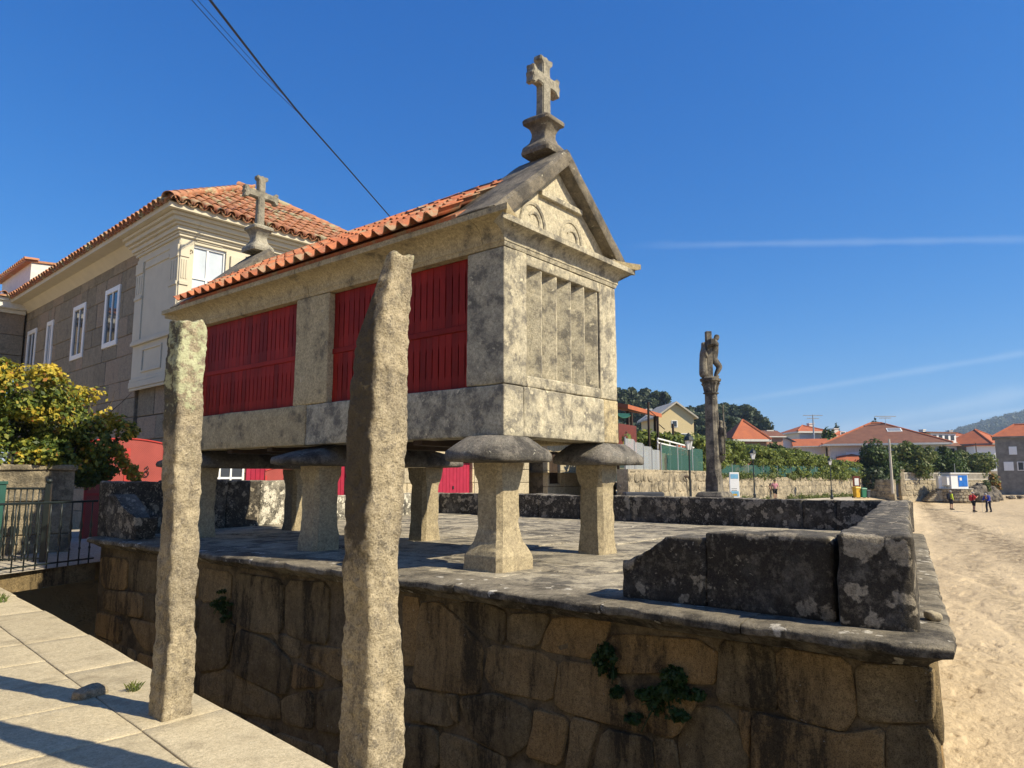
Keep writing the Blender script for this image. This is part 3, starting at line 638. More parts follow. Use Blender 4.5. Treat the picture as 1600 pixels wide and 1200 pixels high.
# promenade slabs on the near side of the channel
EDGE = [(2.22, -.5), (2.56, 3.29), (2.85, 6.12), (3.14, 8.89), (3.5, 12.3)]
def edge_x(y):
    for (x0, y0), (x1, y1) in zip(EDGE, EDGE[1:]):
        if y <= y1 or y1 == EDGE[-1][1]: return x0+(x1-x0)*(y-y0)/(y1-y0)
def build_promenade():
    root = empty('promenade'); tag(root, kind='structure'); rnd = random.Random(4)
    mb = MB(); mb.add([(-9, -5, -.16), (edge_x(-5)-.03, -5, -.16), (edge_x(14)-.03, 14, -.16), (-9, 14, -.16)], [(0, 1, 2, 3)])
    mb.add([(edge_x(y)-.05, y, z) for y in (-5, 0, 4, 8, 14) for z in (-2, -.15)], [(2*i, 2*i+2, 2*i+3, 2*i+1) for i in range(4)]); mb.build('bed', MT['slab'], root)
    def slab(poly, thick=.15):
        c = sum((Vector(p) for p in poly), Vector((0, 0)))/len(poly); g = .003; dz = rnd.uniform(-.003, .003); vs = []; n = 10
        tilt = Vector((rnd.uniform(-1, 1), rnd.uniform(-1, 1)))*.0015
        # bilinear grid over the quad with worn arrises
        P = [Vector(p) for p in poly]
        def B(u, v): return P[0].lerp(P[1], u).lerp(P[3].lerp(P[2], u), v)
        w = (P[1]-P[0]).length; h = (P[3]-P[0]).length
        eu = .008/w; ev = .008/h; gu = g/w; gv = g/h
        us = [gu, gu+eu*.4, gu+eu]+[k/n for k in range(1, n)]+[1-gu-eu, 1-gu-eu*.4, 1-gu]; us2 = [gv, gv+ev*.4, gv+ev]+[k/n for k in range(1, n)]+[1-gv-ev, 1-gv-ev*.4, 1-gv]
        us = sorted(us); us2 = sorted(us2); m1, m2 = len(us), len(us2)
        for v in us2:
            for u in us:
                p = B(u, v); e = min(min(u-gu, 1-gu-u)*w, min(v-gv, 1-gv-v)*h); dr = -.007*(1-min(1, e/.008))**2
                jit = .006*noise.noise(Vector((p.x*7, p.y*7, 1))) if e < .001 else 0
                q = p+(c-p).normalized()*max(0, jit)
                vs.append((q.x, q.y, dz+dr+.004*noise.noise(Vector((p.x, p.y, 5))*2.2)+.0015*noise.noise(Vector((p.x, p.y, 2))*11)+tilt.dot(p-c)))
        fs = [(j*m1+i, j*m1+i+1, (j+1)*m1+i+1, (j+1)*m1+i) for j in range(m2-1) for i in range(m1-1)]
        per = [i for i in range(m1)]+[j*m1+m1-1 for j in range(1, m2)]+[(m2-1)*m1+i for i in range(m1-2, -1, -1)]+[j*m1 for j in range(m2-2, 0, -1)]
        k = len(vs); vs += [(vs[i][0], vs[i][1], -thick) for i in per]; L = len(per)
        fs += [(per[(i+1) % L], per[i], k+i, k+(i+1) % L) for i in range(L)]
        me = bpy.data.meshes.new('paving_slab'); me.from_pydata(vs, [], fs); me.polygons.foreach_set('use_smooth', [True]*len(fs)); me.update(); link('paving_slab', me, MT['slab'], root)
    y = -1.2; kw = .56
    while y < 12.0:
        L = rnd.uniform(1.0, 1.9); y1 = min(y+L, 12.3)
        slab([(edge_x(y)-kw, y), (edge_x(y)+rnd.uniform(-.02, .01), y), (edge_x(y1)+rnd.uniform(-.02, .01), y1), (edge_x(y1)-kw, y1)], .3); y = y1
    y = -1.4
    while y < 12.2:
        h = rnd.uniform(.62, .95); y1 = y+h; sk = -.10; sk1 = sk
        x = edge_x(y)-kw
        first = True
        while x > -4.5 and not (x < -1 and y < 0):
            w = rnd.uniform(1.1, 2.0); xa = x-w
            def yy(xx, base): return base+(2-xx)*.10
            xr0, xr1 = (edge_x(yy(x, y))-kw, edge_x(yy(x, y1))-kw) if first else (x, x)
            slab([(xa, yy(xa, y)), (xr0, yy(xr0, y)), (xr1, yy(xr1, y1)), (xa, yy(xa, y1))]); x = xa; first = False
        y = y1
build_promenade()
sheet('channel_bed', [(2, -6, -1.75), (5.2, -6, -1.75), (5.2, 20, -1.7), (2, 20, -1.7)], MT['shade_floor'])
def build_rubble():
    rnd = random.Random(9)
    for i, lab in enumerate(['dark boulder at the foot of the platform wall near the second post', 'flat dark stone lying in the channel below the platform']):
        y = 6.0+.75*i; me = rough_box(.5-.1*i, .62, .3, .07, .12, .05, 3, 40+i); o = link('boulder', me, MT['wall'], None, (4.62-.12*i, y, -1.62), rnd.uniform(0, 3)); tag(o, lab, 'boulder', 'stones in the channel')
build_rubble()
# street and bridge deck behind the railing
def build_street():
    mb = MB(); n = 24
    pts = [(-9, 12.35), (3.45, 12.3), (4.98, 12.95), (9, 14.05), (14.6, 14.3), (24, 13), (40, 15)]
    vs = []
    def z(y): return .17+.16*sstep(12.8, 15.0, y)
    for x, y in pts:
        for t in (0, .3, .6, 1): yy = y+(30-y)*t if t else y; vs.append((x, y+(19-y)*t, z(y+(19-y)*t)))
    fs = [(i*4+k, (i+1)*4+k, (i+1)*4+k+1, i*4+k+1) for i in range(len(pts)-1) for k in range(3)]
    me = bpy.data.meshes.new('street'); me.from_pydata(vs, [], fs); me.update(); tag(link('street', me, MT['street']), kind='structure')
    mb = MB(); mb.add([(2.4, 12.0, -.12), (5.0, 13.0, -.12), (5.0, 13.35, -.12), (2.4, 12.35, -.12), (2.4, 12.0, .165), (5.0, 13.0, .165), (5.0, 13.35, .165), (2.4, 12.35, .165)], [(0, 3, 2, 1), (4, 5, 6, 7), (0, 1, 5, 4), (1, 2, 6, 5), (2, 3, 7, 6), (3, 0, 4, 7)])
    mb.add([(-9, 12.3, -.2), (2.45, 12.05, -.2), (2.45, 12.05, .168), (-9, 12.3, .168)], [(0, 1, 2, 3)])
    o = mb.build('bridge_beam', MT['wall']); tag(o, kind='structure')
build_street()

# ------------------------------------------------------------------ platform of the granary
PZ = .6; WX = 4.95
WALL = [
[(5.18,0.34),(4.92,0.38),(4.63,0.22),(4.38,0.05),(4.4,-0.33),(4.62,-0.39),(5.27,-0.43),(5.22,-0.02)],
[(4.85,0.38),(4.35,0.44),(4.11,0.39),(4.13,0.11),(4.34,0.16),(4.63,0.27)],
[(4.07,0.37),(3.62,0.43),(3.76,0.14),(4.08,0.14)],
[(3.58,0.4),(3.04,0.46),(3.08,0.31),(3.2,0.13),(3.72,0.12),(3.67,0.28)],
[(4.31,0.08),(3.75,0.1),(3.57,0.03),(3.61,-0.27),(4.21,-0.29),(4.35,-0.18)],
[(3.52,0.07),(3.22,0.08),(2.98,0.04),(2.92,-0.16),(2.75,-0.21),(2.75,-0.33),(3.46,-0.32),(3.58,-0.27)],
[(3.02,0.33),(2.91,0.35),(2.33,0.4),(2.17,0.32),(2.21,0.11),(2.38,0.09),(2.58,0.13),(2.98,0.06),(3.18,0.12)],
[(4.65,-0.43),(4.22,-0.32),(3.83,-0.37),(3.85,-0.63),(4.07,-0.81),(4.52,-0.72)],
[(3.79,-0.36),(3.45,-0.37),(3.53,-0.74),(3.89,-0.75),(3.81,-0.53)],
[(3.42,-0.35),(3.16,-0.35),(3.2,-0.46),(3.32,-0.79),(3.48,-0.83)],
[(3.12,-0.38),(2.72,-0.36),(2.67,-0.63),(3.26,-0.82)],
[(2.7,-0.35),(2.52,-0.34),(2.48,-0.6),(2.65,-0.64)],
[(2.49,-0.31),(2.35,-0.07),(2.17,-0.04),(2.05,-0.14),(1.98,-0.33),(2.0,-0.5),(2.46,-0.61)],
[(2.91,-0.18),(2.74,-0.06),(2.38,0.07),(2.34,-0.04),(2.51,-0.3),(2.72,-0.32),(2.74,-0.2)],
[(5.41,-0.48),(4.82,-0.44),(4.71,-0.7),(5.36,-0.76)],
[(5.41,-0.81),(4.93,-0.76),(4.9,-1.08),(5.4,-1.22)],
[(4.9,-0.78),(4.54,-0.77),(4.1,-0.82),(4.16,-1.02),(4.87,-1.18)],
[(4.82,-0.43),(4.67,-0.41),(4.66,-0.64),(4.72,-0.63)],
[(5.45,0.38),(5.2,0.38),(5.25,-0.24),(5.41,-0.26)],
[(2.15,0.42),(1.77,0.42),(1.76,0.03),(1.93,0.01),(2.18,0.01)],
[(1.75,0.43),(1.3,0.41),(1.28,0.1),(1.36,-0.02),(1.63,-0.01),(1.75,0.02)],
[(1.26,0.4),(0.85,0.44),(0.86,0.17),(0.9,0.13),(1.26,0.06)],
[(1.93,-0.02),(1.62,-0.03),(1.37,-0.04),(1.13,0.05),(1.15,-0.27),(1.95,-0.47)],
[(1.11,0.06),(0.9,0.1),(0.85,0.0),(0.85,-0.2),(1.13,-0.27)],
[(2.04,-0.04),(1.95,-0.04),(1.98,-0.46),(1.99,-0.47)],
[(8.56,0.36),(7.5,0.36),(7.48,-0.24),(8.03,-0.29),(8.55,-0.23)],
[(7.44,0.36),(6.63,0.41),(6.61,-0.23),(7.04,-0.25),(7.41,-0.23)],
[(9.46,0.35),(8.65,0.35),(8.66,0.0),(9.42,-0.09)],
[(9.42,-0.14),(8.62,-0.02),(8.62,-0.27),(8.5,-0.28),(8.65,-0.8),(9.32,-0.97)],
[(8.43,-0.31),(7.75,-0.34),(7.28,-0.52),(7.35,-0.92),(8.57,-0.84)],
[(7.02,-0.3),(6.33,-0.25),(6.31,-0.59),(7.05,-0.47)],
[(7.22,-0.52),(6.67,-0.58),(6.71,-0.7),(7.25,-0.81)],
[(9.3,-1.01),(8.63,-0.83),(7.48,-0.95),(7.47,-1.2),(8.52,-1.29),(9.28,-1.28)],
[(7.44,-0.95),(6.87,-0.76),(6.82,-1.16),(7.37,-1.21)],
[(6.77,-0.77),(6.31,-0.63),(6.29,-1.09),(6.75,-1.15)],
[(7.71,-0.26),(7.44,-0.25),(7.09,-0.29),(7.13,-0.45),(7.32,-0.47)],
[(12.68,0.28),(11.68,0.31),(11.65,-0.15),(12.54,-0.2)],
[(11.63,0.3),(10.62,0.34),(10.59,-0.08),(11.59,-0.15)],
[(10.58,0.33),(9.53,0.35),(9.49,-0.08),(10.54,-0.11)],
[(12.54,-0.23),(11.09,-0.14),(11.07,-0.5),(11.82,-0.51),(12.39,-0.5)],
[(11.02,-0.15),(9.49,-0.11),(9.47,-0.47),(11.01,-0.53)],
[(11.54,-0.55),(10.39,-0.52),(10.33,-0.93),(10.97,-0.92)],
[(10.31,-0.53),(9.41,-0.48),(9.36,-0.88),(10.27,-0.94)],
]
PR0, PR1 = Vector((5.12, .95)), Vector((14.3, 2.62))       # outer line of the beach-side parapet
PL0, PL1 = Vector((4.9, 12.72)), Vector((14.4, 14.25))     # street-side end
def build_platform():
    root = empty('stone_platform', (0, 0, 0), 0, 'raised granite platform under the granary, with ledge and low parapets', 'platform')
    rnd = random.Random(12)
    mb = MB()   # body of the platform behind the face stones
    P = [(WX+.012, .86), (14.3, 2.5), (14.45, 14.3), (WX+.012, 12.74)]
    mb.add([(x, y, z) for z in (-2.2, PZ-.06) for x, y in P], [(3, 2, 1, 0), (4, 5, 6, 7), (0, 1, 5, 4), (1, 2, 6, 5), (2, 3, 7, 6), (3, 0, 4, 7)])
    mb.build('core', MT['mortar'], root)
    U, V, W = Vector((0, -1, 0)), Vector((0, 0, 1)), Vector((-1, 0, 0))
    for i, poly in enumerate(WALL):
        q = [(-y, z) for y, z in poly]; c = sum((Vector(p) for p in q), Vector((0, 0)))/len(q)
        area = sum(q[k][0]*q[(k+1) % len(q)][1]-q[(k+1) % len(q)][0]*q[k][1] for k in range(len(q)))
        if area < 0: q = q[::-1]
        me = poly_stone(chaikin([(Vector(p)-c)*1.0+(Vector(p)-c).normalized()*.012 for p in q], 1, .12), rnd.uniform(.004, .026), .08, .012, i, .02)
        o = link('wall_stone', me, MT['wall'], root); o.matrix_local = frame_matrix(Vector((WX, -c.x, c.y)), U, V, W)
    # lower and hidden courses
    def course(y0, y1, z0, z1, seed, bw=.75, U=U, o3=None):
        r = random.Random(seed); y = y1
        while y > y0:
            L = bw*r.uniform(.6, 1.5); a, b = y, max(y-L, y0); y -= L
            if a-b < .15: continue
            hw, hh = (a-b)/2-.012, (z1-z0)/2-.012
            q = [Vector((sx*hw+r.uniform(-.03, .03), sy*hh+r.uniform(-.02, .02))) for sx, sy in ((-1, -1), (1, -1), (1, 1), (-1, 1))]
            me = poly_stone(chaikin(q, 1, .12), r.uniform(.004, .026), .08, .014, seed*31+int(y*7), .02)
            ob = link('wall_stone', me, MT['wall'], root)
            ob.matrix_local = frame_matrix(Vector((WX, (a+b)/2, (z0+z1)/2)), U, V, W)
    for z0, z1, sd in ((-1.75, -1.33, 1), (-1.3, -.98, 2)): course(.9, 4.0, z0, z1, sd); course(4.1, 9.2, z0, -1.3 if sd == 1 else z0+.02, sd+5) if sd == 1 else None
    course(.9, 3.2, -.96, -.66, 3); course(9.4, 12.6, -1.4, -.98, 4)
    course(.9, 2.4, -.66, -.5, 8)
    course(11.6, 12.7, -.95, -.56, 6)
    # beach-side face of the platform
    d = (PR1-PR0).normalized(); Ub = Vector((d.x, d.y, 0)); Wb = Ub.cross(V)
    rr = random.Random(77)
    for z0, z1 in ((-1.7, -1.15), (-1.13, -.6), (-.58, -.1), (-.08, .42)):
        u = -.14
        while u < 9.3:
            L = rr.uniform(.5, 1.1); hw, hh = L/2-.012, (z1-z0)/2-.012
            q = [Vector((sx*hw+rr.uniform(-.03, .03), sy*hh+rr.uniform(-.02, .02))) for sx, sy in ((-1, -1), (1, -1), (1, 1), (-1, 1))]
            me = poly_stone(chaikin(q, 1, .16), rr.uniform(.02, .07), .2, .03, int(u*50)+3, .02); ob = link('wall_stone', me, MT['wall'], root)
            p = PR0+d*(u+L/2)+Vector((d.y, -d.x))*-.03; ob.matrix_local = frame_matrix(Vector((p.x, p.y-.10, (z0+z1)/2)), Ub, V, Wb); u += L
    # moulded ledge: separate long stones, cove below
    # the ledge runs along the channel, turns the corner and goes on along the beach
    cor = Vector((WX, .90)); inb = Vector((-d.y, d.x)); ina = Vector((1, 0)); La = 12.76-cor.y; Lb = 9.3
    mit = (ina+inb)/(1+ina.dot(inb))
    cuts = [0, .3, 1.75, 3.15, 4.25, 5.55, 7.15, 8.2, 9.75, 10.85, La+.55, La+1.9, La+3.2, La+4.7, La+6.1, La+7.6, La+Lb]
    prof = lambda ov: [(.35, PZ-.03), (.35, PZ+.002), (-.1, PZ+.002), (-ov*.75, PZ-.002), (-ov+.012, PZ-.01), (-ov, PZ-.03), (-ov+.004, PZ-.068), (-ov+.045, PZ-.088), (-.10, PZ-.115), (-.05, PZ-.155), (.02, PZ-.175), (.35, PZ-.16)]
    for i, (s0, s1) in enumerate(zip(cuts, cuts[1:])):
        stn = [s0+.005+(s1-s0-.01)*k/max(6, int((s1-s0)/.06)) for k in range(max(6, int((s1-s0)/.06))+1)]
        if s0 < La < s1: stn = sorted([s for s in stn if abs(s-La) > .04]+[La])
        secs = []; dzz = .006*noise.noise(Vector((i*1.7, 3, 1)))
        for k, s in enumerate(stn):
            sec = []
            for (o_, z) in prof(.21 if s < La else .19):
                inw = mit if abs(s-La) < 1e-6 else ina if s < La else inb; base = Vector((WX, 12.76-s)) if s <= La else cor+d*(s-La)
                if s < La and o_ > 0 and La-s < .35: o_ = min(o_, max(.02, (La-s)*.95))
                if s > La and o_ > 0 and s-La < .35: o_ = min(o_, max(.02, (s-La)*.95))
                if abs(s-La) < 1e-6 and o_ > 0: o_ = .02
                p = base+inw*o_; f = noise.fractal(Vector((p.x, p.y, z))*3.3, .9, 2, 4); wear = .024*f+(.03 if abs(s-La) < 1e-6 else .0) if o_ < 0 else .003*f
                if k in (0, len(stn)-1) and o_ < 0: wear += .012
                sec.append((p.x+inw.x*wear, p.y+inw.y*wear, z+.4*min(wear, .02)+dzz))
            secs.append(sec)
        mb = MB(); mb.loft(secs); me = mb.mesh('ledge_stone'); bm = bmesh.new(); bm.from_mesh(me); bmesh.ops.recalc_face_normals(bm, faces=bm.faces); bm.to_mesh(me); bm.free(); smooth_angle(me, 50)
        link('ledge_stone', me, MT['ledge'], root)
    # paving of the platform top
    def flag(P, i):
        c = sum((Vector(p) for p in P), Vector((0, 0)))/4; r = random.Random(i*3+1); dz = r.uniform(-.006, .008)
        q = [Vector(p)+(c-Vector(p)).normalized()*.008 for p in P]; inner = [p+(c-p).normalized()*.03 for p in q]
        vs = [(p.x, p.y, PZ-.06) for p in q]+[(p.x, p.y, PZ-.012+dz) for p in q]+[(p.x, p.y, PZ+dz+.002) for p in inner]
        me = bpy.data.meshes.new('paving_slab'); me.from_pydata(vs, [], [(8, 9, 10, 11)]+[(k, (k+1) % 4, 4+(k+1) % 4, 4+k) for k in range(4)]+[(4+k, 4+(k+1) % 4, 8+(k+1) % 4, 8+k) for k in range(4)]); me.update()
        link('paving_slab', me, MT['flag'], root)
    r = random.Random(5); y = 1.3; i = 0; lo = WX+.3
    def wob(x, y): return Vector((x+.07*noise.noise(Vector((x*1.3, y*1.3, 1))), y+.09*noise.noise(Vector((x*1.3, y*1.3, 7)))))
    while y < 14.0:
        h = r.uniform(.6, 1.05); x = lo
        while x < 14.1:
            w = r.uniform(.8, 1.7); x1 = min(x+w, 14.25)
            ymin = PR0.y+(x-PR0.x)*.182-.1; ymax = PL0.y+(x-PL0.x)*.161+.15
            e0, e1 = PR0.y+(x-PR0.x)*.182+.12, PR0.y+(x1-PR0.x)*.182+.12; m0, m1 = PL0.y+(x-PL0.x)*.161+.1, PL0.y+(x1-PL0.x)*.161+.1
            if y+h > max(e0, e1)+.05 and y < min(m0, m1)-.05: flag([wob(x, max(y, e0)), wob(x1, max(y, e1)), wob(x1, min(y+h, m1)), wob(x, min(y+h, m0))], i)
            i += 1; x = x1
        y += h
    # parapets
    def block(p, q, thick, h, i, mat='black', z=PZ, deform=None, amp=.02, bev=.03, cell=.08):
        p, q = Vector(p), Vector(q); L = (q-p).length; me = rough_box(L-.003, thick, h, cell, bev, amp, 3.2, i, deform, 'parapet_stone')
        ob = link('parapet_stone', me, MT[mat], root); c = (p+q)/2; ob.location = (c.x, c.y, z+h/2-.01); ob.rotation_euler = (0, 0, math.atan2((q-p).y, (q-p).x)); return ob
    # front parapet beside the channel: long stone, and a shorter one with a sloping end
    block((5.3, 1.42), (5.3, 2.33), .34, .56, 101, cell=.05)
    def slope(p):
        t = max(0., p.x+.05)/.4
        return Vector((p.x, p.y, p.z if p.z < -.1 else min(p.z, .25-.34*t*(p.z+.27)/.5)))
    block((5.3, 2.335), (5.3, 3.03), .34, .52, 102, deform=slope, cell=.05)
    # beach-side parapet
    t = 0.; i = 110; dd = d; nn = Vector((-dd.y, dd.x))
    o0 = PR0+nn*.2
    ends = [.0, .44, 2.0, 3.4, 4.9, 6.5, 8.0, 9.25]
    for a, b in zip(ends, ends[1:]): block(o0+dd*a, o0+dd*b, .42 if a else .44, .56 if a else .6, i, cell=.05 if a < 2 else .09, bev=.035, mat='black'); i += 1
    # far parapet
    ends = [2.55, 3.75, 4.35, 5.7, 6.85, 8.05, 9.4, 10.6, 11.9, 13.1, 14.1]
    for a, b in zip(ends, ends[1:]): block((14.2, a), (14.2, b), .4, .56, i, cell=.1); i += 1
    # street end: tall stones near the channel, gap for the way in, low stones beyond
    e = (PL1-PL0); Lt = e.length; e.normalize()
    for a, b, h, m in ((.06, 1.1, .90, 'black'), (1.1, 2.3, .92, 'black'), (2.3, 3.1, .91, 'black'), (3.1, 3.95, .92, 'lit_mottled')): block(PL0+e*a, PL0+e*b, .36, h, i, m, cell=.09); i += 1  # one wall: stones in the granary's shadow painted dark, sunlit ones pale
    def wedge(p):
        return Vector((p.x, p.y, min(p.z, .32-max(0, -p.x+.3)*.75*(p.z+.5))))
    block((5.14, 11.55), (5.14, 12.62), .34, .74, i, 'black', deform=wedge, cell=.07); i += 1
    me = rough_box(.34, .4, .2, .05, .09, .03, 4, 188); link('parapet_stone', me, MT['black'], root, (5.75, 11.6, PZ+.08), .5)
    for a, b in ((4.6, 5.9), (5.9, 7.2), (7.2, 8.4), (8.4, 9.5)): block(PL0+e*a, PL0+e*b, .36, .56, i, 'lit_mottled', cell=.1); i += 1
    return root
platform = build_platform()
me_ = rough_box(.13, .085, .06, .02, .02, .008, 9, 61); tag(link('pebble', me_, MT['pale_ashlar'], None, (5.62, .93, PZ+.03), .6), 'small pale stone left on the ledge outside the corner of the parapet', 'pebble')
def wall_plant(name, loc, size, n, seed, label):
    root = empty(name, loc, 0, label, 'plant', 'plants growing from the platform wall'); rnd = random.Random(seed)
    lobes = [(Vector((-.03, rnd.gauss(0, .5)*size[1], rnd.gauss(0, .5)*size[2]-.1*size[2])), (size[0]*rnd.uniform(.12, .3), size[1]*rnd.uniform(.15, .4), size[2]*rnd.uniform(.12, .34))) for _ in range(15)]
    me = leaf_mesh('foliage', leaves(n, blob_sampler(lobes, .5, .12, 9.), .024, seed, mi_fn=lambda r, p: 0 if r.random() < .7 else 1)); link('foliage', me, [MT['fern'], MT['leaf_d']], root)
    mb = MB()
    for k in range(9):
        y, z = rnd.uniform(-.6, .6)*size[1], rnd.uniform(-.8, .5)*size[2]; mb.tube([(.03, 0, .4*size[2]), (-.05, y*.6, z*.4+.1*size[2]), (-.09, y, z)], .004, 4)
    mb.build('stem', MT['fern'], root)
wall_plant('wall_fern', (4.93, 3.02, .13), (.25, .12, .17), 1500, 3, 'smaller tuft of fern high on the platform wall')
wall_plant('wall_fern', (4.93, 2.58, -.10), (.3, .27, .24), 3600, 4, 'larger bushy fern spreading over the platform wall below the parapet end')
wall_plant('wall_fern', (4.93, 8.75, -.02), (.25, .2, .2), 900, 5, 'dark tuft of weed on the platform wall behind the first standing post')

# ------------------------------------------------------------------ standing posts on the promenade
def standing_post(base, H, prof, seed, label, top_fn, mat='post'):
    """prof: (z, half x, half y, dx, dy) sections of a rough squared granite post"""
    nz, nt = 280, 72; vs = []; off = Vector((seed*11.3, seed*5.1, 0))
    for i in range(nz+1):
        z = H*i/nz
        for a, b in zip(prof, prof[1:]):
            if a[0] <= z <= b[0]: t = (z-a[0])/(b[0]-a[0]); s = [a[k]+(b[k]-a[k])*t for k in range(5)]; break
        for k in range(nt):
            th = 2*math.pi*k/nt+.2; c, s_ = math.cos(th), math.sin(th); m = (abs(c)**9+abs(s_)**9)**(-1/9)
            p = Vector((c*m*s[1]+s[3], s_*m*s[2]+s[4], z)); nr = Vector((c, s_, 0))
            q = Vector((p.x, p.y, p.z*.75))+off
            f = .013*noise.fractal(q*6.5, .8, 2.1, 5)+.017*noise.noise(q*1.9)+.006*noise.fractal(q*24, .7, 2, 3)-.010*abs(noise.noise(q*9.3))-.016*max(0., .12-abs(noise.noise(Vector((q.x*5, q.y*5, q.z*4.1)))))*4*.5
            ridge = -.022*max(0, noise.noise(Vector((p.x*13, p.y*13, z*2.6))+off)-.12)
            p = p+nr*(f+ridge); vs.append(top_fn(p))
    fs = [(i*nt+k, i*nt+(k+1) % nt, (i+1)*nt+(k+1) % nt, (i+1)*nt+k) for i in range(nz) for k in range(nt)]
    # rough top: shrink to a centre
    base_i = nz*nt; c = sum((vs[base_i+k] for k in range(nt)), Vector())/nt; last = list(range(base_i, base_i+nt))
    for sh in (.25, .5, .75):
        ring = []
        for k in range(nt):
            p = vs[base_i+k].lerp(c, sh); p = p+Vector((0, 0, .022*noise.fractal(p*9+off, .9, 2, 4)+.03*math.sin(sh*3)*.4)); ring.append(len(vs)); vs.append(p)
        fs += [(last[k], last[(k+1) % nt], ring[(k+1) % nt], ring[k]) for k in range(nt)]; last = ring
    vs.append(c+Vector((0, 0, .015))); fs += [(last[k], last[(k+1) % nt], len(vs)-1) for k in range(nt)]
    me = bpy.data.meshes.new('standing_post'); me.from_pydata([tuple(v) for v in vs], [], fs); me.polygons.foreach_set('use_smooth', [True]*len(fs)); me.update()
    return tag(link('standing_post', me, MT[mat], None, base), label, 'stone post', 'rough granite posts on the promenade edge')
def top1(p):
    if p.z > 2.45:
        n = .05*noise.noise(Vector((p.x*14, p.y*14, 3))); notch = -.05*math.exp(-((p.x-.02+p.y*.6)/.03)**2)
        f = (p.z-2.45)/.2; p = Vector((p.x, p.y, p.z+(n+notch+.05*(p.x-p.y*.5))*f))
    return p
def top2(p):
    if p.z > 1.9:                                # the left side is split away to a slanting tip
        s = (p.x*.63-p.y*.775)                    # across, as seen from the path
        lim = -.15+.15*max(0, (p.z-2.18)/.42)**.9
        if s < lim: d = lim-s; p = Vector((p.x+d*.63, p.y-d*.775, p.z))
        if p.z > 2.5: p.z += (.03*noise.noise(p*10)+.16*(s-.06))*min(1., (p.z-2.5)/.1)
    return p
standing_post((2.40, 4.87, -.02), 2.66, [(0, .105, .118, 0, 0), (.5, .10, .112, 0, .0), (1.4, .094, .102, -.01, .01), (2.0, .098, .102, -.02, .02), (2.4, .105, .108, -.03, .03), (2.66, .10, .104, -.025, .035)], 1,
              'upright rough granite post with pale lichen on its blunt top, further along the path', top1, 'post_lichened')
standing_post((2.28, 2.69, -.02), 2.66, [(0, .11, .118, 0, 0), (.4, .112, .115, 0, .0), (1.1, .10, .102, -.015, .015), (1.7, .105, .108, -.012, .012), (2.2, .102, .106, -.006, .006), (2.45, .092, .095, .012, -.012), (2.66, .075, .08, .03, -.035)], 2,
              'tall rough granite post with slanting pointed top, nearest in the foreground', top2)
me_ = rough_box(.2, .1, .06, .02, .03, .02, 6, 9); tag(link('loose_stone', me_, MT['stone_bit'], None, (2.22, 5.72, .02), .35), 'small flat stone lying on the promenade beside the lichened post', 'stone')
def grass_tuft(loc, n, r_, h, seed, label):
    rnd = random.Random(seed); vs = []; fs = []
    for i in range(n):
        a = rnd.uniform(0, 6.28); rr = r_*math.sqrt(rnd.random()); b = Vector((rr*math.cos(a), rr*math.sin(a), 0)); hh = h*rnd.uniform(.5, 1.2); le = Vector((rnd.uniform(-1, 1), rnd.uniform(-1, 1), 0))*hh*.7; w = Vector((math.cos(a+1), math.sin(a+1), 0))*.003
        k = len(vs); vs += [b-w, b+w, b+le*.4+Vector((0, 0, hh*.7))+w*.6, b+le+Vector((0, 0, hh))]; fs.append((k, k+1, k+2, k+3))
    me = bpy.data.meshes.new('grass_tuft'); me.from_pydata([tuple(v) for v in vs], [], fs); me.update(); tag(link('grass_tuft', me, MT['grass'], None, loc), label, 'grass')
grass_tuft((2.48, 5.62, 0), 60, .05, .06, 1, 'tiny grass tuft by the foot of the lichened post')
grass_tuft((2.95, 10.9, 0), 260, .22, .09, 2, 'patch of grass at the left edge of the promenade')

# ------------------------------------------------------------------ the granary
GX0, GX1, GY0, GY1 = 5.69, 8.01, 4.75, 11.95; GXC = 6.85
ZB, ZS, ZT = 1.99, 2.54, 4.05                     # underside, sill, top of wall
def sq_ring(cx, cy, hx, hy, ch, z):
    return [(cx-hx+ch, cy-hy, z), (cx+hx-ch, cy-hy, z), (cx+hx, cy-hy+ch, z), (cx+hx, cy+hy-ch, z), (cx+hx-ch, cy+hy, z), (cx-hx+ch, cy+hy, z), (cx-hx, cy+hy-ch, z), (cx-hx, cy-hy+ch, z)]
def roughen(me, amp, freq, seed=0):
    off = Vector((seed*3.1, seed*1.7, seed*.3))
    for v in me.vertices:
        n = v.normal; v.co += n*amp*noise.fractal((v.co+off)*freq, .9, 2, 4)
    me.update()
def subdiv_mesh(me, cuts=2):
    bm = bmesh.new(); bm.from_mesh(me); bmesh.ops.recalc_face_normals(bm, faces=bm.faces); bmesh.ops.subdivide_edges(bm, edges=bm.edges, cuts=cuts, use_grid_fill=True); bm.to_mesh(me); bm.free()
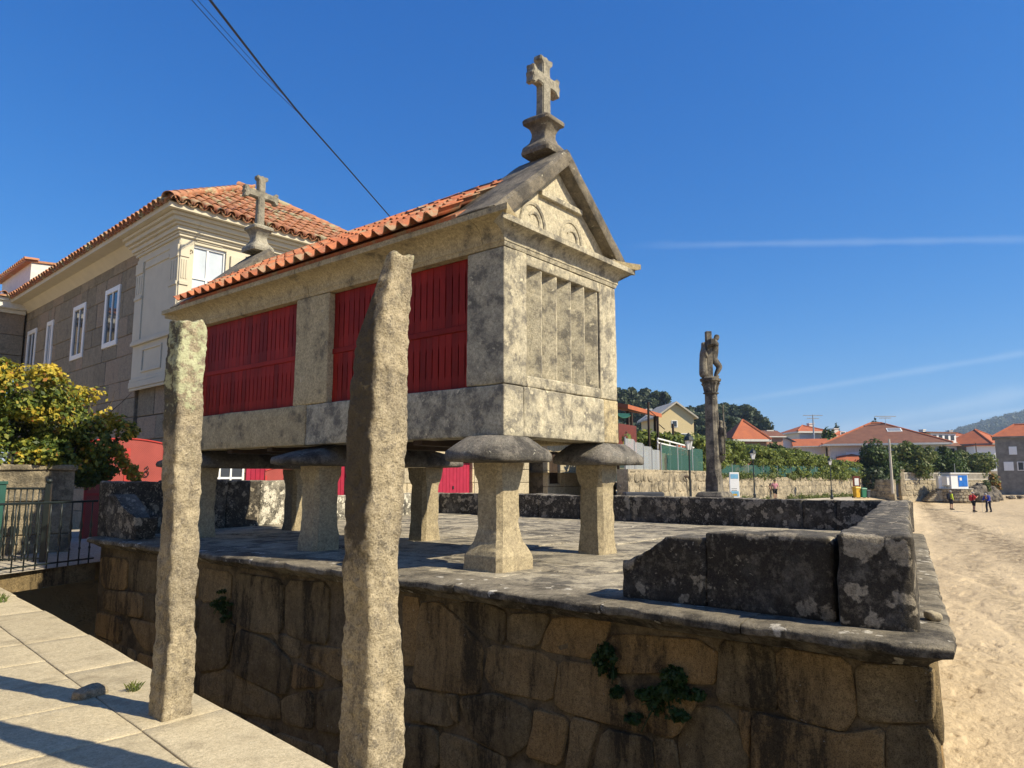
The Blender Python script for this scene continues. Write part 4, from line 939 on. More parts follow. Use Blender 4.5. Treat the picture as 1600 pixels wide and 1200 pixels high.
def build_granary():
    root = empty('granary', (GXC, (GY0+GY1)/2, PZ), 0, 'long raised stone granary on mushroom-capped legs, with red slatted sides and tiled roof', 'granary')
    inv = Matrix.Translation((-GXC, -(GY0+GY1)/2, -PZ))
    grp = bpy.data.objects.new('tmp', None)
    L = []
    def put(o): o.matrix_local = inv @ o.matrix_local; return o
    def stone(name, x0, x1, y0, y1, z0, z1, mat='granary', cell=.12, bev=.018, amp=.006, seed=0, parent=root, deform=None):
        me = rough_box(x1-x0, y1-y0, z1-z0, cell, bev, amp, 4, seed, deform, name); o = link(name, me, MT[mat], parent); o.matrix_local = inv @ Matrix.Translation(((x0+x1)/2, (y0+y1)/2, (z0+z1)/2)); return o
    def raw(mb, name, mat, parent=root, smooth=False, bevel=0, cuts=0, amp=0, freq=4, seed=0, ang=45):
        me = mb.mesh(name, False, bevel)
        if cuts: subdiv_mesh(me, cuts)
        else:
            bm = bmesh.new(); bm.from_mesh(me); bmesh.ops.recalc_face_normals(bm, faces=bm.faces); bm.to_mesh(me); bm.free()
        if amp: roughen(me, amp, freq, seed)
        if smooth: smooth_angle(me, ang)
        o = link(name, me, MT[mat] if isinstance(mat, str) else mat, parent); o.matrix_local = inv.copy() if parent is root else Matrix.Identity(4); return o
    # legs
    def leg(cx, cy, kind, seed):
        mb = MB(); h = ZB-PZ-.27
        if kind == 'flared': secs = [(0, .30, .27, .05), (.16, .29, .26, .05), (.30, .215, .20, .05), (.42, .185, .18, .05), (.85, .18, .17, .05), (1.0, .205, .19, .04), (h, .22, .205, .04)]
        elif kind == 'plain': secs = [(0, .20, .19, .045), (.1, .19, .185, .05), (.3, .178, .175, .055), (.85, .175, .17, .055), (.95, .2, .19, .03), (h, .21, .2, .03)]
        else: secs = [(0, .215, .2, .045), (.5, .19, .18, .055), (.9, .19, .18, .05), (1.0, .205, .195, .03), (h, .21, .2, .03)]
        d_ = []
        for a, b in zip(secs, secs[1:]):
            for t in (0, .25, .5, .75): d_.append([a[k]+(b[k]-a[k])*t for k in range(4)])
        d_.append(secs[-1])
        mb.loft([sq_ring(cx, cy, s[1], s[2], s[3], PZ-.01+s[0]) for s in d_])
        o = raw(mb, 'leg', 'leg', smooth=True, cuts=2, amp=.013, freq=7, seed=seed, ang=28); return o
    lx0, lx1 = 5.90, 7.90
    for k, (cx, cy, kind) in enumerate([(lx0, 5.0, 'flared'), (lx1, 5.03, 'plain'), (lx0-.03, 8.12, 'taper'), (lx1-.03, 8.18, 'plain'), (lx0, 11.4, 'taper'), (lx1-.1, 11.5, 'plain')]): leg(cx, cy, kind, k+1)
    zc = ZB-.27
    # caps that keep the rats out
    def cap(cx, cy, hx0, hx1, hy0, hy1, seed, power=3.2):
        n = 40; secs = []
        for s, z in ((.95, 0.), (1.0, .012), (1.01, .05), (1.0, .095), (.95, .125), (.83, .175), (.72, .22), (.62, .255), (.57, .268), (.2, .27)):
            ring = []
            for k in range(n):
                th = 2*math.pi*k/n; c, s_ = math.cos(th), math.sin(th); m = (abs(c)**power+abs(s_)**power)**(-1/power)
                x = c*m*(hx1 if c > 0 else hx0)*s; y = s_*m*(hy1 if s_ > 0 else hy0)*s; f = .02*noise.fractal(Vector((x+cx, y+cy, z+seed))*4, .9, 2, 4); ring.append((cx+x*(1+f), cy+y*(1+f), zc+z+f*.6))
            secs.append(ring)
        mb = MB(); mb.loft(secs); return raw(mb, 'leg_cap', 'cap', smooth=True, ang=65)
    cap(lx0-.04, 4.98, .57, .55, .5, .42, 1, 3.0); cap(lx1+.06, 5.02, .56, .54, .44, .42, 2, 6.)
    for cy, sd in ((8.12, 3), (11.42, 4)):
        n = 40; cap(GXC, cy, 1.56, 1.52, .4, .4, sd, 9.)
    # floor, sill beams
    mb = MB(); mb.box(GX0+.05, GX1-.05, GY0+.05, GY1-.05, ZB+.06, ZB+.2); raw(mb, 'floor', 'wood_dark')
    for y in (6.1, 7.2, 9.2, 10.3): mb = MB(); mb.box(GX0+.1, GX1-.1, y, y+.14, ZB-.06, ZB+.058); raw(mb, 'joist', 'wood_dark', bevel=.01)
    for (a, b, sd) in ((GY0, 8.26, 1), (8.27, GY1, 2)):
        a2 = a+.30 if sd == 1 else a
        stone('sill_beam', GX0, GX0+.34, a, b, ZB, ZS, seed=sd, cell=.14, mat='gable' if sd == 1 else 'granary'); stone('sill_beam', GX1-.34, GX1, a+.001, b, ZB, ZS, seed=sd+5, cell=.2)
    stone('sill_beam', GX0+.345, GX1-.342, GY0, GY0+.34, ZB, ZS-.002, seed=3, mat='gable', cell=.12); stone('sill_beam', GX0+.345, GX1-.342, GY1-.34, GY1, ZB, ZS-.002, seed=4, cell=.3)
    # wall posts
    for (y0, y1, sd) in ((GY0+.004, 5.30, 1), (7.83, 8.58, 2), (11.4, GY1-.004, 3)):
        stone('wall_post', GX0+.005, GX0+.40, y0, y1, ZS+.004, ZT-.003, seed=20+sd, mat='gable' if sd == 1 else 'granary'); stone('wall_post', GX1-.40, GX1-.005, y0, y1, ZS+.004, ZT-.003, seed=30+sd, cell=.2, mat='gable' if sd == 1 else 'granary')
    # red slatted panels
    wid = .105
    def slat_mesh(h):
        w = wid/2-.002; s = .014; a = .13; mb = MB()   # outline pinched between a and h-a, so that slits open to the neighbours
        P = [(-w, 0), (w, 0), (w, a), (w-s*.5, a+.05), (w-s*.5, h-a-.05), (w, h-a), (w, h), (-w, h), (-w, h-a), (-w+s*.5, h-a-.05), (-w+s*.5, a+.05), (-w, a)]
        n = len(P); vs = [(0, p[0], p[1]) for p in P]+[(.024, p[0], p[1]) for p in P]
        mb.add(vs, [tuple(range(n)), tuple(range(2*n-1, n-1, -1))]+[(i, i+n, (i+1) % n+n, (i+1) % n) for i in range(n)]); me = mb.mesh('slat'); me.materials.append(MT['red'])
        bm = bmesh.new(); bm.from_mesh(me); bmesh.ops.recalc_face_normals(bm, faces=bm.faces); bmesh.ops.triangulate(bm, faces=[f for f in bm.faces if len(f.verts) > 4]); bm.to_mesh(me); bm.free(); return me
    zr = ZS+.70; me_lo = slat_mesh(zr-.035-ZS-.005); me_hi = slat_mesh(ZT-zr-.045)
    for (y0, y1) in ((5.30, 7.83), (8.58, 11.4)):
        xw = GX0+.10; pan = empty('panel', (0, 0, 0)); pan.parent = root; pan.matrix_local = inv @ Matrix.Translation((xw, (y0+y1)/2, ZS)); pinv = Matrix.Translation((-xw, -(y0+y1)/2, -ZS))
        n = int((y1-y0)/wid); st = (y1-y0)/n; rnd = random.Random(int(y0*10))
        for k in range(n):
            for me, z in ((me_lo, ZS+.005), (me_hi, zr+.035)):
                o = link('slat', me, None, pan); o.matrix_local = pinv @ Matrix.Translation((xw+rnd.uniform(-.002, .002), y0+(k+.5)*st, z)) @ Matrix.Diagonal((1, st/wid, 1, 1))
        mb = MB(); mb.box(xw-.02, xw+.03, y0+.003, y1-.003, zr-.034, zr+.034); o = mb.build('rail', MT['red'], pan, bevel=.004); o.matrix_local = pinv.copy()
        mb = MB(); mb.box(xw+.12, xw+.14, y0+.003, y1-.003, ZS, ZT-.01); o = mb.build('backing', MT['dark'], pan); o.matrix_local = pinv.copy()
        mb = MB(); mb.box(GX1-.13, GX1-.08, y0, y1, ZS, ZT-.01); raw(mb, 'rear_panel', 'red')
    # louvred gable wall: upright stone fins between the corner posts
    xl, xr = GX0+.42, GX1-.42; n = 5; st = (xr-xl)/n
    for k in range(n):
        a = xl+k*st; prof = [(a, GY0+.26), (a+st*.90, GY0+.022), (a+st*.985, GY0+.028), (a+st*.985, GY0+.31), (a, GY0+.31)]
        mb = MB(); mb.prism(prof, 'z', ZS+.10, ZT-.10); raw(mb, 'louvre_fin', 'gable', cuts=5, amp=.004, freq=8, seed=k, smooth=True, ang=35)
        mb = MB(); mb.add([(a, GY0+.21, ZS+.13), (a+st*.98, GY0+.05, ZS+.10), (a+st*.98, GY0+.0, ZS+.10), (a, GY0+.0, ZS+.10), (a, GY0+.0, ZS+.09), (a+st, GY0+.0, ZS+.09)], [(0, 1, 2, 3)]); 
    stone('gable_sill', xl-.02, xr+.02, GY0+.006, GY0+.3, ZS+.003, ZS+.13, 'gable', seed=50); stone('gable_lintel', xl-.02, xr+.02, GY0+.006, GY0+.3, ZT-.13, ZT-.003, 'gable', seed=51)
    mb = MB(); mb.box(xl-.1, xr+.1, GY0+.312, GY0+.38, ZS, ZT-.004); raw(mb, 'gable_core', 'gable')
    mb = MB(); mb.box(GX0+.405, GX1-.405, GY1-.3, GY1-.02, ZS+.002, ZT-.004); raw(mb, 'end_wall', 'granary')
    # moulded cornice
    def cove(o=0., top=.34, ext=.25):
        pts = [(0, 0), (-.012, .045), (-.02, .05)]
        for k in range(9):
            a = math.pi/2*k/8; pts.append((-.02-(ext-.03)*(1-math.cos(a)), .06+(top-.13)*math.sin(a)))
        pts += [(-ext, top-.065), (-ext, top), (.3, top), (.3, 0)]
        return pts
    def cornice_side(y0, y1, sgn, sd, m0=0., m1=0.):
        pr = cove(); secs = []; n = max(2, int((y1-y0)/.12))
        for k in range(n+1):
            sec = []
            for o_, z in pr:
                lo = y0+.004+(min(o_, 0)*m0); hi = y1-.004-(min(o_, 0)*m1); y = lo+(hi-lo)*k/n
                f = .006*noise.fractal(Vector((o_, y, z+sd))*5, .9, 2, 3) if o_ < .2 else 0; x = GX0+o_+f if sgn < 0 else GX1-o_-f; sec.append((x, y, ZT+z+f*.5))
            secs.append(sec)
        mb = MB(); mb.loft(secs); raw(mb, 'cornice_stone', 'granary', smooth=True, ang=38)
    cornice_side(5.05, 8.28, -1, 1); cornice_side(8.28, GY1, -1, 2, 0, 1.); cornice_side(5.05, 8.28, 1, 3); cornice_side(8.28, GY1, 1, 4, 0, 1.)
    cornice_side(GY0, 5.05, -1, 5, 1., 0); cornice_side(GY0, 5.05, 1, 6, 1., 0)
    def cornice_end(y, sgn, mat, sd):
        pr = cove(top=.27, ext=.17); n = 18
        for j in range(2):
            a0, a1 = (0., .55) if j == 0 else (.55, 1.); secs = []
            for k in range(n+1):
                t = a0+(a1-a0)*k/n; sec = []
                for o_, z in pr:
                    oo = min(o_, 0); xa, xb = GX0+oo*1.35, GX1-oo*1.35; x = xa+(xb-xa)*t; f = .006*noise.fractal(Vector((x, o_, z+sd))*5, .9, 2, 3) if o_ < .2 else 0
                    sec.append((x+(.003 if k == 0 else -.003 if k == n else 0), y+(o_+f)*sgn, ZT+z+f*.5))
                secs.append(sec)
            mb = MB(); mb.loft(secs); raw(mb, 'cornice_stone', mat, smooth=True, ang=38)
    cornice_end(GY0, 1, 'gable', 9); cornice_end(GY1, -1, 'granary', 10)
    # pediments with raking copings and finial crosses
    zp = ZT+.275; ax = GXC; az = 5.56
    def pediment(y, sgn, near):
        az = 5.56 if near else 5.66
        m = 'gable' if near else 'granary'
        mb = MB(); mb.prism([(GX0-.1, zp), (GX1+.1, zp), (ax, az-.14)], 'y', y+.10*sgn, y+.4*sgn); ped = raw(mb, 'pediment', 'pediment' if near else m, cuts=6, amp=.004, freq=6, smooth=True, ang=30)
        for s in (-1, 1):
            xo = GXC+s*1.37; x0 = GXC
            def sec(t, w0, w1):
                x = xo+(x0-xo)*t; z = zp+.10+(az-zp-.10)*t; nx, nz = s*.62, .78; b = .19 if t < .1 else .17; return x, z, nx, nz, b
            secs = []; n = 16
            for k in range(n+1):
                t = k/n; x, z, nx, nz, b = sec(t, 0, 0); ring = []
                for (yy, up) in ((-.055, -b), (-.07, -b+.02), (-.07, -.035), (-.035, .0), (.25, .012), (.72, .0), (.76, -.03), (.76, -b-.2)):
                    f = .008*noise.fractal(Vector((x, yy, z+s))*5, .9, 2, 3)
                    dx, dz = (0, -.06+(up*1.15+.06)*min(1., t*1.3)) if up < -.25 else (nx*up, nz*up) if t < 1 else (0, up*1.25)
                    ring.append((x+dx+f*nx, y+yy*sgn, z+dz+f))
                secs.append(ring)
            mb = MB(); mb.loft(secs); raw(mb, 'raking_coping', 'coping', smooth=True, ang=40)
            stone('coping_foot', min(xo, xo-s*.34), max(xo, xo-s*.34), min(y-.05*sgn, y+.69*sgn), max(y-.05*sgn, y+.69*sgn), zp+.003, zp+.10, 'coping', seed=70+s, bev=.03)
        if near:   # carved bar and two scrolls on the pediment
            mb = MB(); mb.box(ax-.40, ax+.46, y+.045, y+.11, 4.865, 4.935); raw(mb, 'carved_bar', m, bevel=.008)
            for sx in (-.52, .26):
                mb = MB(); pts = [(ax+sx+.23*math.cos(a), y+.112, 4.42+.05+.27*math.sin(a)) for a in [math.pi*k/14 for k in range(15)]]; mb.tube(pts, .032, 6); raw(mb, 'carved_scroll', m, smooth=True)
                mb = MB(); pts = [(ax+sx+.02+.11*math.cos(a), y+.106, 4.45+.05+.13*math.sin(a)) for a in [math.pi*(k/10)-.6 for k in range(11)]]; mb.tube(pts, [.018+.012*math.sin(k/10*math.pi) for k in range(11)], 6); raw(mb, 'carved_scroll', m, smooth=True)
        yc = y+.32*sgn
        fin = empty('finial_cross', (0, 0, 0)); fin.parent = root; fin.matrix_local = inv @ Matrix.Translation((ax, yc, az-.12)); fi = Matrix.Translation((-ax, -yc, -(az-.12)))
        secs = []
        for s_, z in ((.215, 0), (.225, .05), (.21, .12), (.18, .16), (.14, .22), (.12, .30), (.12, .38), (.14, .44), (.175, .50), (.205, .52), (.21, .57), (.195, .60), (.09, .612)):
            secs.append(sq_ring(ax, yc, s_*.96, s_*.96, s_*.12, az-.12+(.12+z*.8)))
        mb = MB(); mb.loft(secs); me = mb.mesh('pedestal'); subdiv_mesh(me, 2); roughen(me, .008, 8, 3); smooth_angle(me, 45); o = link('pedestal', me, MT['coping' if near else 'finial'], fin); o.matrix_local = fi.copy()
        z0 = az-.12+.60; H = .86 if near else 1.0; w = .084 if near else .068
        outl = [(-w, 0), (w*.9, 0), (w*.8, H*.45), (w, H*.52)]
        a = .30 if near else .36; zc_ = z0+H*.62
        def arm(pts): return pts
        # outline of a cross with flared, notched ends
        def flare(L, w, f): return [(w, L-.16), (w*1.05, L-.11), (w+f, L-.07), (w+f*.9, L-.01), (w*.55, L-.025), (0, L), (-w*.55, L-.025), (-w-f*.9, L-.01), (-w-f, L-.07), (-w*1.05, L-.11), (-w, L-.16)]
        Ht = H*.38; top = [(p[0], zc_+p[1]) for p in flare(Ht, w*.95, .05)]
        right = [(p[1], zc_-p[0]) for p in flare(a, w*.9, .05)]; left = [(-p[1], zc_+p[0]) for p in flare(a, w*.9, .05)]
        poly = [(-w*1.05, z0-.02), (w*1.05, z0-.02), (w*.92, zc_-w)]+[(x, z) for x, z in right[::-1]][::-1][::1]
        right_o = [(p[1], zc_+p[0]) for p in flare(a, w*.9, .05)][::-1]; top_o = [(p[0], zc_+p[1]) for p in flare(Ht, w*.95, .05)]; left_o = [(-p[1], zc_+p[0]) for p in flare(a, w*.9, .05)]
        poly = [(-w*1.05, z0-.02), (w*1.05, z0-.02), (w*.92, zc_-w*.92)]+right_o+[(w*.95, zc_+w*.95)]+top_o+[(-w*.95, zc_+w*.95)]+left_o+[(-w*.92, zc_-w*.92)]
        mb = MB(); mb.prism([(ax+p[0], p[1]) for p in poly], 'y', yc-.062, yc+.062); me = mb.mesh('cross')
        bm = bmesh.new(); bm.from_mesh(me); bmesh.ops.recalc_face_normals(bm, faces=bm.faces)
        bmesh.ops.bevel(bm, geom=[e for e in bm.edges if e.is_manifold and e.calc_face_angle(0) > 1.2], offset=.012, segments=2, affect='EDGES', clamp_overlap=True)
        bmesh.ops.triangulate(bm, faces=bm.faces); bmesh.ops.subdivide_edges(bm, edges=[e for e in bm.edges if e.calc_length() > .06], cuts=1); bm.to_mesh(me); bm.free()
        roughen(me, .008, 9, 5); smooth_angle(me, 50); o = link('cross', me, MT['finial'], fin); o.matrix_local = fi.copy()
    pediment(GY0, 1, True); pediment(GY1, -1, False)
    # roof: S-tiles, each its own piece
    def s_tile(w, L):
        n = 12; prof = []
        for k in range(n+1):
            t = k/n; x = -w*.06+t*w*1.12; ph = (x/w)*2*math.pi; prof.append((x, .042*math.cos(ph)+.009*math.cos(2*ph)))
        vs = []
        for yy, dz in ((0, .034), (L, 0)):
            vs += [(x, yy, z+dz) for x, z in prof]
        for yy, dz in ((0, .034), (L, 0)): vs += [(x, yy, z+dz-.014) for x, z in prof]
        m = n+1; fs = []
        for k in range(n): fs += [(k, k+1, m+k+1, m+k), (2*m+k+1, 2*m+k, 3*m+k, 3*m+k+1), (k+1, k, 2*m+k, 2*m+k+1)]
        fs += [(0, m, 3*m, 2*m), (m-1, 2*m-1+2*m, 2*m-1, m-1)[:0] or (n, 2*m+n, 3*m+n, m+n)]
        me = bpy.data.meshes.new('roof_tile'); me.from_pydata(vs, [], fs); me.polygons.foreach_set('use_smooth', [True]*len(fs)); me.materials.append(MT['tile']); smooth_angle(me, 50); return me
    ex, ez = GX0-.29, ZT+.375; rx, rz = GXC, 5.36
    S = Vector((rx-ex, 0, rz-ez)); SL = S.length; S.normalize(); U = Vector((0, -1, 0)); Nn = U.cross(S)
    ya, yb = GY0+.62, GY1-.42; pitch = .222; ncol = int((yb-ya)/pitch); pitch = (yb-ya)/ncol; rows = 5; rl = SL/rows; tm = s_tile(pitch, rl+.07); rnd = random.Random(3)
    for c in range(ncol):
        for r in range(rows):
            o = link('roof_tile', tm, None, root)
            p = Vector((ex, yb-c*pitch, ez))+S*(r*rl-.02+rnd.uniform(-.012, .012))+Nn*(.038+rnd.uniform(-.005, .007)); o.matrix_local = inv @ frame_matrix(p, U, S, Nn) @ Matrix.Rotation(rnd.uniform(-.016, .016), 4, 'Z')
    # far slope in one piece
    S2 = Vector((-S.x, 0, S.z)); U2 = Vector((0, 1, 0)); N2 = U2.cross(S2); mb = MB()
    for c in range(ncol):
        for r in range(rows):
            M = frame_matrix(Vector((GXC+(GXC-ex), ya+c*pitch, ez))+S2*(r*rl-.02)+N2*.03, U2, S2, N2); mb.add([M @ v.co for v in tm.vertices], [tuple(f.vertices) for f in tm.polygons])
    o = raw(mb, 'far_slope_tiles', 'tile', smooth=True); o['kind'] = 'stuff'
    mb = MB(); mb.prism([(GX0-.2, ZT+.345), (GX1+.2, ZT+.345), (GXC, rz-.02)], 'y', ya-.12, yb+.12); raw(mb, 'roof_bed', 'mortar')
    for sx in (-1, 1): mb = MB(); mb.add([(GXC+sx*x, y, z) for y in (ya-.1, yb+.1) for x, z in ((GXC-ex-.075, ez-.02), (GXC-ex-.07, ez+.03), (.9, ez+.33), (.9, ez+.27))], [(0, 1, 2, 3), (7, 6, 5, 4), (0, 4, 5, 1), (1, 5, 6, 2), (2, 6, 7, 3), (3, 7, 4, 0)]); raw(mb, 'under_tiling', 'tile')
    mb = MB(); mb.prism([(GXC-.6, 4.9), (GXC+.6, 4.9), (GXC, rz+.03)], 'y', GY1-.95, GY1-.3); raw(mb, 'ridge_bedding', 'mortar')
    # ridge tiles
    def barrel(r0, r1, L, th=.013, n=9):
        vs = []; 
        for (yy, r_) in ((0, r0), (L, r1)):
            for q in (r_, r_-th):
                vs += [(q*math.cos(math.pi*k/n), yy, q*math.sin(math.pi*k/n)) for k in range(n+1)]
        m = n+1; fs = []
        for k in range(n): fs += [(k, k+1, 2*m+k+1, 2*m+k), (m+k+1, m+k, 3*m+k, 3*m+k+1), (k+1, k, m+k, m+k+1), (2*m+k, 2*m+k+1, 3*m+k+1, 3*m+k)]
        fs += [(0, 2*m, 3*m, m), (n, m+n, 3*m+n, 2*m+n)]
        me = bpy.data.meshes.new('tile'); me.from_pydata(vs, [], fs); smooth_angle(me, 50); return me
    global BARREL; BARREL = barrel
    bt = barrel(.115, .10, .44); bt.materials.append(MT['tile']); y = ya-.02
    while y < yb-.1:
        o = link('ridge_tile', bt, None, root); o.matrix_local = inv @ Matrix.Translation((GXC, y, rz-.01+rnd.uniform(-.004, .004))) @ Matrix.Rotation(R(1.5), 4, 'X'); y += .38
    return root
build_granary()

# ------------------------------------------------------------------ the big house behind
def window(parent, o, U, V, w, h, panes=(2, 2), mat='white', depth=.06, fw=.07, name='window', recess=.0, transom=None, glass='glass'):
    """a framed window on the plane through o (lower left corner); W = U x V points outwards"""
    o = Vector(o); U = Vector(U); V = Vector(V); W = U.cross(V); M = frame_matrix(o-W*recess, U, V, W)
    mb = MB(); mb.box(0, fw, 0, h, -.02, depth); mb.box(w-fw, w, 0, h, -.02, depth); mb.box(fw, w-fw, 0, fw, -.02, depth-.001); mb.box(fw, w-fw, h-fw, h, -.02, depth-.001)
    win = mb.build(name, MT[mat], parent, bevel=.006); win.matrix_local = M
    iw, ih = w-2*fw, h-2*fw
    xs = [fw+iw*k/panes[0] for k in range(panes[0]+1)]; ys = [fw+ih*k/panes[1] for k in range(panes[1]+1)] if transom is None else [fw, fw+ih*transom, fw+ih]
    mb = MB(); b = .022
    for x in xs[1:-1]: mb.box(x-b, x+b, fw, h-fw, -.015, depth-.015)
    for y in ys[1:-1]: mb.box(fw, w-fw, y-b, y+b, -.012, depth-.012)
    if len(xs) > 2 or len(ys) > 2: mb.build('glazing_bar', MT[mat], win)
    for i in range(len(xs)-1):
        for j in range(len(ys)-1):
            mb = MB(); mb.box(xs[i]+.004, xs[i+1]-.004, ys[j]+.004, ys[j+1]-.004, 0, .012); mb.build('pane', MT[glass], win)
    return win
HS = 1.0667; HLOC = (7.04*HS, 15.1*HS, EYE+(.3-EYE)*HS)
def build_house():
    rz = -R(3.1); root = empty('stone_house', HLOC, rz, 'large granite house with cream plaster corner bay and hipped old tile roof', 'house')
    Z = -.3; root.scale = (HS, HS, HS)               # Z: local z of the surveyed zero
    X, Y, U3 = Vector((1, 0, 0)), Vector((0, 1, 0)), Vector((0, 0, 1))
    LEN = 13.2; WID = 5.6
    def B(name, x0, x1, y0, y1, z0, z1, mat, bevel=0, parent=root): mb = MB(); mb.box(x0, x1, y0, y1, z0+Z, z1+Z); return mb.build(name, MT[mat], parent, bevel=bevel)
    B('core', .36, WID-.1, .62, LEN, .2, 7.1, 'mortar')
    B('upper_core', .2, WID-.1, .2, 2.25, 3.75, 7.1, 'plaster')
    # side wall of dressed blocks (shaded side), with its windows
    wins = [(3.72, 4.88, 1.03, 1.56), (6.27, 4.85, 1.05, 1.56), (9.2, 4.85, .62, 1.5), (10.95, 4.85, 1.0, 1.5)]
    U = -Y; o = Vector((.12, LEN, .2+Z))
    ops = [(LEN-(y+w), z-.2, LEN-y, z+h-.2) for (y, z, w, h) in wins]
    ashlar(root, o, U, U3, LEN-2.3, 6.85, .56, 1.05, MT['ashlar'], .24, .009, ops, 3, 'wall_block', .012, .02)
    for (y, z, w, h) in wins: window(root, Vector((.12, y+w, z+Z)), U, U3, w, h, (2, 1), fw=.13, depth=.05, recess=.0)
    # side and front of the lower storey below the bay
    ashlar(root, (.2, 2.3, .2+Z), U, U3, 1.9, 3.45, .5, .9, MT['ashlar'], .2, .014, (), 5, 'wall_block', .012, .02)
    fo = [(.62, 1.02, 1.78, 2.5), (1.9, .2, 2.35, 2.5)]
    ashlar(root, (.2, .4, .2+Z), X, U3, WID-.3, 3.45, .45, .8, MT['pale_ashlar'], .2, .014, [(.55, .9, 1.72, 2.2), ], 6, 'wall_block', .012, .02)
    window(root, Vector((.75, .4, 1.1+Z)), X, U3, 1.16, 1.3, (4, 3), fw=.05, depth=.05)
    for x0 in (1.95, 4.2):
        sh = empty('shutter'); sh.parent = root
        for k in range(5): mb = MB(); mb.box(x0+.115*k, x0+.115*k+.11, .33, .372, 1.05+Z, 2.4+Z); mb.build('board', MT['crimson'], sh, bevel=.005)
    # corner bay: plastered, standing out over the lower storey
    z0, z1 = 3.62, 7.0
    def plate(face, u0, u1, v0, v1, t, name='panel_moulding', bevel=.008, mat='plaster'):
        mb = MB()
        if face == 's': mb.box(-t, .02, u0, u1, v0+Z, v1+Z)
        else: mb.box(u0, u1, -t, .02, v0+Z, v1+Z)
        return mb.build(name, MT[mat], root, bevel=bevel)
    B('bay_wall', 0, .3, .0, 2.34, z0, z1, 'plaster')
    # front: piers between windows
    fx = [(.0, .22)]; x = .22; wx = []
    while x+.82 < WID: wx.append(x); fx.append((x+.82, min(x+1.28, WID))); x += 1.28
    for a, b in fx: B('pier', max(a, .302) if a else .302, b if b > .31 else .304, .0, .3, z0, z1, 'plaster') if b > .31 else None
    for x in wx:
        B('apron', max(x, .305), x+.82, .002, .3, z0, 4.78, 'plaster'); B('lintel', max(x, .305), x+.82, .002, .3, 6.7, z1, 'plaster')
        window(root, Vector((x, .10, 4.78+Z)), X, U3, .84, 1.92, (2, 2), fw=.06, depth=.05, transom=.62, glass='sky_curtain')
    # side panels, ledges and pilasters
    plate('s', .0, 2.36, 4.62, 4.70, .07, 'ledge'); plate('s', .0, 2.36, 4.70, 4.74, .045, 'ledge'); plate('s', 0, 2.36, 3.62, 3.76, .045, 'base_moulding'); plate('s', 0, 2.36, 3.76, 3.84, .028, 'base_moulding'); plate('s', -.0, 2.36, 3.56, 3.62, .02, 'base_moulding')
    for (a, b) in ((.0, .42), (1.92, 2.36)):
        plate('s', a, b, 4.745, 6.35, .03, 'pilaster'); plate('s', a, b, 5.72, 5.80, .055, 'pilaster_band'); plate('s', a-.0, b, 6.35, 6.62, .05, 'capital')
        for k in range(3): uu = a+.08+(b-a-.16)*k/2; plate('s', uu-.022, uu+.022, 5.86, 6.3, .046, 'flute')
    plate('s', .5, 1.86, 6.42, 6.5, .03); plate('s', .0, 2.36, 6.62, 6.72, .02, 'frieze')
    for (a, b, v0, v1) in ((.62, 1.72, 3.95, 4.0), (.62, 1.72, 4.46, 4.51)): plate('s', a, b, v0, v1, .03)
    for (a, b) in ((.62, .67), (1.67, 1.72)): plate('s', a, b, 4.0, 4.46, .03)
    for x in wx+[wx[-1]+1.28]:
        c = x-.23 if x > .3 else .1; a, b = (c-.14, c+.14) if x > .3 else (.0, .2)
        plate('f', a, b, 4.745, 6.35, .03, 'pilaster'); plate('f', a, b, 5.72, 5.80, .055, 'pilaster_band'); plate('f', a, b, 6.35, 6.62, .05, 'capital')
        for k in range(3): uu = a+.05+(b-a-.10)*k/2; plate('f', uu-.018, uu+.018, 5.86, 6.3, .044, 'flute')
        mb = MB(); mb.tube([(b+.02+.06*math.cos(t)*(1-k/16), -.02, 6.5+.06*math.sin(t)*(1-k/16)+Z) for k, t in enumerate([.6*j for j in range(14)])], .014, 5); mb.build('scroll', MT['plaster'], root)
    for x in wx: plate('f', x+.12, x+.72, 6.76, 6.8, .02, 'frieze')
    plate('f', 0, WID, 4.62, 4.70, .07, 'ledge'); plate('f', 0, WID, 3.62, 3.76, .045, 'base_moulding')
    # cornice of the bay, in stacked steps, and the eaves
    for (zz, hh, e) in ((6.80, .06, .05), (6.86, .05, .08), (6.91, .10, .13), (7.01, .06, .19), (7.07, .10, .26), (7.17, .07, .33)):
        mb = MB(); mb.box(-e, .3, -e, 2.36+min(e, .2), zz+Z, zz+hh-.001+Z); mb.build('cornice', MT['plaster'], root, bevel=.006)
        mb = MB(); mb.box(.301, WID, -e, .3, zz+Z, zz+hh-.001+Z); mb.build('cornice', MT['plaster'], root, bevel=.006)
    OV = .46; ez = 7.36
    mb = MB(); mb.box(-OV, .36, 2.57, LEN+.1, 7.24+Z, ez-.001+Z); mb.build('soffit', MT['plaster'], root); mb = MB(); mb.box(-OV+.001, WID+OV, -OV, 2.566, 7.245+Z, ez-.001+Z); mb.build('soffit', MT['plaster'], root)
    mb = MB(); mb.prism([(.12, 7.0+Z), (.12, 7.24+Z), (-.14, 7.24+Z)], 'y', 2.4, LEN); mb.build('eaves_cove', MT['plaster'], root)
    # roof
    half = WID/2+OV; rise = half*.66; rzp = ez+rise; hipy = -OV+half
    A = Vector((-OV-.04, -OV-.04, ez+Z)); Bc = Vector((WID+OV+.04, -OV-.04, ez+Z)); R1 = Vector((WID/2, hipy, rzp+Z)); R2 = Vector((WID/2, LEN+.2, rzp+Z)); C2 = Vector((-OV-.04, LEN+.2, ez+Z)); D2 = Vector((WID+OV+.04, LEN+.2, ez+Z))
    mb = MB(); mb.add([A, Bc, R1, R2, C2, D2], [(0, 1, 2), (0, 2, 3, 4), (1, 5, 3, 2), (4, 3, 5), (0, 4, 5, 1)]); roof = mb.build('roof', MT['mortar'], root)
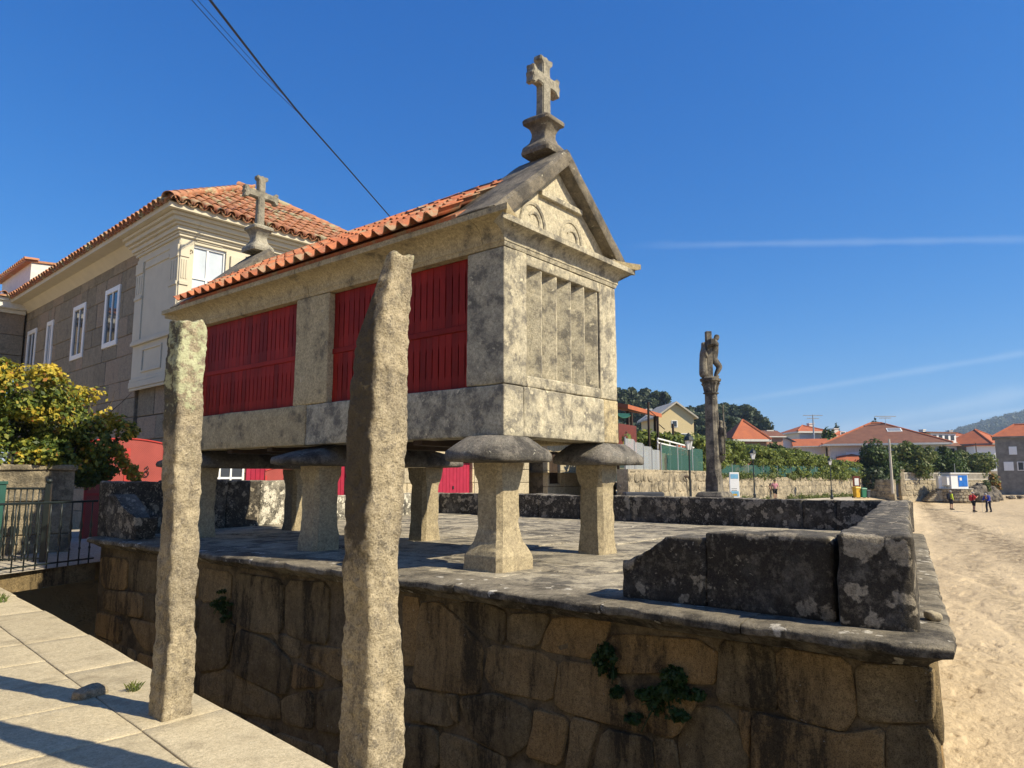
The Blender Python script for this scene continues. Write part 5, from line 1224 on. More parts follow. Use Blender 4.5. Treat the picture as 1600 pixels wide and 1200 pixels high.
    rnd = random.Random(8); cover = BARREL(.105, .085, .46); cover.materials.append(MT['old_tile']); pitch = .245; rl = .37
    def slope(o, U, S, width, length, inside, individual):
        Nn = U.cross(S); n = int(width/pitch); m = int(length/rl)+1; pan = MB()
        for c in range(n+1):
            for r in range(m):
                u = (c+.5)*pitch; s = r*rl
                if not inside(u, s+.12): continue
                j = rnd.uniform(-.012, .012)
                Mx = frame_matrix(o+U*u+S*(s-.05+j)+Nn*(.035+.012*rnd.random()), U, S, Nn) @ Matrix.Rotation(rnd.uniform(-.03, .03), 4, 'Z') @ Matrix.Rotation(-.05, 4, 'X')
                if individual(c, r): ob = link('roof_tile', cover, None, roof); ob.matrix_local = Mx
                else: pan.mi = 0; pan.add([Mx @ v.co for v in cover.vertices], [tuple(f.vertices) for f in cover.polygons])
                Mp = frame_matrix(o+U*(u+pitch/2)+S*(s-.03+j)+Nn*.075, U, S, Nn) @ Matrix.Rotation(math.pi, 4, 'Y') @ Matrix.Rotation(.05, 4, 'X')
                pan.add([Mp @ v.co for v in cover.vertices], [tuple(f.vertices) for f in cover.polygons])
        ob = pan.build('channel_tiles', MT['old_tile'], roof, smooth=True); ob['kind'] = 'stuff'
    Sf = (R1-Vector((WID/2, -OV-.04, ez+Z))); Lf = Sf.length; Sf.normalize(); W_ = WID+2*OV+.08
    slope(A, X, Sf, W_, Lf, lambda u, s: s/Lf < 1-abs(u-W_/2)/(W_/2), lambda c, r: True)
    Ss = Vector((WID/2+OV+.04, 0, rise)); Ls = Ss.length; Ss.normalize()
    slope(C2, -Y, Ss, LEN+.2+OV, Ls, lambda u, s: s/Ls < min(1., (LEN+.2+OV+.04-u)/half), lambda c, r: r < 1)
    cap = BARREL(.15, .13, .46); cap.materials.append(MT['old_tile'])
    def ridge(a, b):
        d = (b-a); L = d.length; d.normalize(); s = UPV.cross(d).normalized(); t = 0
        up = d.cross(s)*-1 if d.cross(s).z < 0 else d.cross(s)
        while t < L-.1:
            ob = link('ridge_tile', cap, None, roof); ob.matrix_local = frame_matrix(a+d*t+up*(.03), -s if (-s).cross(d).z > 0 else s, d, up); t += .38
    ridge(A, R1); ridge(Bc, R1); ridge(R1, R2)
    return root
build_house()
# the wing at the far end of that house, standing out over the path
def build_wing():
    root = empty('porch_wing', HLOC, -R(3.1), 'shaded stone porch wing with pale eaves at the far end of the large house', 'house wing'); root.scale = (HS, HS, HS); Z = -.3; X, Y, U3 = Vector((1, 0, 0)), Vector((0, 1, 0)), Vector((0, 0, 1))
    y0 = 12.3
    mb = MB(); mb.box(-5.5, .3, y0+.2, y0+5, 5.05+Z, 7.0+Z); mb.build('core', MT['mortar'], root)
    ashlar(root, (-5.5, y0, 5.05+Z), X, U3, 5.55, 1.9, .62, 1.3, MT['ashlar'], .2, .014, (), 14, 'wall_block')
    mb = MB(); mb.box(-5.5, .0, y0-.22, y0+.3, 4.75+Z, 5.049+Z); mb.build('porch_beam', MT['ashlar'], root, bevel=.02)
    mb = MB(); mb.box(-5.5, .25, y0+2.6, y0+2.9, 0, 5.0+Z); mb.build('back_wall', MT['grey_stone'], root)
    for x in (-4.2,): mb = MB(); mb.box(x, x+.5, y0-.1, y0+.4, 0, 4.74+Z); mb.build('pillar', MT['ashlar'], root, bevel=.03)
    for zz, hh, e in ((6.95, .12, .1), (7.07, .22, .32), (7.29, .1, .4)): mb = MB(); mb.box(-5.6, .04, y0-e, y0+.4, zz+Z, zz+hh-.002+Z); mb.build('eaves', MT['offwhite'], root, bevel=.01)
    mb = MB(); mb.add([(-5.7, y0-.5, 7.40+Z), (.4, y0-.5, 7.40+Z), (.4, y0+5, 8.3+Z), (-5.7, y0+5, 8.3+Z), (-5.7, y0-.5, 7.46+Z), (.4, y0-.5, 7.46+Z), (.4, y0+5, 8.4+Z), (-5.7, y0+5, 8.4+Z)], [(0, 3, 2, 1), (4, 5, 6, 7), (0, 1, 5, 4), (1, 2, 6, 5), (2, 3, 7, 6), (3, 0, 4, 7)]); mb.build('roof', MT['old_tile'], root)
    tm = BARREL(.1, .085, .46); tm.materials.append(MT['old_tile'])
    for k in range(25): o = link('roof_tile', tm, None, root); o.matrix_local = frame_matrix(Vector((-5.6+.245*k, y0-.55, 7.47+Z)), X, Vector((0, .985, .17)), X.cross(Vector((0, .985, .17))))
build_wing()
def build_loft():
    root = empty('roof_loft', HLOC, -R(3.1), 'small pale rendered upper storey showing above the eaves of the large house', 'loft'); root.scale = (HS, HS, HS); Z = -.3; y0 = 13.9
    mb = MB(); mb.box(.45, 4.0, y0, y0+4, 6.4+Z, 9.24+Z); mb.build('wall', MT['offwhite'], root)
    mb = MB(); mb.add([(.25, y0-.06, 9.2+Z), (4.4, y0-.06, 9.55+Z), (4.4, y0+4.3, 9.55+Z), (.25, y0+4.3, 9.2+Z), (.25, y0-.06, 9.27+Z), (4.4, y0-.06, 9.64+Z), (4.4, y0+4.3, 9.64+Z), (.25, y0+4.3, 9.27+Z)], [(0, 3, 2, 1), (4, 5, 6, 7), (0, 1, 5, 4), (1, 2, 6, 5), (2, 3, 7, 6), (3, 0, 4, 7)]); mb.build('roof', MT['old_tile'], root)
    tm = BARREL(.1, .085, .46); tm.materials.append(MT['old_tile'])
    for k in range(18): o = link('roof_tile', tm, None, root); o.matrix_local = frame_matrix(Vector((.2, y0+4.2-.25*k, 9.27+Z)), Vector((0, -1, 0)), Vector((.99, 0, .095)).normalized(), Vector((0, -1, 0)).cross(Vector((.99, 0, .095)).normalized()))
build_loft()

# garden wall, gates, railings, shrub ------------------------------------------------
def build_garden_wall():
    root = empty('garden_wall', (3.52, 14.05, .24), 0, 'low pale stone garden wall under the autumn shrub, beside the red gate', 'wall')
    mb = MB(); mb.box(-5.5, 1.42, .06, .3, -.2, 1.42); mb.build('core', MT['mortar'], root)
    ashlar(root, (-5.5, .05, -.1), (1, 0, 0), (0, 0, 1), 6.95, 1.55, .52, 1.5, MT['rubble'], .05, .012, (), 21, 'wall_block')
    me = rough_box(7.0, .36, .1, .2, .03, .015, 3, 5); link('coping', me, MT['rubble'], root, (-2.02, .17, 1.49))
build_garden_wall()
def gate(name, loc, w, h, label, rz=0, arch=.2, mirror=False):
    root = empty(name, loc, rz, label, 'gate', 'red perforated steel gates on the street')
    n = 14; top = []
    for k in range(n+1):
        t = k/n; top.append((w*t, h+arch*math.sin(math.pi*(.12+.76*t))-arch*.37))
    poly = [(0, 0)]+[(w, 0)]+top[::-1]
    half = [(0, 0), (w/2-.004, 0)]+[p for p in top[::-1] if p[0] <= w/2]; half2 = [(w/2+.004, 0), (w, 0)]+[p for p in top[::-1] if p[0] >= w/2]
    for hp in (half, half2):
        mb = MB(); mb.prism(hp, 'y', 0, .03); lf = mb.build('leaf', MT['gate'], root)
        x0, x1 = min(p[0] for p in hp), max(p[0] for p in hp)
        for z0, z1 in ((.0, .08), (h*.46, h*.46+.05)): mb = MB(); mb.box(x0, x1, -.012, .0, z0, z1); mb.build('rail', MT['gate_frame'], lf)
        for xa in (x0, x1-.05): mb = MB(); mb.box(xa, xa+.05, -.013, .0, .081, h-.12); mb.build('stile', MT['gate_frame'], lf)
        cx = (x0+x1)/2; mb = MB(); mb.tube([(cx+.05*math.cos(a), -.03, h*.68+.06*math.sin(a)) for a in [2*math.pi*k/12 for k in range(13)]], .01, 6); mb.tube([(cx-.02, -.02, h*.68+.04), (cx+.04, -.035, h*.68+.1), (cx+.02, -.03, h*.68+.16), (cx-.03, -.02, h*.68+.11)], .012, 6); mb.build('ring_handle', MT['iron'], lf)
    mb = MB(); mb.tube([(p[0], -.006, p[1]) for p in top], .018, 6); mb.build('top_band', MT['gate_frame'], root)
gate('red_gate', (5.84, 16.04, .25), 1.6, 2.05, 'wide red steel gate with arched top beside the garden wall, half under the shrub', arch=.14)
gate('red_gate', (9.85, 15.9, .25), 1.15, 1.48, 'smaller red steel gate seen through the opening in the platform end wall', arch=.16)
BAL = None
def baluster_mesh(h):
    k = h/.92; prof = [(.011, 0), (.011, .22), (.019, .23), (.019, .25), (.011, .26), (.012, .34), (.024, .41), (.013, .475), (.02, .49), (.013, .505), (.026, .57), (.013, .65), (.011, .72), (.011, .92)]
    mb = MB(); mb.lathe([(r, z*k) for r, z in prof], n=8); me = mb.mesh('baluster', True); return me
def railing(name, a, b, z, H, n, label, mat='iron', posts=True, sp=None):
    a, b = Vector(a), Vector(b); root = empty(name, (a.x, a.y, z), math.atan2((b-a).y, (b-a).x), label, 'railing', 'iron railings by the bridge'); L = (b-a).length
    mb = MB(); mb.box(0, L, -.02, .02, H-.035, H); mb.build('handrail', MT[mat], root, bevel=.006); mb = MB(); mb.box(0, L, -.014, .014, .06, .085); mb.build('bottom_rail', MT[mat], root, bevel=.004)
    me = baluster_mesh(H-.035-.0); me.materials.append(MT[mat])
    for k in range(n): link('baluster', me, None, root, (L*(k+.5)/n, 0, 0.0))
    if posts:
        for x in ((0, L) if posts == 2 else (L,)):
            mb = MB(); mb.box(x-.04, x+.04, -.04, .04, -.0, H+.06); mb.lathe([(.02, H+.06), (.045, H+.08), (.05, H+.11), (.03, H+.135), (.005, H+.14)], (x, 0, 0), 10); mb.build('newel', MT[mat], root, bevel=.004)
railing('iron_railing', (2.5, 11.98), (4.93, 12.93), .17, 1.02, 14, 'dark iron railing with turned balusters along the near edge of the bridge', posts=False)
railing('iron_railing', (3.3, 13.9), (4.28, 13.2), .2, 1.2, 14, 'dark green iron balustrade standing behind the bridge railing', posts=2)
mb_ = MB(); mb_.box(-.06, .06, -.06, .06, 0, 1.25); mb_.box(-.075, .075, -.075, .075, 1.25, 1.3); tag(mb_.build('gate_post', MT['green_iron'], None, bevel=.006, loc=(3.70, 13.48, .2)), 'square green metal post beside the green balustrade', 'post')
def build_shrub():
    root = empty('autumn_shrub', (4.78, 14.55, .3), 0, 'big shrub turning yellow and rust, spilling over the garden wall at the left', 'shrub'); rnd = random.Random(2); lobes = []
    for c, r in [((-1.2, .3, 2.0), (1.3, .9, .8)), ((-.1, .2, 2.3), (.9, .8, .75)), ((.6, .1, 1.95), (.6, .6, .65)), ((-.6, -.1, 2.75), (.9, .6, .5)), ((-2.2, .2, 2.4), (1.0, .8, .9)), ((.2, -.1, 1.6), (.7, .45, .4)), ((-.9, -.15, 1.62), (.9, .4, .4)), ((.95, .0, 2.2), (.32, .35, .3)), ((-1.3, -.2, 3.0), (.6, .5, .4))]: lobes.append((Vector(c), r))
    for _ in range(26):
        c, r = rnd.choice(lobes[:7]); d = Vector((rnd.gauss(0, 1), rnd.gauss(0, 1)-.5, rnd.gauss(0, 1))).normalized(); lobes.append((c+Vector((d.x*r[0], d.y*r[1], d.z*r[2])), (.28, .26, .2)))
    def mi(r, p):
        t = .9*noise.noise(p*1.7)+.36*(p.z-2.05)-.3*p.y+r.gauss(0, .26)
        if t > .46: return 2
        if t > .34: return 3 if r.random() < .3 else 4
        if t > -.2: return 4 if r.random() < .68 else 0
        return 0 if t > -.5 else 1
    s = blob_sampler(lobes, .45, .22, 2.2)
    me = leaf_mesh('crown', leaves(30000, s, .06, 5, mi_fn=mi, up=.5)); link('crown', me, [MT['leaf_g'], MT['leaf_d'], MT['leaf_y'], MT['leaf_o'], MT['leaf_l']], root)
    mb = MB()
    for k in range(9):
        x = rnd.uniform(-1.8, .6); mb.tube([(x*.3-.6, .35, 0), (x*.6-.2, .25, 1.0), (x, rnd.uniform(-.2, .3), 2.0), (x*1.15, rnd.uniform(-.3, .3), 2.8)], [.04, .03, .018, .006], 6)
    mb.build('stems', MT['bark'], root)
    tw = MB(); tv = []; tf = []
    for k in range(7):
        x = rnd.uniform(-1.6, .9); h = rnd.uniform(.25, .5); p0 = Vector((x, -.1, 2.55+.2*rnd.random()-.25*abs(x))); p1 = p0+Vector((rnd.uniform(-.2, .35), -.1, h)); tw.tube([p0, (p0+p1)/2+Vector((.04, 0, .03)), p1], [.008, .006, .003], 5)
    tw.build('twigs', MT['bark'], root)
    # trailing sprays over the gate
    lob2 = [(Vector((1.0+.12*k, -.12, 1.75-.16*k)), (.16, .12, .14)) for k in range(4)]+[(Vector((.5, -.12, 1.45)), (.3, .14, .2))]
    me = leaf_mesh('spray', leaves(900, blob_sampler(lob2, .3), .06, 7, mi_fn=lambda r, p: 2 if r.random() < .4 else 4 if r.random() < .6 else 3)); link('spray', me, [MT['leaf_g'], MT['leaf_d'], MT['leaf_y'], MT['leaf_o'], MT['leaf_l']], root)
build_shrub()

# street houses seen between the granary legs
def build_row():
    root = empty('street_house', (12.6, 15.6, .3), 0, 'pale dressed-stone street house behind the granary legs, with crimson door and shutter', 'house'); X, U3 = Vector((1, 0, 0)), Vector((0, 0, 1))
    mb = MB(); mb.box(-.0, 7.6, .3, 5, 0, 3.0); mb.build('core', MT['mortar'], root)
    ops = [(3.05, 0, 4.6, 1.75)]
    ashlar(root, (0, .1, 0), X, U3, 7.6, 3.0, .42, .75, MT['pale_ashlar'], .2, .014, ops, 31, 'wall_block')
    d = empty('door'); d.parent = root; d.location = (3.05, .2, 0)
    for k in range(10): mb = MB(); mb.box(.155*k, .155*k+.15, 0, .05, .02, 1.73); mb.build('board', MT['crimson'], d, bevel=.006)
    mb = MB(); mb.box(.74, .79, -.03, .06, .9, 1.0); mb.build('handle', MT['iron'], d)
    mb = MB(); mb.box(-.1, 7.7, -.15, 5.1, 3.0, 3.15); mb.prism([(-.15, 3.151), (5.1, 3.151), (2.4, 3.8)], 'x', -.1, 7.7); mb.build('roof', MT['old_tile'], root)
    r2 = empty('stone_outbuilding', (20.9, 15.3, .2), 0, 'stone outbuilding with dark shuttered window and sloping coping at the right of the granary', 'house')
    mb = MB(); mb.box(0, 4.75, .3, 4, 0, 3.0); mb.build('core', MT['mortar'], r2)
    ashlar(r2, (0, .1, 0), X, U3, 4.75, 3.0, .5, .8, MT['pale_ashlar'], .2, .014, [(.12, 1.15, .8, 2.3)], 33, 'wall_block')
    w = empty('window'); w.parent = r2; w.location = (.12, .2, 1.15)
    for k in range(4): mb = MB(); mb.box(.17*k, .17*k+.165, 0, .05, .0, 1.15); mb.build('shutter_board', MT['wood_dark'], w, bevel=.006)
    mb = MB(); mb.prism([(0, 3.001), (4.75, 3.001), (4.75, 3.1), (4.1, 4.3), (0, 4.3)], 'y', .15, .5); mb.build('gable_end', MT['pale_ashlar'], r2)
    mb = MB(); mb.add([(4.0, .05, 4.45), (4.95, .05, 2.75), (5.1, .05, 2.85), (4.15, .05, 4.55), (4.0, 3.5, 4.45), (4.95, 3.5, 2.75), (5.1, 3.5, 2.85), (4.15, 3.5, 4.55)], [(0, 1, 2, 3), (7, 6, 5, 4), (0, 4, 5, 1), (1, 5, 6, 2), (2, 6, 7, 3), (3, 7, 4, 0)]); mb.build('coping', MT['coping'], r2)
    mb = MB(); mb.tube([(4.83, .02, 0), (4.83, .02, 2.6), (4.95, -.02, 2.9)], .05, 8); mb.build('downpipe', MT['wood_dark'], r2)
build_row()
# unseen houses added left of the frame to block sky and bounce warm light
def build_unseen_houses():
    for k, (y0, y1, h, m, lab) in enumerate(((-9, -1.5, 6.8, 'plaster', 'unseen cream house behind the viewpoint, added for warm bounced light'), (-1.3, 5.4, 7.4, 'pale_ashlar', 'unseen pale granite house outside the left edge, added for warm bounced light'), (5.6, 11.2, 6.6, 'plaster', 'unseen cream house nearest the bridge, added for warm bounced light'))):
        root = empty('unseen_house', (-4.2, y0, 0), 0, lab, 'house', 'unseen houses added to shape the light'); L = y1-y0
        mb = MB(); mb.box(-6, 0, 0, L, -.3, h); mb.build('wall', MT[m], root); mb = MB(); mb.prism([(-6.4, h), (.4, h), (-3, h+1.6)], 'y', -.08, L+.08); mb.build('roof', MT['old_tile'], root)
        for j in range(3):
            for v in (1.0, 4.0): window(root, Vector((.02, L*(j+.5)/3-.5, v)), Vector((0, 1, 0)), UPV, 1.0, 1.5, (2, 2))
build_unseen_houses()
# overhead cables
def cable(pts, r_, label):
    P = []
    for a, b in zip(pts, pts[1:]):
        for k in range(12): P.append(Vector(a).lerp(Vector(b), k/12))
    P.append(Vector(pts[-1])); mb = MB(); mb.tube(P, r_, 6); tag(mb.build('overhead_cable', MT['cable'], None, smooth=True), label, 'cable', 'overhead cables')
cable([at(615, 345, 26), at(540, 259, 20), at(470, 180, 15.5), at(415, 112, 12.5), at(322, -8, 9.3), at(262, -85, 7.6)], .021, 'thick black cable bundle crossing the sky above the roof')
cable([at(472, 182, 15.4), at(405, 118, 12.6), at(296, -4, 9.0), at(230, -80, 7.4)], .006, 'thin cable lowest of the two branching from the thick bundle')
cable([at(473, 181, 15.5), at(400, 102, 12.5), at(306, -3, 9.2), at(245, -80, 7.5)], .005, 'thin cable between the thick bundle and the lowest one')

# ------------------------------------------------------------------ wayside cross
def build_cruceiro():
    D = 22.; b = at(1117, 780, D); root = empty('wayside_cross', (b.x, b.y, -.05), 0, 'tall granite wayside cross with carved figures, beyond the platform', 'stone cross')
    def zz(py): return at(1117, py, D).z+.05
    for k, (h0, h1, r) in enumerate(((-.2, .22, .95), (.221, .5, .72))): mb = MB(); mb.box(-r, r, -r, r, h0, h1); mb.build('step', MT['cross'], root, bevel=.03)
    zt = zz(768)
    mb = MB(); mb.loft([sq_ring(0, 0, r, r, .03, z) for r, z in ((.44, .501), (.44, zt-.12), (.38, zt-.02), (.30, zt))]); mb.build('plinth', MT['cross'], root)
    zc = zz(616); ze = zz(700)
    secs = [sq_ring(0, 0, .205, .205, .004, zt-.01), sq_ring(0, 0, .20, .20, .004, zt+.35), sq_ring(0, 0, .195, .195, .07, zt+.55), sq_ring(0, 0, .16, .16, .06, zc)]
    mb = MB(); mb.loft(secs); mb.build('shaft', MT['cross'], root)
    zk = zz(592); H = zk-zc; mb = MB(); mb.loft([sq_ring(0, 0, r, r, r*.35, zc+H*t) for r, t in ((.16, 0), (.2, .02), (.2, .1), (.17, .13), (.175, .3), (.19, .55), (.24, .8), (.27, .84), (.275, 1.0))]); cap = mb.build('capital', MT['cross'], root)
    for k in range(8):
        a = math.pi/4*k+.2; p = Vector((math.cos(a), math.sin(a), 0)); mb = MB(); mb.tube([p*.17+UPV*(zc+H*.2), p*.205+UPV*(zc+H*.55), p*.27+UPV*(zc+H*.72), p*.24+UPV*(zc+H*.62)], [.05, .045, .035, .02], 6); mb.build('carved_leaf', MT['cross'], cap)
    # upper cross with its figures: the crucified figure faces right, a robed one stands behind
    rzv = -R(50.8)+R(4)
    top = empty('upper_cross', (0, 0, 0)); top.parent = root; top.location = (0, 0, zk); top.rotation_euler = (0, 0, rzv); hT = zz(518)-zk
    mb = MB(); mb.box(-.11, .07, -.08, .08, 0, hT); mb.box(-.10, .06, -.42, -.082, hT*.68, hT*.80); mb.box(-.10, .06, .082, .42, hT*.68, hT*.80); mb.build('cross_beam', MT['cross'], top, bevel=.015)
    s = hT/1.46
    o = link('crucified_figure', CHRIST, MT['cross'], top, (.06, 0, .05)); o.scale = (s, s*.6, s*.98)
    o = link('robed_figure', ROBED, MT['cross'], top, (-.22, -.02, 0)); o.scale = (s*.8, s*.8, s*.86)
    mb = MB(); mb.loft([sq_ring(-.02, 0, .24, .2, .06, 0), sq_ring(0, 0, .22, .18, .06, .06)]); mb.build('figure_base', MT['cross'], top)
    # figure on a bracket half way up
    z1 = zz(712); br = empty('bracket_figure', (0, 0, 0)); br.parent = root; br.location = (0, 0, z1); br.rotation_euler = (0, 0, rzv)
    mb = MB(); mb.loft([sq_ring(.2, 0, r, r, r*.3, z) for r, z in ((.05, -.22), (.1, -.16), (.15, -.05), (.17, 0))]); mb.build('bracket', MT['cross'], br)
    o = link('saint', ROBED, MT['cross'], br, (.24, -.02, 0)); o.scale = (.78, .8, .84)
    o = link('child_figure', ROBED, MT['cross'], br, (.36, -.06, .5)); o.scale = (.34, .34, .42)
    mb = MB(); mb.tube([(.30, -.2, .05), (.29, -.2, 1.55)], .02, 6); mb.build('staff', MT['cross'], br)
build_cruceiro()
# ------------------------------------------------------------------ lamps, signs, bins
def lamp(px, D, pyt, label, z0=-.1):
    b = ground(px, D); t = at(px, pyt, D).z; root = empty('street_lamp', (b.x, b.y, z0), 0, label, 'street lamp', 'lantern lamps along the road'); H = t-z0; s = H/3.6
    mb = MB(); mb.lathe([(.13*s, 0), (.13*s, .25*s), (.09*s, .3*s), (.085*s, .7*s), (.11*s, .74*s), (.07*s, .8*s), (.045*s, .86*s), (.04*s, 2.0*s), (.055*s, 2.03*s), (.035*s, 2.08*s), (.03*s, 2.85*s), (.05*s, 2.9*s)], n=12); mb.build('column', MT['iron'], root, smooth=True)
    mb = MB()
    for k in range(4):
        a = math.pi/2*k+math.pi/4; p, q = Vector((math.cos(a)*.1*s, math.sin(a)*.1*s, 2.9*s)), Vector((math.cos(a)*.19*s, math.sin(a)*.19*s, 3.28*s)); mb.tube([p, q], .012*s, 4)
    mb.lathe([(.2*s, 3.27*s), (.21*s, 3.3*s), (.19*s, 3.34*s), (.15*s, 3.44*s), (.07*s, 3.5*s), (.06*s, 3.54*s), (.02*s, 3.6*s)], n=12); mb.build('lantern_frame', MT['iron'], root)
    mb = MB(); mb.lathe([(.09*s, 2.91*s), (.175*s, 3.27*s)], n=4); mb.build('lantern_glass', MT['white'], root)
lamp(1078, 27, 676, 'black lantern lamp nearest the stone cross, to its left')
lamp(1178, 44, 700, 'dark lantern lamp before the vines, between the sign and the walking couple', -.2)
lamp(1298, 62, 714, 'black lantern lamp furthest along the stone wall, left of the bins', -.25)
def sign_board():
    D = 40; b = ground(1147, D); root = empty('information_sign', (b.x, b.y, -.1), FACE, 'white and blue information sign on the grass near the stone cross', 'sign')
    w = .52; h0, h1 = at(1147, 776, D).z+.1, at(1147, 738, D).z+.1
    mb = MB(); mb.box(-w/2, w/2, -.05, .05, 0, h1); mb.build('board', MT['white'], root, bevel=.01)
    mb = MB(); mb.box(-w/2+.05, w/2-.05, -.058, -.051, h1-.35, h1-.1); mb.build('header_print', MT['sign_blue'], root)
    mb = MB(); mb.box(-w/2+.05, w/2-.05, -.058, -.051, h0+.02, h0+.3); mb.build('map_print', MT['sign_blue'], root); mb = MB(); mb.box(-.1, .12, -.062, -.0585, h0+.05, h0+.16); mb.build('map_shape', MT['yellow_plastic'], root)
    for z in (.75, .85, .95, 1.05): mb = MB(); mb.box(-w/2+.08, w/2-.14, -.056, -.051, z, z+.02); mb.build('text_line', MT['cloth_black'], root)
sign_board()
def bins():
    D = 66
    def wheelie(px, mat, label, h=1.05, w=.55):
        b = ground(px, D); root = empty('bin', (b.x, b.y, -.27), FACE+.2, label, 'bin', 'bins by the wall'); mb = MB(); mb.loft([sq_ring(0, 0, w*.4, w*.4, .04, .06), sq_ring(0, 0, w*.5, w*.5, .05, h*.85)]); mb.build('body', MT[mat], root)
        mb = MB(); mb.loft([sq_ring(0, -.02, w*.54, w*.56, .05, h*.852), sq_ring(0, 0, w*.5, w*.5, .05, h*.95), sq_ring(0, .03, w*.3, w*.3, .05, h)]); mb.build('lid', MT[mat], root)
        for s in (-1, 1): mb = MB(); mb.tube([(s*w*.42-.03, w*.45, .1), (s*w*.42+.03, w*.45, .1)], .1, 10); mb.build('wheel', MT['cloth_black'], root)
    wheelie(1337, 'yellow_plastic', 'yellow wheeled bin under the notice board'); wheelie(1346.5, 'green_plastic', 'green wheeled bin right of the yellow one', .95); wheelie(1354, 'roof_s', 'small grey bin, rightmost of the three', .75, .4)
    b = ground(1338, 66.6); root = empty('notice_board', (b.x, b.y, -.27), FACE, 'brown notice board with white sheet behind the yellow bin', 'sign')
    mb = MB(); mb.box(-.32, .32, 0, .08, 1.05, 2.0); mb.build('panel', MT['maroon'], root); mb = MB(); mb.box(-.18, .2, -.012, -.001, 1.15, 1.8); mb.build('notice', MT['white'], root)
    for x in (-.28, .22): mb = MB(); mb.box(x, x+.06, .01, .07, 0, 1.049); mb.build('leg', MT['wood_dark'], root)
bins()
# ------------------------------------------------------------------ road wall, terrace, fence, vines
WA, WB = ground(985, 24), ground(1113, 31.6)          # near retaining wall
FA, FB = ground(1116, 54), ground(1352, 74)           # far retaining wall
def wall_frame(a, b): d = b-a; d.z = 0; L = d.length; d.normalize(); return d, L, math.atan2(d.y, d.x), Vector((-d.y, d.x, 0))
def row_stones(root, u0, u1, H, cell, rnd, drop=None):
    n = 0; z = 0.
    while z < H-.08:
        hh = min(cell*rnd.uniform(.55, 1.1), H-z); u = u0-rnd.random()*cell
        while u < u1:
            w = cell*rnd.uniform(.6, 1.9); a, b = max(u, u0)+.008, min(u+w, u1)-.008; u += w
            if b-a < .08 or (drop and z+hh > drop((a+b)/2)): continue
            hw, hq = (b-a)/2, hh/2-.008; q = [Vector((sx*hw+rnd.uniform(-.05, .012)*sx, sy*hq+rnd.uniform(-.045, .012)*sy)) for sx, sy in ((-1, -1), (1, -1), (1, 1), (-1, 1))]
            me = poly_stone(chaikin(q, 1, .2), rnd.uniform(-.005, .035), .1, .018, n, .035, fine=False); o = link('wall_stone', me, MT['rubble'], root); o.matrix_local = frame_matrix(Vector(((a+b)/2, .08, z+hh/2)), Vector((1, 0, 0)), Vector((0, 0, 1)), Vector((0, -1, 0))); n += 1
        z += hh
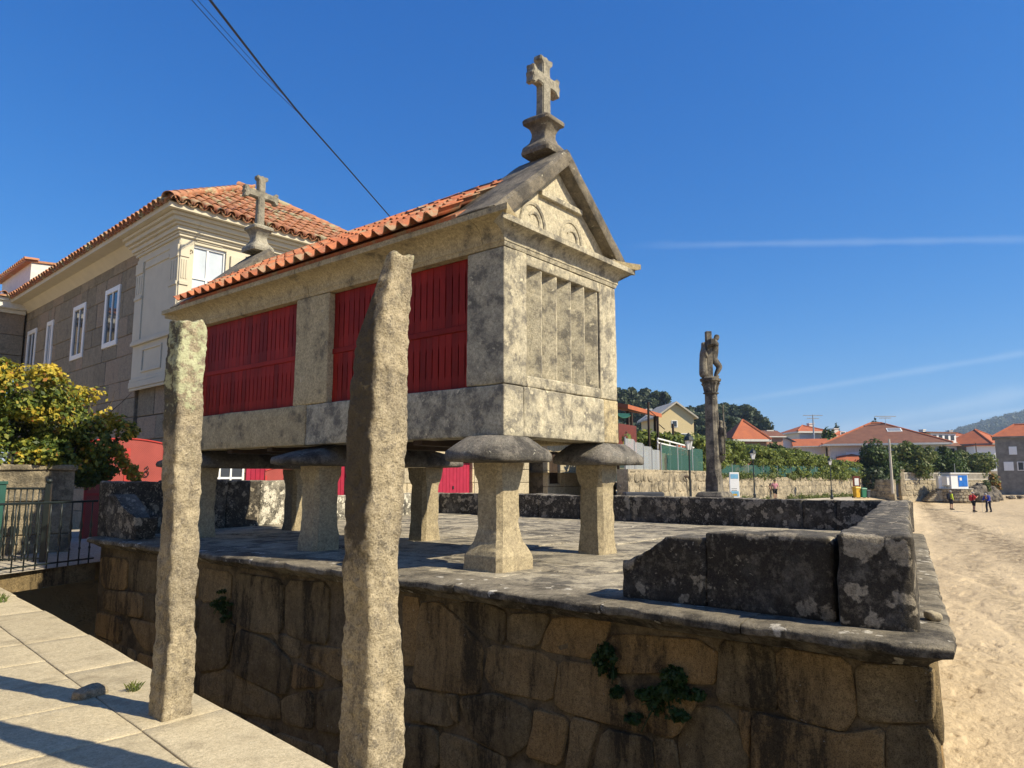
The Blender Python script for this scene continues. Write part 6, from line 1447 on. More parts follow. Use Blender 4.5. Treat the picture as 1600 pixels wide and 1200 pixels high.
def build_road_wall():
    rnd = random.Random(6)
    d, L, rz, nv = wall_frame(WA, WB); H = 2.15
    root = empty('road_wall', (WA.x, WA.y, -.3), rz, 'rough stone retaining wall behind the lamp, left of the wayside cross', 'wall')
    mb = MB(); mb.prism([(0, -.2), (L, -.2), (L, .9), (L-.7, H), (0, H)], 'y', .08, .5); mb.build('core', MT['rubble'], root); row_stones(root, 0, L, H, .36, rnd, lambda u: H if u < L-.75 else H-(u-L+.75)*1.6)
    mb = MB(); mb.tube([(5.9, -.06, 0), (5.9, -.06, 1.75), (5.75, -.04, 1.9), (5.5, .1, 1.92)], .05, 8); mb.build('drainpipe', MT['wood_dark'], root)
    sheet('terrace', [tuple(WA+Vector((0, .4, 1.72))), tuple(WB+Vector((0, .4, 1.72))), tuple(WB+Vector((6, 22, 1.9))), tuple(WA+Vector((-3, 22, 1.9)))], MT['terrace'])
    d2, L2, rz2, nv2 = wall_frame(FA, FB); H2 = 1.95
    r2 = empty('road_wall', (FA.x, FA.y, -.3), rz2, 'long stone retaining wall along the far road, behind the walking couple', 'wall')
    mb = MB(); mb.box(0, L2, .08, .5, -.2, H2-.02); mb.build('core', MT['rubble'], r2); row_stones(r2, 0, L2*.75, H2, .62, rnd)
    vs = []; fs = []; nu, nw = 60, 12
    for i in range(nu+1):
        for j in range(nw+1): u, v = L2*.75+(L2*.25)*i/nu, -.1+(H2+.1)*j/nw; vs.append((u, .06-.07*noise.fractal(Vector((u*1.9, v*2.6, 2)), .9, 2, 3), v))
    for i in range(nu):
        for j in range(nw): a = i*(nw+1)+j; fs.append((a, a+nw+1, a+nw+2, a+1))
    me = bpy.data.meshes.new('far_face'); me.from_pydata(vs, [], fs); me.update(); link('far_face', me, MT['rubble'], r2)
    sheet('vineyard_slope', [tuple(FA+Vector((0, .4, 1.6))), tuple(FB+Vector((0, .4, 1.6))), tuple(FB+Vector((8, 30, 3.0))), tuple(FA+Vector((-3, 30, 3.0)))], MT['terrace'])
    def net(a, ang, u0, u1, z, h, label, step=2.5):
        f = empty('netting_fence', (a.x, a.y, z), ang, label, 'fence', 'netting fences on the road walls'); u = u0
        while u < u1-.2:
            mb = MB(); mb.tube([(u, .2, -.1), (u, .2, h+.08)], .03, 6); mb.build('fence_post', MT['galv'], f); w = min(step, u1-u); mb = MB(); mb.box(u+.035, u+w-.035, .19, .2, .02, h); mb.build('netting', MT['net'], f); u += w
    net(WA, rz, 3.4, L-.6, 1.84, .95, 'green netting fence on the near road wall, left of the wayside cross', 1.8); net(FA, rz2, .5, L2-.5, 1.64, .95, 'green netting fence along the top of the far road wall')
    sc = empty('terrace_screen', (WA.x, WA.y, 1.84), rz, 'row of clear plastic screens on the wall beside the outbuilding', 'screen')
    for k in range(4): mb = MB(); mb.box(.1+.8*k, .1+.8*k+.76, .2, .21, .0, 1.05-.1*k); mb.build('sheet', MT['film'], sc); mb = MB(); mb.box(.06+.8*k, .1+.8*k-.002, .18, .23, 0, 1.1-.1*k); mb.build('post', MT['galv'], sc)
    gp = empty('trellis_panel', (WA.x, WA.y, 1.84), rz, 'sloping white rail above the green fence panel', 'rail')
    for dz in (0, .16): mb = MB(); mb.tube([(3.4, .32, 1.2-dz), (7.6, .32, 1.0-dz)], .03, 6); mb.build('rail', MT['white'], gp)
    for k in range(4): mb = MB(); mb.tube([(3.5+1.3*k, .36, -.05), (3.5+1.3*k, .36, 1.2-.05*k)], .025, 6); mb.build('upright', MT['white'], gp)
    for k, (u, lab) in enumerate(((6.4, 'first'), (6.95, 'second'), (7.55, 'third'), (8.1, 'fourth'))):
        p = WA+d*u+Vector((0, .75, 0)); mb = MB(); mb.lathe([(.14, 0), (.2, .32), (.23, .33), (.23, .4), (.19, .4)], n=12); r_ = empty('flower_pot', (p.x, p.y, 2.5), 0, lab+' terracotta flower pot from the left, above the green fence', 'flower pot', 'pots on the terrace wall'); mb.build('pot', MT['terracotta'], r_)
        me = leaf_mesh('plant', leaves(160, blob_sampler([(Vector((0, 0, .5)), (.2, .2, .16))], .4), .08, k, nm=1)); link('plant', me, [MT['leaf_g']], r_)
    mb = MB(); a, b = WA+d*6.0, WA+d*8.6; mb.add([(a.x, a.y+.5, 1.5), (b.x, b.y+.5, 1.5), (b.x, b.y+1.0, 1.5), (a.x, a.y+1.0, 1.5), (a.x, a.y+.5, 2.495), (b.x, b.y+.5, 2.495), (b.x, b.y+1.0, 2.495), (a.x, a.y+1.0, 2.495)], [(0, 3, 2, 1), (4, 5, 6, 7), (0, 1, 5, 4), (1, 2, 6, 5), (2, 3, 7, 6), (3, 0, 4, 7)]); tag(mb.build('pot_bench', MT['wood_dark']), 'long dark bench carrying the flower pots behind the fence', 'bench')
    # vines on wires
    lobes = []
    for k in range(70):
        u = rnd.uniform(2.2, L+.6); v = 1.6+rnd.random()*7; p = WA+d*u+nv*v; lobes.append((Vector((p.x, p.y, 3.0+.3*rnd.random()+.035*v)), (rnd.uniform(.5, .9), rnd.uniform(.5, .9), rnd.uniform(.2, .4))))
    for k in range(330):
        u = -1+(L2+1)*rnd.random(); v = .8+rnd.random()**1.2*9; z = 4.05-1.7*(max(0., u)/L2)**1.4+.35*rnd.random()+.04*v
        if rnd.random() < .5: v = .3+.8*rnd.random(); z -= rnd.random()*1.9
        p = FA+d2*u+nv2*v; lobes.append((Vector((p.x, p.y, max(1.7, z))), (rnd.uniform(.7, 1.4), rnd.uniform(.6, 1.), rnd.uniform(.35, .6))))
    me = leaf_mesh('vineyard', leaves(70000, blob_sampler(lobes, .35, .2, 1.1), .17, 11, mi_fn=lambda r, p: 0 if r.random() < .55 else 1 if r.random() < .8 else 2, up=.6))
    tag(link('vineyard', me, [MT['vine'], MT['vine_d'], MT['leaf_l']]), 'mass of green grape vines trained over the terraces above the road walls', 'vines', kind='stuff')
    for k, (u, h, lab) in enumerate(((4.6, 3.0, 'tall rusty pole at the left end of the vines'), (5.6, 2.5, 'second rusty pole in the vines'), (7.4, 2.3, 'third rusty pole in the vines, beside the lamp'))):
        p = WA+d*u+Vector((0, 1.2, 0)); mb = MB(); mb.tube([(0, 0, 0), (0, 0, h)], .05, 6); mb.tube([(0, 0, h-.3), (.8, .1, h-.5)], .02, 5); tag(mb.build('vine_pole', MT['wood_dark'], None, loc=(p.x, p.y, 1.6)), lab, 'pole', 'poles among the vines')
    wl = []
    for k in range(60): u = rnd.uniform(2, L2-1); p = FA+d2*u-nv2*rnd.uniform(.1, .6); wl.append((Vector((p.x, p.y, -.2)), (.5, .3, rnd.uniform(.15, .5))))
    for k in range(90): u = rnd.uniform(0, L2-1); p = FA+d2*u+nv2*.12; wl.append((Vector((p.x, p.y, 1.72)), (.6, .25, rnd.uniform(.2, .5))))
    for k in range(14): u = rnd.uniform(L-.3, L+2.0); p = WA+d*u+nv*rnd.uniform(0, 2.5); wl.append((Vector((p.x, p.y, rnd.uniform(.2, 1.5))), (.5, .4, .5)))
    for u in (6.3, 6.6): p = WA+d*u-nv*.2; wl.append((Vector((p.x, p.y, .35)), (.25, .2, .5)))
    me = leaf_mesh('weeds', leaves(11000, blob_sampler(wl, .2), .12, 13, mi_fn=lambda r, p: 0 if r.random() < .6 else 1, up=.3)); tag(link('weeds', me, [MT['grass'], MT['olive']]), 'weeds along the foot and top of the road walls', 'weeds', kind='stuff')
build_road_wall()
def build_terrace_things():
    d = (WB-WA); d.z = 0; d.normalize(); rz = math.atan2(d.y, d.x)
    p = WA+d*1.9+Vector((0, 1.6, 0)); r_ = empty('green_canopy', (p.x, p.y, 1.8), rz, 'slack green tarpaulin canopy on posts above the terrace', 'canopy')
    n = 14; vs = []; fs = []
    for i in range(n+1):
        for j in range(5): t = i/n; vs.append((-2.2+4.2*t, .6*j, 2.55-.28*math.sin(math.pi*((t*2) % 1))*(1 if i not in (0, n) else 0)-.25*t+.05*j))
    for i in range(n):
        for j in range(4): a = i*5+j; fs.append((a, a+5, a+6, a+1))
    k = len(vs); vs += [(x, y, z-.03) for x, y, z in vs]; fs += [tuple(q+k for q in f[::-1]) for f in fs]; fs += [(i*5, k+i*5, k+i*5+5, i*5+5) for i in range(n)]
    me = bpy.data.meshes.new('tarpaulin'); me.from_pydata(vs, [], fs); me.update(); link('tarpaulin', me, MT['green_tarp'], r_)
    for x in (-1.9, .1, 1.85): mb = MB(); mb.tube([(x, 0, -.1), (x, 0, 2.3)], .06, 6); mb.build('post', MT['wood_dark'], r_)
    p = WA+d*1.2+Vector((0, 1.2, 0)); r_ = empty('maroon_screen', (p.x, p.y, 1.8), rz, 'maroon board screen standing below the green canopy', 'screen'); mb = MB(); mb.box(.45, 2.1, 0, .06, .65, 1.75); mb.build('board', MT['maroon'], r_)
    for k in range(5): mb = MB(); mb.box(-.9, .42, .0, .05, .75+.2*k, .9+.2*k); mb.build('slat', MT['maroon'], r_)
    for x in (-.9, .43, 2.101): mb = MB(); mb.box(x, x+.05, .0, .06, -.1, 1.74); mb.build('post', MT['wood_dark'], r_)
    p = at(1003, 641, 33); r_ = empty('tiled_shelter', (p.x, p.y, 1.8), rz, 'small shelter roof of orange tiles behind the green canopy', 'shelter'); h = p.z-1.8
    mb = MB(); mb.add([(-3, -.6, h-.2), (.95, -.6, h-.3), (.95, 1.5, h+.15), (-3, 1.5, h+.25), (-3, -.6, h-.02), (.95, -.6, h-.12), (.95, 1.5, h+.3), (-3, 1.5, h+.4)], [(0, 3, 2, 1), (4, 5, 6, 7), (0, 1, 5, 4), (1, 2, 6, 5), (2, 3, 7, 6), (3, 0, 4, 7)]); mb.build('roof', MT['roof_o'], r_)
    for x in (-2.5, .7): mb = MB(); mb.box(x, x+.12, -.4, -.28, 0, h-.25); mb.build('post', MT['wood_dark'], r_)
    b = ground(1004, 20.5); mb = MB(); mb.box(-.55, .55, -.3, .3, 0, 1.17); tag(mb.build('dark_crate', MT['roof_s'], None, bevel=.03, loc=(b.x, b.y, -.02), rz=FACE), 'dark low box standing behind the platform parapet, left of the lamp', 'box')
build_terrace_things()
# ------------------------------------------------------------------ people
def person(px, D, z, rz, pose, label, top, bottom, topk='top', botk='shorts', hair='hair', pack=None, h=1.7, stick=False, bagm=None, cuff=None):
    b = ground(px, D); root = empty('person', (b.x, b.y, z), FACE+rz, label, 'person'); s = h/1.7; root.scale = (s, s, s); Bd = BODY[pose]
    body = link('body', Bd['body'].copy(), MT['skin'], root); o = link('upper_garment', Bd[topk].copy(), MT[top], root); o = link('lower_garment', Bd[botk].copy(), MT[bottom], root)
    P = Bd['P']; hd = Vector(P['hed']); cr = Vector(P['crn'])
    mb = MB(); n = 12
    for k in range(1): mb.lathe([(.105, -.01), (.112, .05), (.10, .10), (.06, .135), (.01, .145)], hd+Vector((0, .014, -.01)), n)
    mb.build('hair', MT[hair], root, smooth=True)
    mb = MB(); mb.add([hd+Vector(v) for v in ((-.018, -.095, -.03), (.018, -.095, -.03), (0, -.125, -.03), (0, -.095, .03))], [(0, 1, 2), (0, 2, 3), (2, 1, 3)]); mb.build('nose', MT['skin'], root)
    for f in ('L', 'R'):
        a, t = Vector(P['an'+f]), Vector(P['to'+f]); mb = MB(); mb.loft([sq_ring(a.x, a.y+.05, .05, .04, .02, max(0, a.z-.08)), sq_ring(a.x, (a.y+t.y)/2, .055, .14, .03, max(0.004, a.z-.078)), sq_ring(a.x, (a.y+t.y)/2+.0, .05, .13, .03, a.z-.02), sq_ring(a.x, a.y+.0, .05, .055, .02, a.z+.05)]); mb.build('shoe', MT['cloth_black'], root, smooth=True)
    if pack:
        c = Vector(P['chs']); me = rough_box(.32, .2, .5, .06, .08, .01, 5, int(px)); o = link('backpack', me, MT[pack], root, c+Vector((0, .22, -.08)))
        for sx in (-.1, .1): mb = MB(); mb.tube([c+Vector((sx, .16, .2)), c+Vector((sx, 0, .19)), c+Vector((sx, -.15, .08)), c+Vector((sx*1.4, -.12, -.12)), c+Vector((sx*1.4, .14, -.2))], .022, 6); mb.build('strap', MT[pack], root)
    if stick:
        for f in ('L', 'R'): h_ = Vector(P['ha'+f]); mb = MB(); mb.tube([h_+Vector((0, 0, .06)), Vector((h_.x*1.1, h_.y-.1, 0))], .012, 5); mb.build('walking_pole', MT['galv'], root)
    if bagm: h_ = Vector(P['haR']); me = rough_box(.12, .28, .3, .06, .05, .02, 5, 3); link('bag', me, MT[bagm], root, h_+Vector((0, 0, -.22)))
    if cuff: mb = MB(); mb.tube([Vector(P['elR']).lerp(Vector(P['wrR']), t) for t in (.12, .5, .98)], [.066, .06, .05], 10); mb.build('woven_cuff', MT[cuff], root, smooth=True)
    return root
gz = lambda px, D: ground_h(ground(px, D).x, ground(px, D).y, False)
person(1197, 60, gz(1197, 60), .2, 'walk', 'person in black shirt and shorts walking at the left of a couple on the road', 'cloth_black', 'cloth_black', h=1.74)
person(1210, 60, gz(1210, 60), -.1, 'walk', 'person in pink top and dark shorts walking at the right of a couple', 'cloth_pink', 'cloth_black', h=1.66)
person(1483, 66, gz(1483, 66), R(95), 'stand', 'grey-haired person in lime jacket and dark shorts on the beach with a backpack', 'cloth_lime', 'cloth_navy', 'topL', 'shorts', 'hair_grey', pack='cloth_navy', h=1.74)
person(1518, 62.5, gz(1518, 62.5), R(80), 'photo', 'person with red backpack holding something up, beach, middle of three', 'cloth_red', 'cloth_black', 'top', 'shorts', 'hair_grey', pack='cloth_red', h=1.7)
person(1541, 62, gz(1541, 62), -R(60), 'lean', 'person in blue top leaning forward with walking poles, rightmost on the beach', 'cloth_blue', 'cloth_navy', 'topL', 'trousers', 'hair_grey', stick=True, pack='cloth_blue', h=1.72)
pr_ = at(-18, 720, 3.6); person(-120, 3.9, 0, R(-10), 'up', 'person at the left edge in white top with raised arm and brown woven cuff', 'cloth_white', 'cloth_navy', 'top', 'trousers', 'hair', cuff='cloth_brown', h=1.74)
# ------------------------------------------------------------------ far houses
def house(name, px, D, w, dep, z0, z1, roof, rh, wall, roofm, label, rz=0., ov=.5, wins=(), ridge=None, chim=None, extra=None):
    b = ground(px, D); root = empty(name, (b.x, b.y, z0), FACE+rz, label, 'house', 'houses across the bay road'); H = z1-z0; hw, hd = w/2, dep/2
    mb = MB(); mb.box(-hw, hw, -hd, hd, -2, H); mb.build('wall', MT[wall], root)
    a, c = hw+ov, hd+ov
    if roof == 'hip':
        r_ = ridge if ridge is not None else max(0., hw-hd)
        vs = [(-a, -c, H), (a, -c, H), (a, c, H), (-a, c, H), (-r_, 0, H+rh), (r_, 0, H+rh)]
        fs = [(0, 1, 5, 4), (1, 2, 5), (2, 3, 4, 5), (3, 0, 4), (0, 3, 2, 1)] if r_ > 0 else [(0, 1, 4), (1, 2, 4), (2, 3, 4), (3, 0, 4), (0, 3, 2, 1)]
    elif roof == 'gable_x':   # ridge along local x
        vs = [(-a, -c, H-.1), (a, -c, H-.1), (a, c, H-.1), (-a, c, H-.1), (-a, 0, H+rh), (a, 0, H+rh)]; fs = [(0, 1, 5, 4), (2, 3, 4, 5), (1, 2, 5), (3, 0, 4), (0, 3, 2, 1)]
    else:                     # gable towards the viewer
        vs = [(-a, -c, H-.15), (a, -c, H-.15), (a, c, H-.15), (-a, c, H-.15), (0, -c, H+rh), (0, c, H+rh)]; fs = [(1, 2, 5, 4), (3, 0, 4, 5), (0, 1, 4), (2, 3, 5), (0, 3, 2, 1)]
        mb = MB(); mb.prism([(-hw, H), (hw, H), (0, H+rh-.3)], 'y', -hd-.0, hd); mb.build('gable', MT[wall], root)
        vs = [(-a, -c, H-.25), (0, -c, H+rh), (a, -c, H-.25), (a, c, H-.25), (0, c, H+rh), (-a, c, H-.25)]; vs += [(x, y, z-.22) for x, y, z in vs]
        fs = [(0, 1, 4, 5), (1, 2, 3, 4), (6, 11, 10, 7), (7, 10, 9, 8), (0, 6, 7, 1), (1, 7, 8, 2), (5, 4, 10, 11), (4, 3, 9, 10), (0, 5, 11, 6), (2, 8, 9, 3)]
    mb = MB(); mb.add(vs, fs); rf = mb.build('roof', MT[roofm], root)
    if roof != 'gable_y':
        mb = MB(); mb.box(-a, a, -c, c, H-.22, H-.004 if roof == 'hip' else H-.104); mb.build('eaves', MT['offwhite' if wall != 'grey_stone' else 'grey_stone'], root)
        mb = MB()
        if roof == 'hip' :
            for p, q in ((0, 4), (1, 5 if len(vs) > 5 and fs[0] == (0, 1, 5, 4) else 4)): mb.tube([vs[p], vs[q]], .13, 6)
            if fs[0] == (0, 1, 5, 4): mb.tube([vs[4], vs[5]], .13, 6)
            mb.build('ridge_tiles', MT['roof_o' if roofm != 'roof_s' else 'roof_s'], rf)
    for (u, v, ww, hh, m) in wins:
        mb = MB(); mb.box(u-ww/2-.08, u+ww/2+.08, -hd-.06, -hd+.02, v-.08, v+hh+.08); wo = mb.build('window', MT['white' if m != 'dark' else 'grey_stone'], root); n = 2 if ww > .8 else 1
        for k in range(n): mb = MB(); mb.box(u-ww/2+ww*k/n+.03, u-ww/2+ww*(k+1)/n-.03, -hd-.075, -hd-.06, v, v+hh); mb.build('pane', MT['white' if m == 'blind' else 'glass'], wo)
    if chim: mb = MB(); x, y, h = chim; mb.box(x-.35, x+.35, y-.35, y+.35, H+.2, H+rh+h); mb.box(x-.42, x+.42, y-.42, y+.42, H+rh+h, H+rh+h+.12); mb.build('chimney', MT['offwhite'], rf)
    return root
zf = lambda py, D: EYE+(747-py)/1120*D
house('hillside_house', 1044, 92, 4.6, 7, 2.5, zf(652, 92), 'gable_y', 1.7, 'yellow_wall', 'concrete', 'pale yellow gabled house on the slope behind the vines', .12, .45, [(-1.0, 3.2, 1.6, 1.3, 'g'), (1.1, 3.6, 1.1, .9, 'g'), (-.2, 5.4, .6, .7, 'g')], chim=(-1.9, 1.5, -.6))
house('hip_house', 1164, 72, 3.3, 3.3, 1.5, zf(688, 72), 'hip', 2.05, 'salmon', 'roof_o', 'small salmon house with pointed orange roof, right of the stone cross', .1, .35, [(-.6, 1.9, .7, .5, 'g')], ridge=0)
house('low_house', 1197, 84, 2.6, 4, 1.5, zf(682, 84), 'gable_x', .7, 'salmon', 'roof_b', 'low brown-roofed house just right of the small salmon house', .1, .3, [], chim=(.6, 0, -.1))
house('low_house', 1222, 92, 2.8, 4, 1.5, zf(690, 92), 'gable_y', .7, 'offwhite', 'roof_s', 'tiny grey-roofed white building between the two hip-roofed houses', -.2, .3, [])
house('roadside_house', 1258, 100, 3.6, 5, 1.5, zf(676, 100), 'hip', 1.0, 'offwhite', 'roof_o', 'house with low orange roof left of the overhead line pole', .1, .5, [], chim=(1.2, 0, .2))
house('roadside_house', 1267, 90, 3.4, 4, 1.5, zf(697, 90), 'gable_x', .9, 'offwhite', 'roof_o', 'low orange roof in front of the pole, half hidden by vines', -.3, .4, [])
house('roadside_house', 1315, 105, 4.6, 5, 1.5, zf(683, 105), 'hip', .8, 'offwhite', 'roof_o', 'orange-roofed house just left of the big brown roof', .15, .5, [(-1, 6.0, .7, .6, 'g')], chim=(-.6, 0, .35))
bh = house('villa', 1374, 88, 11.8, 10, .2, zf(696, 88), 'hip', 2.75, 'offwhite', 'roof_b', 'large low villa under a broad brown hipped roof with two skylights', -.32, .9, [(-3.5, 3.0, 1.2, 1.3, 'blind'), (-1.6, 3.0, .6, 1.3, 'g'), (2.0, 3.0, 1.6, 1.3, 'g'), (4.2, 3.0, 1.2, 1.3, 'blind')], ridge=.6)
def skylights():
    H = zf(696, 88)-.2; c = 5.9; 
    for (x, t, nm) in ((1.6, .62, 'skylight'), ):
        z = H+2.75*t; y = -c+c*t; mb = MB(); n = Vector((0, -2.75, c)).normalized(); s = Vector((0, c, 2.75)).normalized(); o = Vector((x, y, z))
        for m_, g, lift in (('white', .0, .06), ('galv', .12, .09)):
            mb = MB(); q = [o+Vector((-.8+g, 0, 0))+s*(-.55+g), o+Vector((.8-g, 0, 0))+s*(-.55+g), o+Vector((.8-g, 0, 0))+s*(.55-g), o+Vector((-.8+g, 0, 0))+s*(.55-g)]; k = [p+n*lift for p in q]; mb.add(q+k, [(4, 5, 6, 7), (0, 1, 5, 4), (1, 2, 6, 5), (2, 3, 7, 6), (3, 0, 4, 7)]); mb.build('skylight', MT[m_], bh)
    s = Vector((6.3, 0, 2.75)).normalized(); n = Vector((-2.75, 0, 6.3)).normalized(); o = Vector((-6.8+6.2*.45, -.8, H+2.75*.45)); 
    mb = MB(); q = [o+Vector((0, -.7, 0))-s*.5, o+Vector((0, -.7, 0))+s*.5, o+Vector((0, .7, 0))+s*.5, o+Vector((0, .7, 0))-s*.5]; k = [p+n*.12 for p in q]; mb.add(q+k, [(4, 5, 6, 7), (0, 1, 5, 4), (1, 2, 6, 5), (2, 3, 7, 6), (3, 0, 4, 7)]); mb.build('skylight', MT['glass'], bh)
    mb = MB(); mb.box(-4.9, -2.4, -6.6, -5.0, 0, 3.2); mb.build('porch', MT['offwhite'], bh); mb = MB(); mb.add([(-5.3, -7.0, 3.2), (-2.0, -7.0, 3.2), (-2.0, -4.9, 3.9), (-5.3, -4.9, 3.9), (-3.6, -5, 4.2)], [(0, 1, 4), (1, 2, 4), (3, 0, 4), (0, 3, 2, 1)]); mb.build('porch_roof', MT['roof_o'], bh)
skylights()
house('slate_house', 1459, 118, 6.4, 7, .5, zf(692, 118), 'gable_x', 1.7, 'white', 'roof_s', 'white house with dark slate roof and dormer band, behind the villa', .5, .4, [(-1.6, 4.8, .9, .9, 'g'), (0, 4.8, .9, .9, 'g'), (1.6, 4.8, .9, .9, 'g')], chim=(-2.2, 0, .3))
def dormer():
    D = 114; b = ground(1478, D); root = empty('dormer_storey', (b.x, b.y, .5), FACE+.25, 'white upper storey with small windows and brown roof, right of the slate roof', 'house'); z1 = zf(677, D)-.5
    mb = MB(); mb.box(-2.3, 2.6, 0, 4, -.5, z1); mb.build('wall', MT['white'], root); mb = MB(); mb.box(-3.4, 2.8, -.3, 4.3, z1, z1+.2); mb.build('roof', MT['roof_b'], root)
    mb = MB(); mb.add([(-2.6, -.9, z1-2.05), (2.8, -.9, z1-2.05), (2.8, .0, z1-1.5), (-2.6, 0, z1-1.5)], [(0, 1, 2, 3)]); mb.build('lean_to_roof', MT['roof_b'], root)
    for k in range(4): mb = MB(); mb.box(-1.9+1.15*k, -1.2+1.15*k, -.03, .02, z1-1.1, z1-.3); wo = mb.build('window', MT['grey_stone'], root); mb = MB(); mb.box(-1.85+1.15*k, -1.25+1.15*k, -.05, -.031, z1-1.05, z1-.35); mb.build('pane', MT['glass'], wo)
    for k in range(3): mb = MB(); mb.box(-1.8+1.5*k, -.9+1.5*k, -.03, .02, z1-3.6, z1-2.4); mb.build('window', MT['glass'], root)
dormer()
house('grey_house', 1530, 116, 7.6, 7, -.2, zf(695, 116), 'hip', 2.45, 'grey_stone', 'roof_o', 'grey stone house with orange hipped roof and white lit side on the right', .62, .35, [(-1.0, 4.6, .9, 1.0, 'blind'), (-.8, 1.9, .8, 1.0, 'g')], ridge=0.2)
def side_wall():
    D = 110; b = ground(1548, D); root = empty('white_house_front', (b.x, b.y, -.2), FACE-.2, 'white balconied house front beside the grey stone house', 'house'); h = zf(697, D)+.2
    mb = MB(); mb.box(-1.9, 1.9, 0, 3, -1, h); mb.build('wall', MT['white'], root)
    for x in (-1.3, .2, 1.3):
        for v in (1.2, 3.4): mb = MB(); mb.box(x-.3, x+.3, -.03, .02, v, v+1.2); mb.build('window', MT['glass'], root)
    mb = MB(); mb.box(-.4, 1.9, -.9, -.001, 2.7, 2.85); mb.build('balcony', MT['concrete'], root); mb = MB(); mb.box(-2.1, 2.1, -.4, 3.2, h, h+.15); mb.build('roof', MT['roof_o'], root)
side_wall()
house('stone_villa', 1606, 96, 6.6, 6, -.3, zf(683, 96), 'hip', 1.7, 'grey_stone', 'roof_o', 'grey stone house at the right edge with orange roof and white windows', -.6, .3, [(-1.4, 5.0, .7, .9, 'blind'), (.4, 5.0, .8, .9, 'blind'), (-2.0, 2.9, .9, 1.0, 'blind'), (-.4, 2.9, 1.2, 1.0, 'g'), (1.5, 2.9, 1.0, 1.0, 'g')], ridge=1)
house('back_house', 1556, 140, 3.6, 5, -.2, zf(702, 140), 'hip', 1.2, 'salmon', 'roof_b', 'small brownish house between the white front and the right-edge house', 0, .3, [], ridge=.2)
house('back_house', 1497, 150, 3.0, 5, -.2, zf(683, 150), 'hip', .9, 'white', 'roof_o', 'tiny white house with orange roof in the gap behind the slate house', 0, .3, [], ridge=.2, chim=(-.9, 0, .4))
# poles and aerials
def pole(px, D, pyt, pyb, r_, label, arms=(), mat='concrete', name='utility_pole'):
    p = at(px, pyb, D); q = at(px, pyt, D); root = empty(name, (p.x, p.y, p.z), FACE, label, 'pole'); H = q.z-p.z
    mb = MB(); mb.tube([(0, 0, 0), (0, 0, H)], [r_, r_*.6], 8); mb.build('mast', MT[mat], root)
    for (dz, w) in arms: mb = MB(); mb.box(-w/2, w/2, -.05, .05, H-dz-.05, H-dz+.05); mb.build('crossarm', MT[mat], root)
pole(1273, 95, 648, 705, .14, 'grey utility pole with crossarm standing among the small roofs', [(.1, 2.6), (.5, 1.6)], 'galv')
pole(1384, 87, 650, 664, .03, 'television aerial on the ridge of the brown-roofed villa', [(.05, 2.6), (.25, 1.4)], 'galv', 'aerial')
pole(1395, 70, 686, 771, .15, 'plain wooden pole at the foot of the ramp, in front of the dark tree')
pole(1528, 105, 692, 735, .1, 'thin wooden pole before the white house front', (), 'bark')
pole(1493, 78, 724, 748, .04, 'thin metal post rising behind the white hut', (), 'galv')
# ------------------------------------------------------------------ trees
def tree(px, D, z0, py_top, w_px, label, mats, n=2600, leaf=.28, lobes=9, seed=1, group=None, trunk=.16, name='tree', low=.35):
    b = ground(px, D); H = zf(py_top, D)-z0; w = w_px/1120*D; rnd = random.Random(seed); root = empty(name, (b.x, b.y, z0), rnd.uniform(0, 6), label, 'tree', group); L = []
    for k in range(lobes): a = rnd.uniform(0, 6.28); rr = w*.33*math.sqrt(rnd.random()); z = H*rnd.uniform(low, .8); s = w*rnd.uniform(.2, .32); L.append((Vector((rr*math.cos(a), rr*math.sin(a), z)), (s, s, min(s*.85, (H-z)*1.02))))
    L.append((Vector((0, 0, H*.72)), (w*.3, w*.3, H*.28)))
    L += [(c+Vector((rnd.gauss(0, 1)*r[0]*.6, rnd.gauss(0, 1)*r[1]*.6, rnd.gauss(0, .5)*r[2])), (r[0]*.4, r[1]*.4, r[2]*.4)) for c, r in L[:lobes]]
    me = leaf_mesh('crown', leaves(n, blob_sampler(L, .45, .4, 2.5/max(w, 1)*1.6), leaf, seed, mi_fn=lambda r, p: 0 if r.random() < .6 else 1, up=.5)); link('crown', me, [MT[m] for m in mats], root)
    mb = MB(); mb.tube([(0, 0, -.3), (.05, .03, H*.25), (0, .05, H*.6)], [trunk, trunk*.75, trunk*.3], 8)
    for c, r in L[:5]: mb.tube([(.03, .02, H*.22), (c.x*.5, c.y*.5, H*.22+(c.z-H*.22)*.6), tuple(c)], [trunk*.5, trunk*.3, .03], 6)
    mb.build('trunk', MT['bark'], root)
tree(1368, 76, .0, 685, 66, 'dark round evergreen tree before the left half of the villa', ['leaf_d', 'leaf_g'], 7500, .26, 14, 1, low=.2)
tree(1366, 73.5, -.1, 728, 46, 'low dark bush at the top of the ramp', ['euca_d', 'leaf_d'], 1800, .25, 8, 21, low=.15, name='bush')
tree(1422, 79, .0, 695, 72, 'olive-green spreading tree in front of the villa, right of the wooden pole', ['olive', 'leaf_g'], 7500, .25, 14, 2, low=.42)
tree(1472, 82, .0, 696, 72, 'dark green tree behind the white hut', ['leaf_d', 'leaf_g'], 7500, .26, 14, 3, low=.42)
tree(1447, 84, .0, 700, 56, 'mid-green tree between the olive-green tree and the dark one', ['leaf_g', 'olive'], 5000, .25, 11, 13, low=.42)
tree(1518, 86, .0, 706, 66, 'yellowish-green tree to the right of the white hut', ['olive', 'leaf_g'], 7500, .25, 14, 4, low=.42)
tree(1213, 74, 1.6, 690, 34, 'dark tree just below the small grey-roofed building', ['leaf_d', 'leaf_g'], 2200, .26, 8, 5, low=.2)
tree(1298, 96, 1.6, 667, 40, 'round green tree between the pole and the villa roof', ['leaf_g', 'leaf_d'], 2600, .34, 9, 6, low=.2)
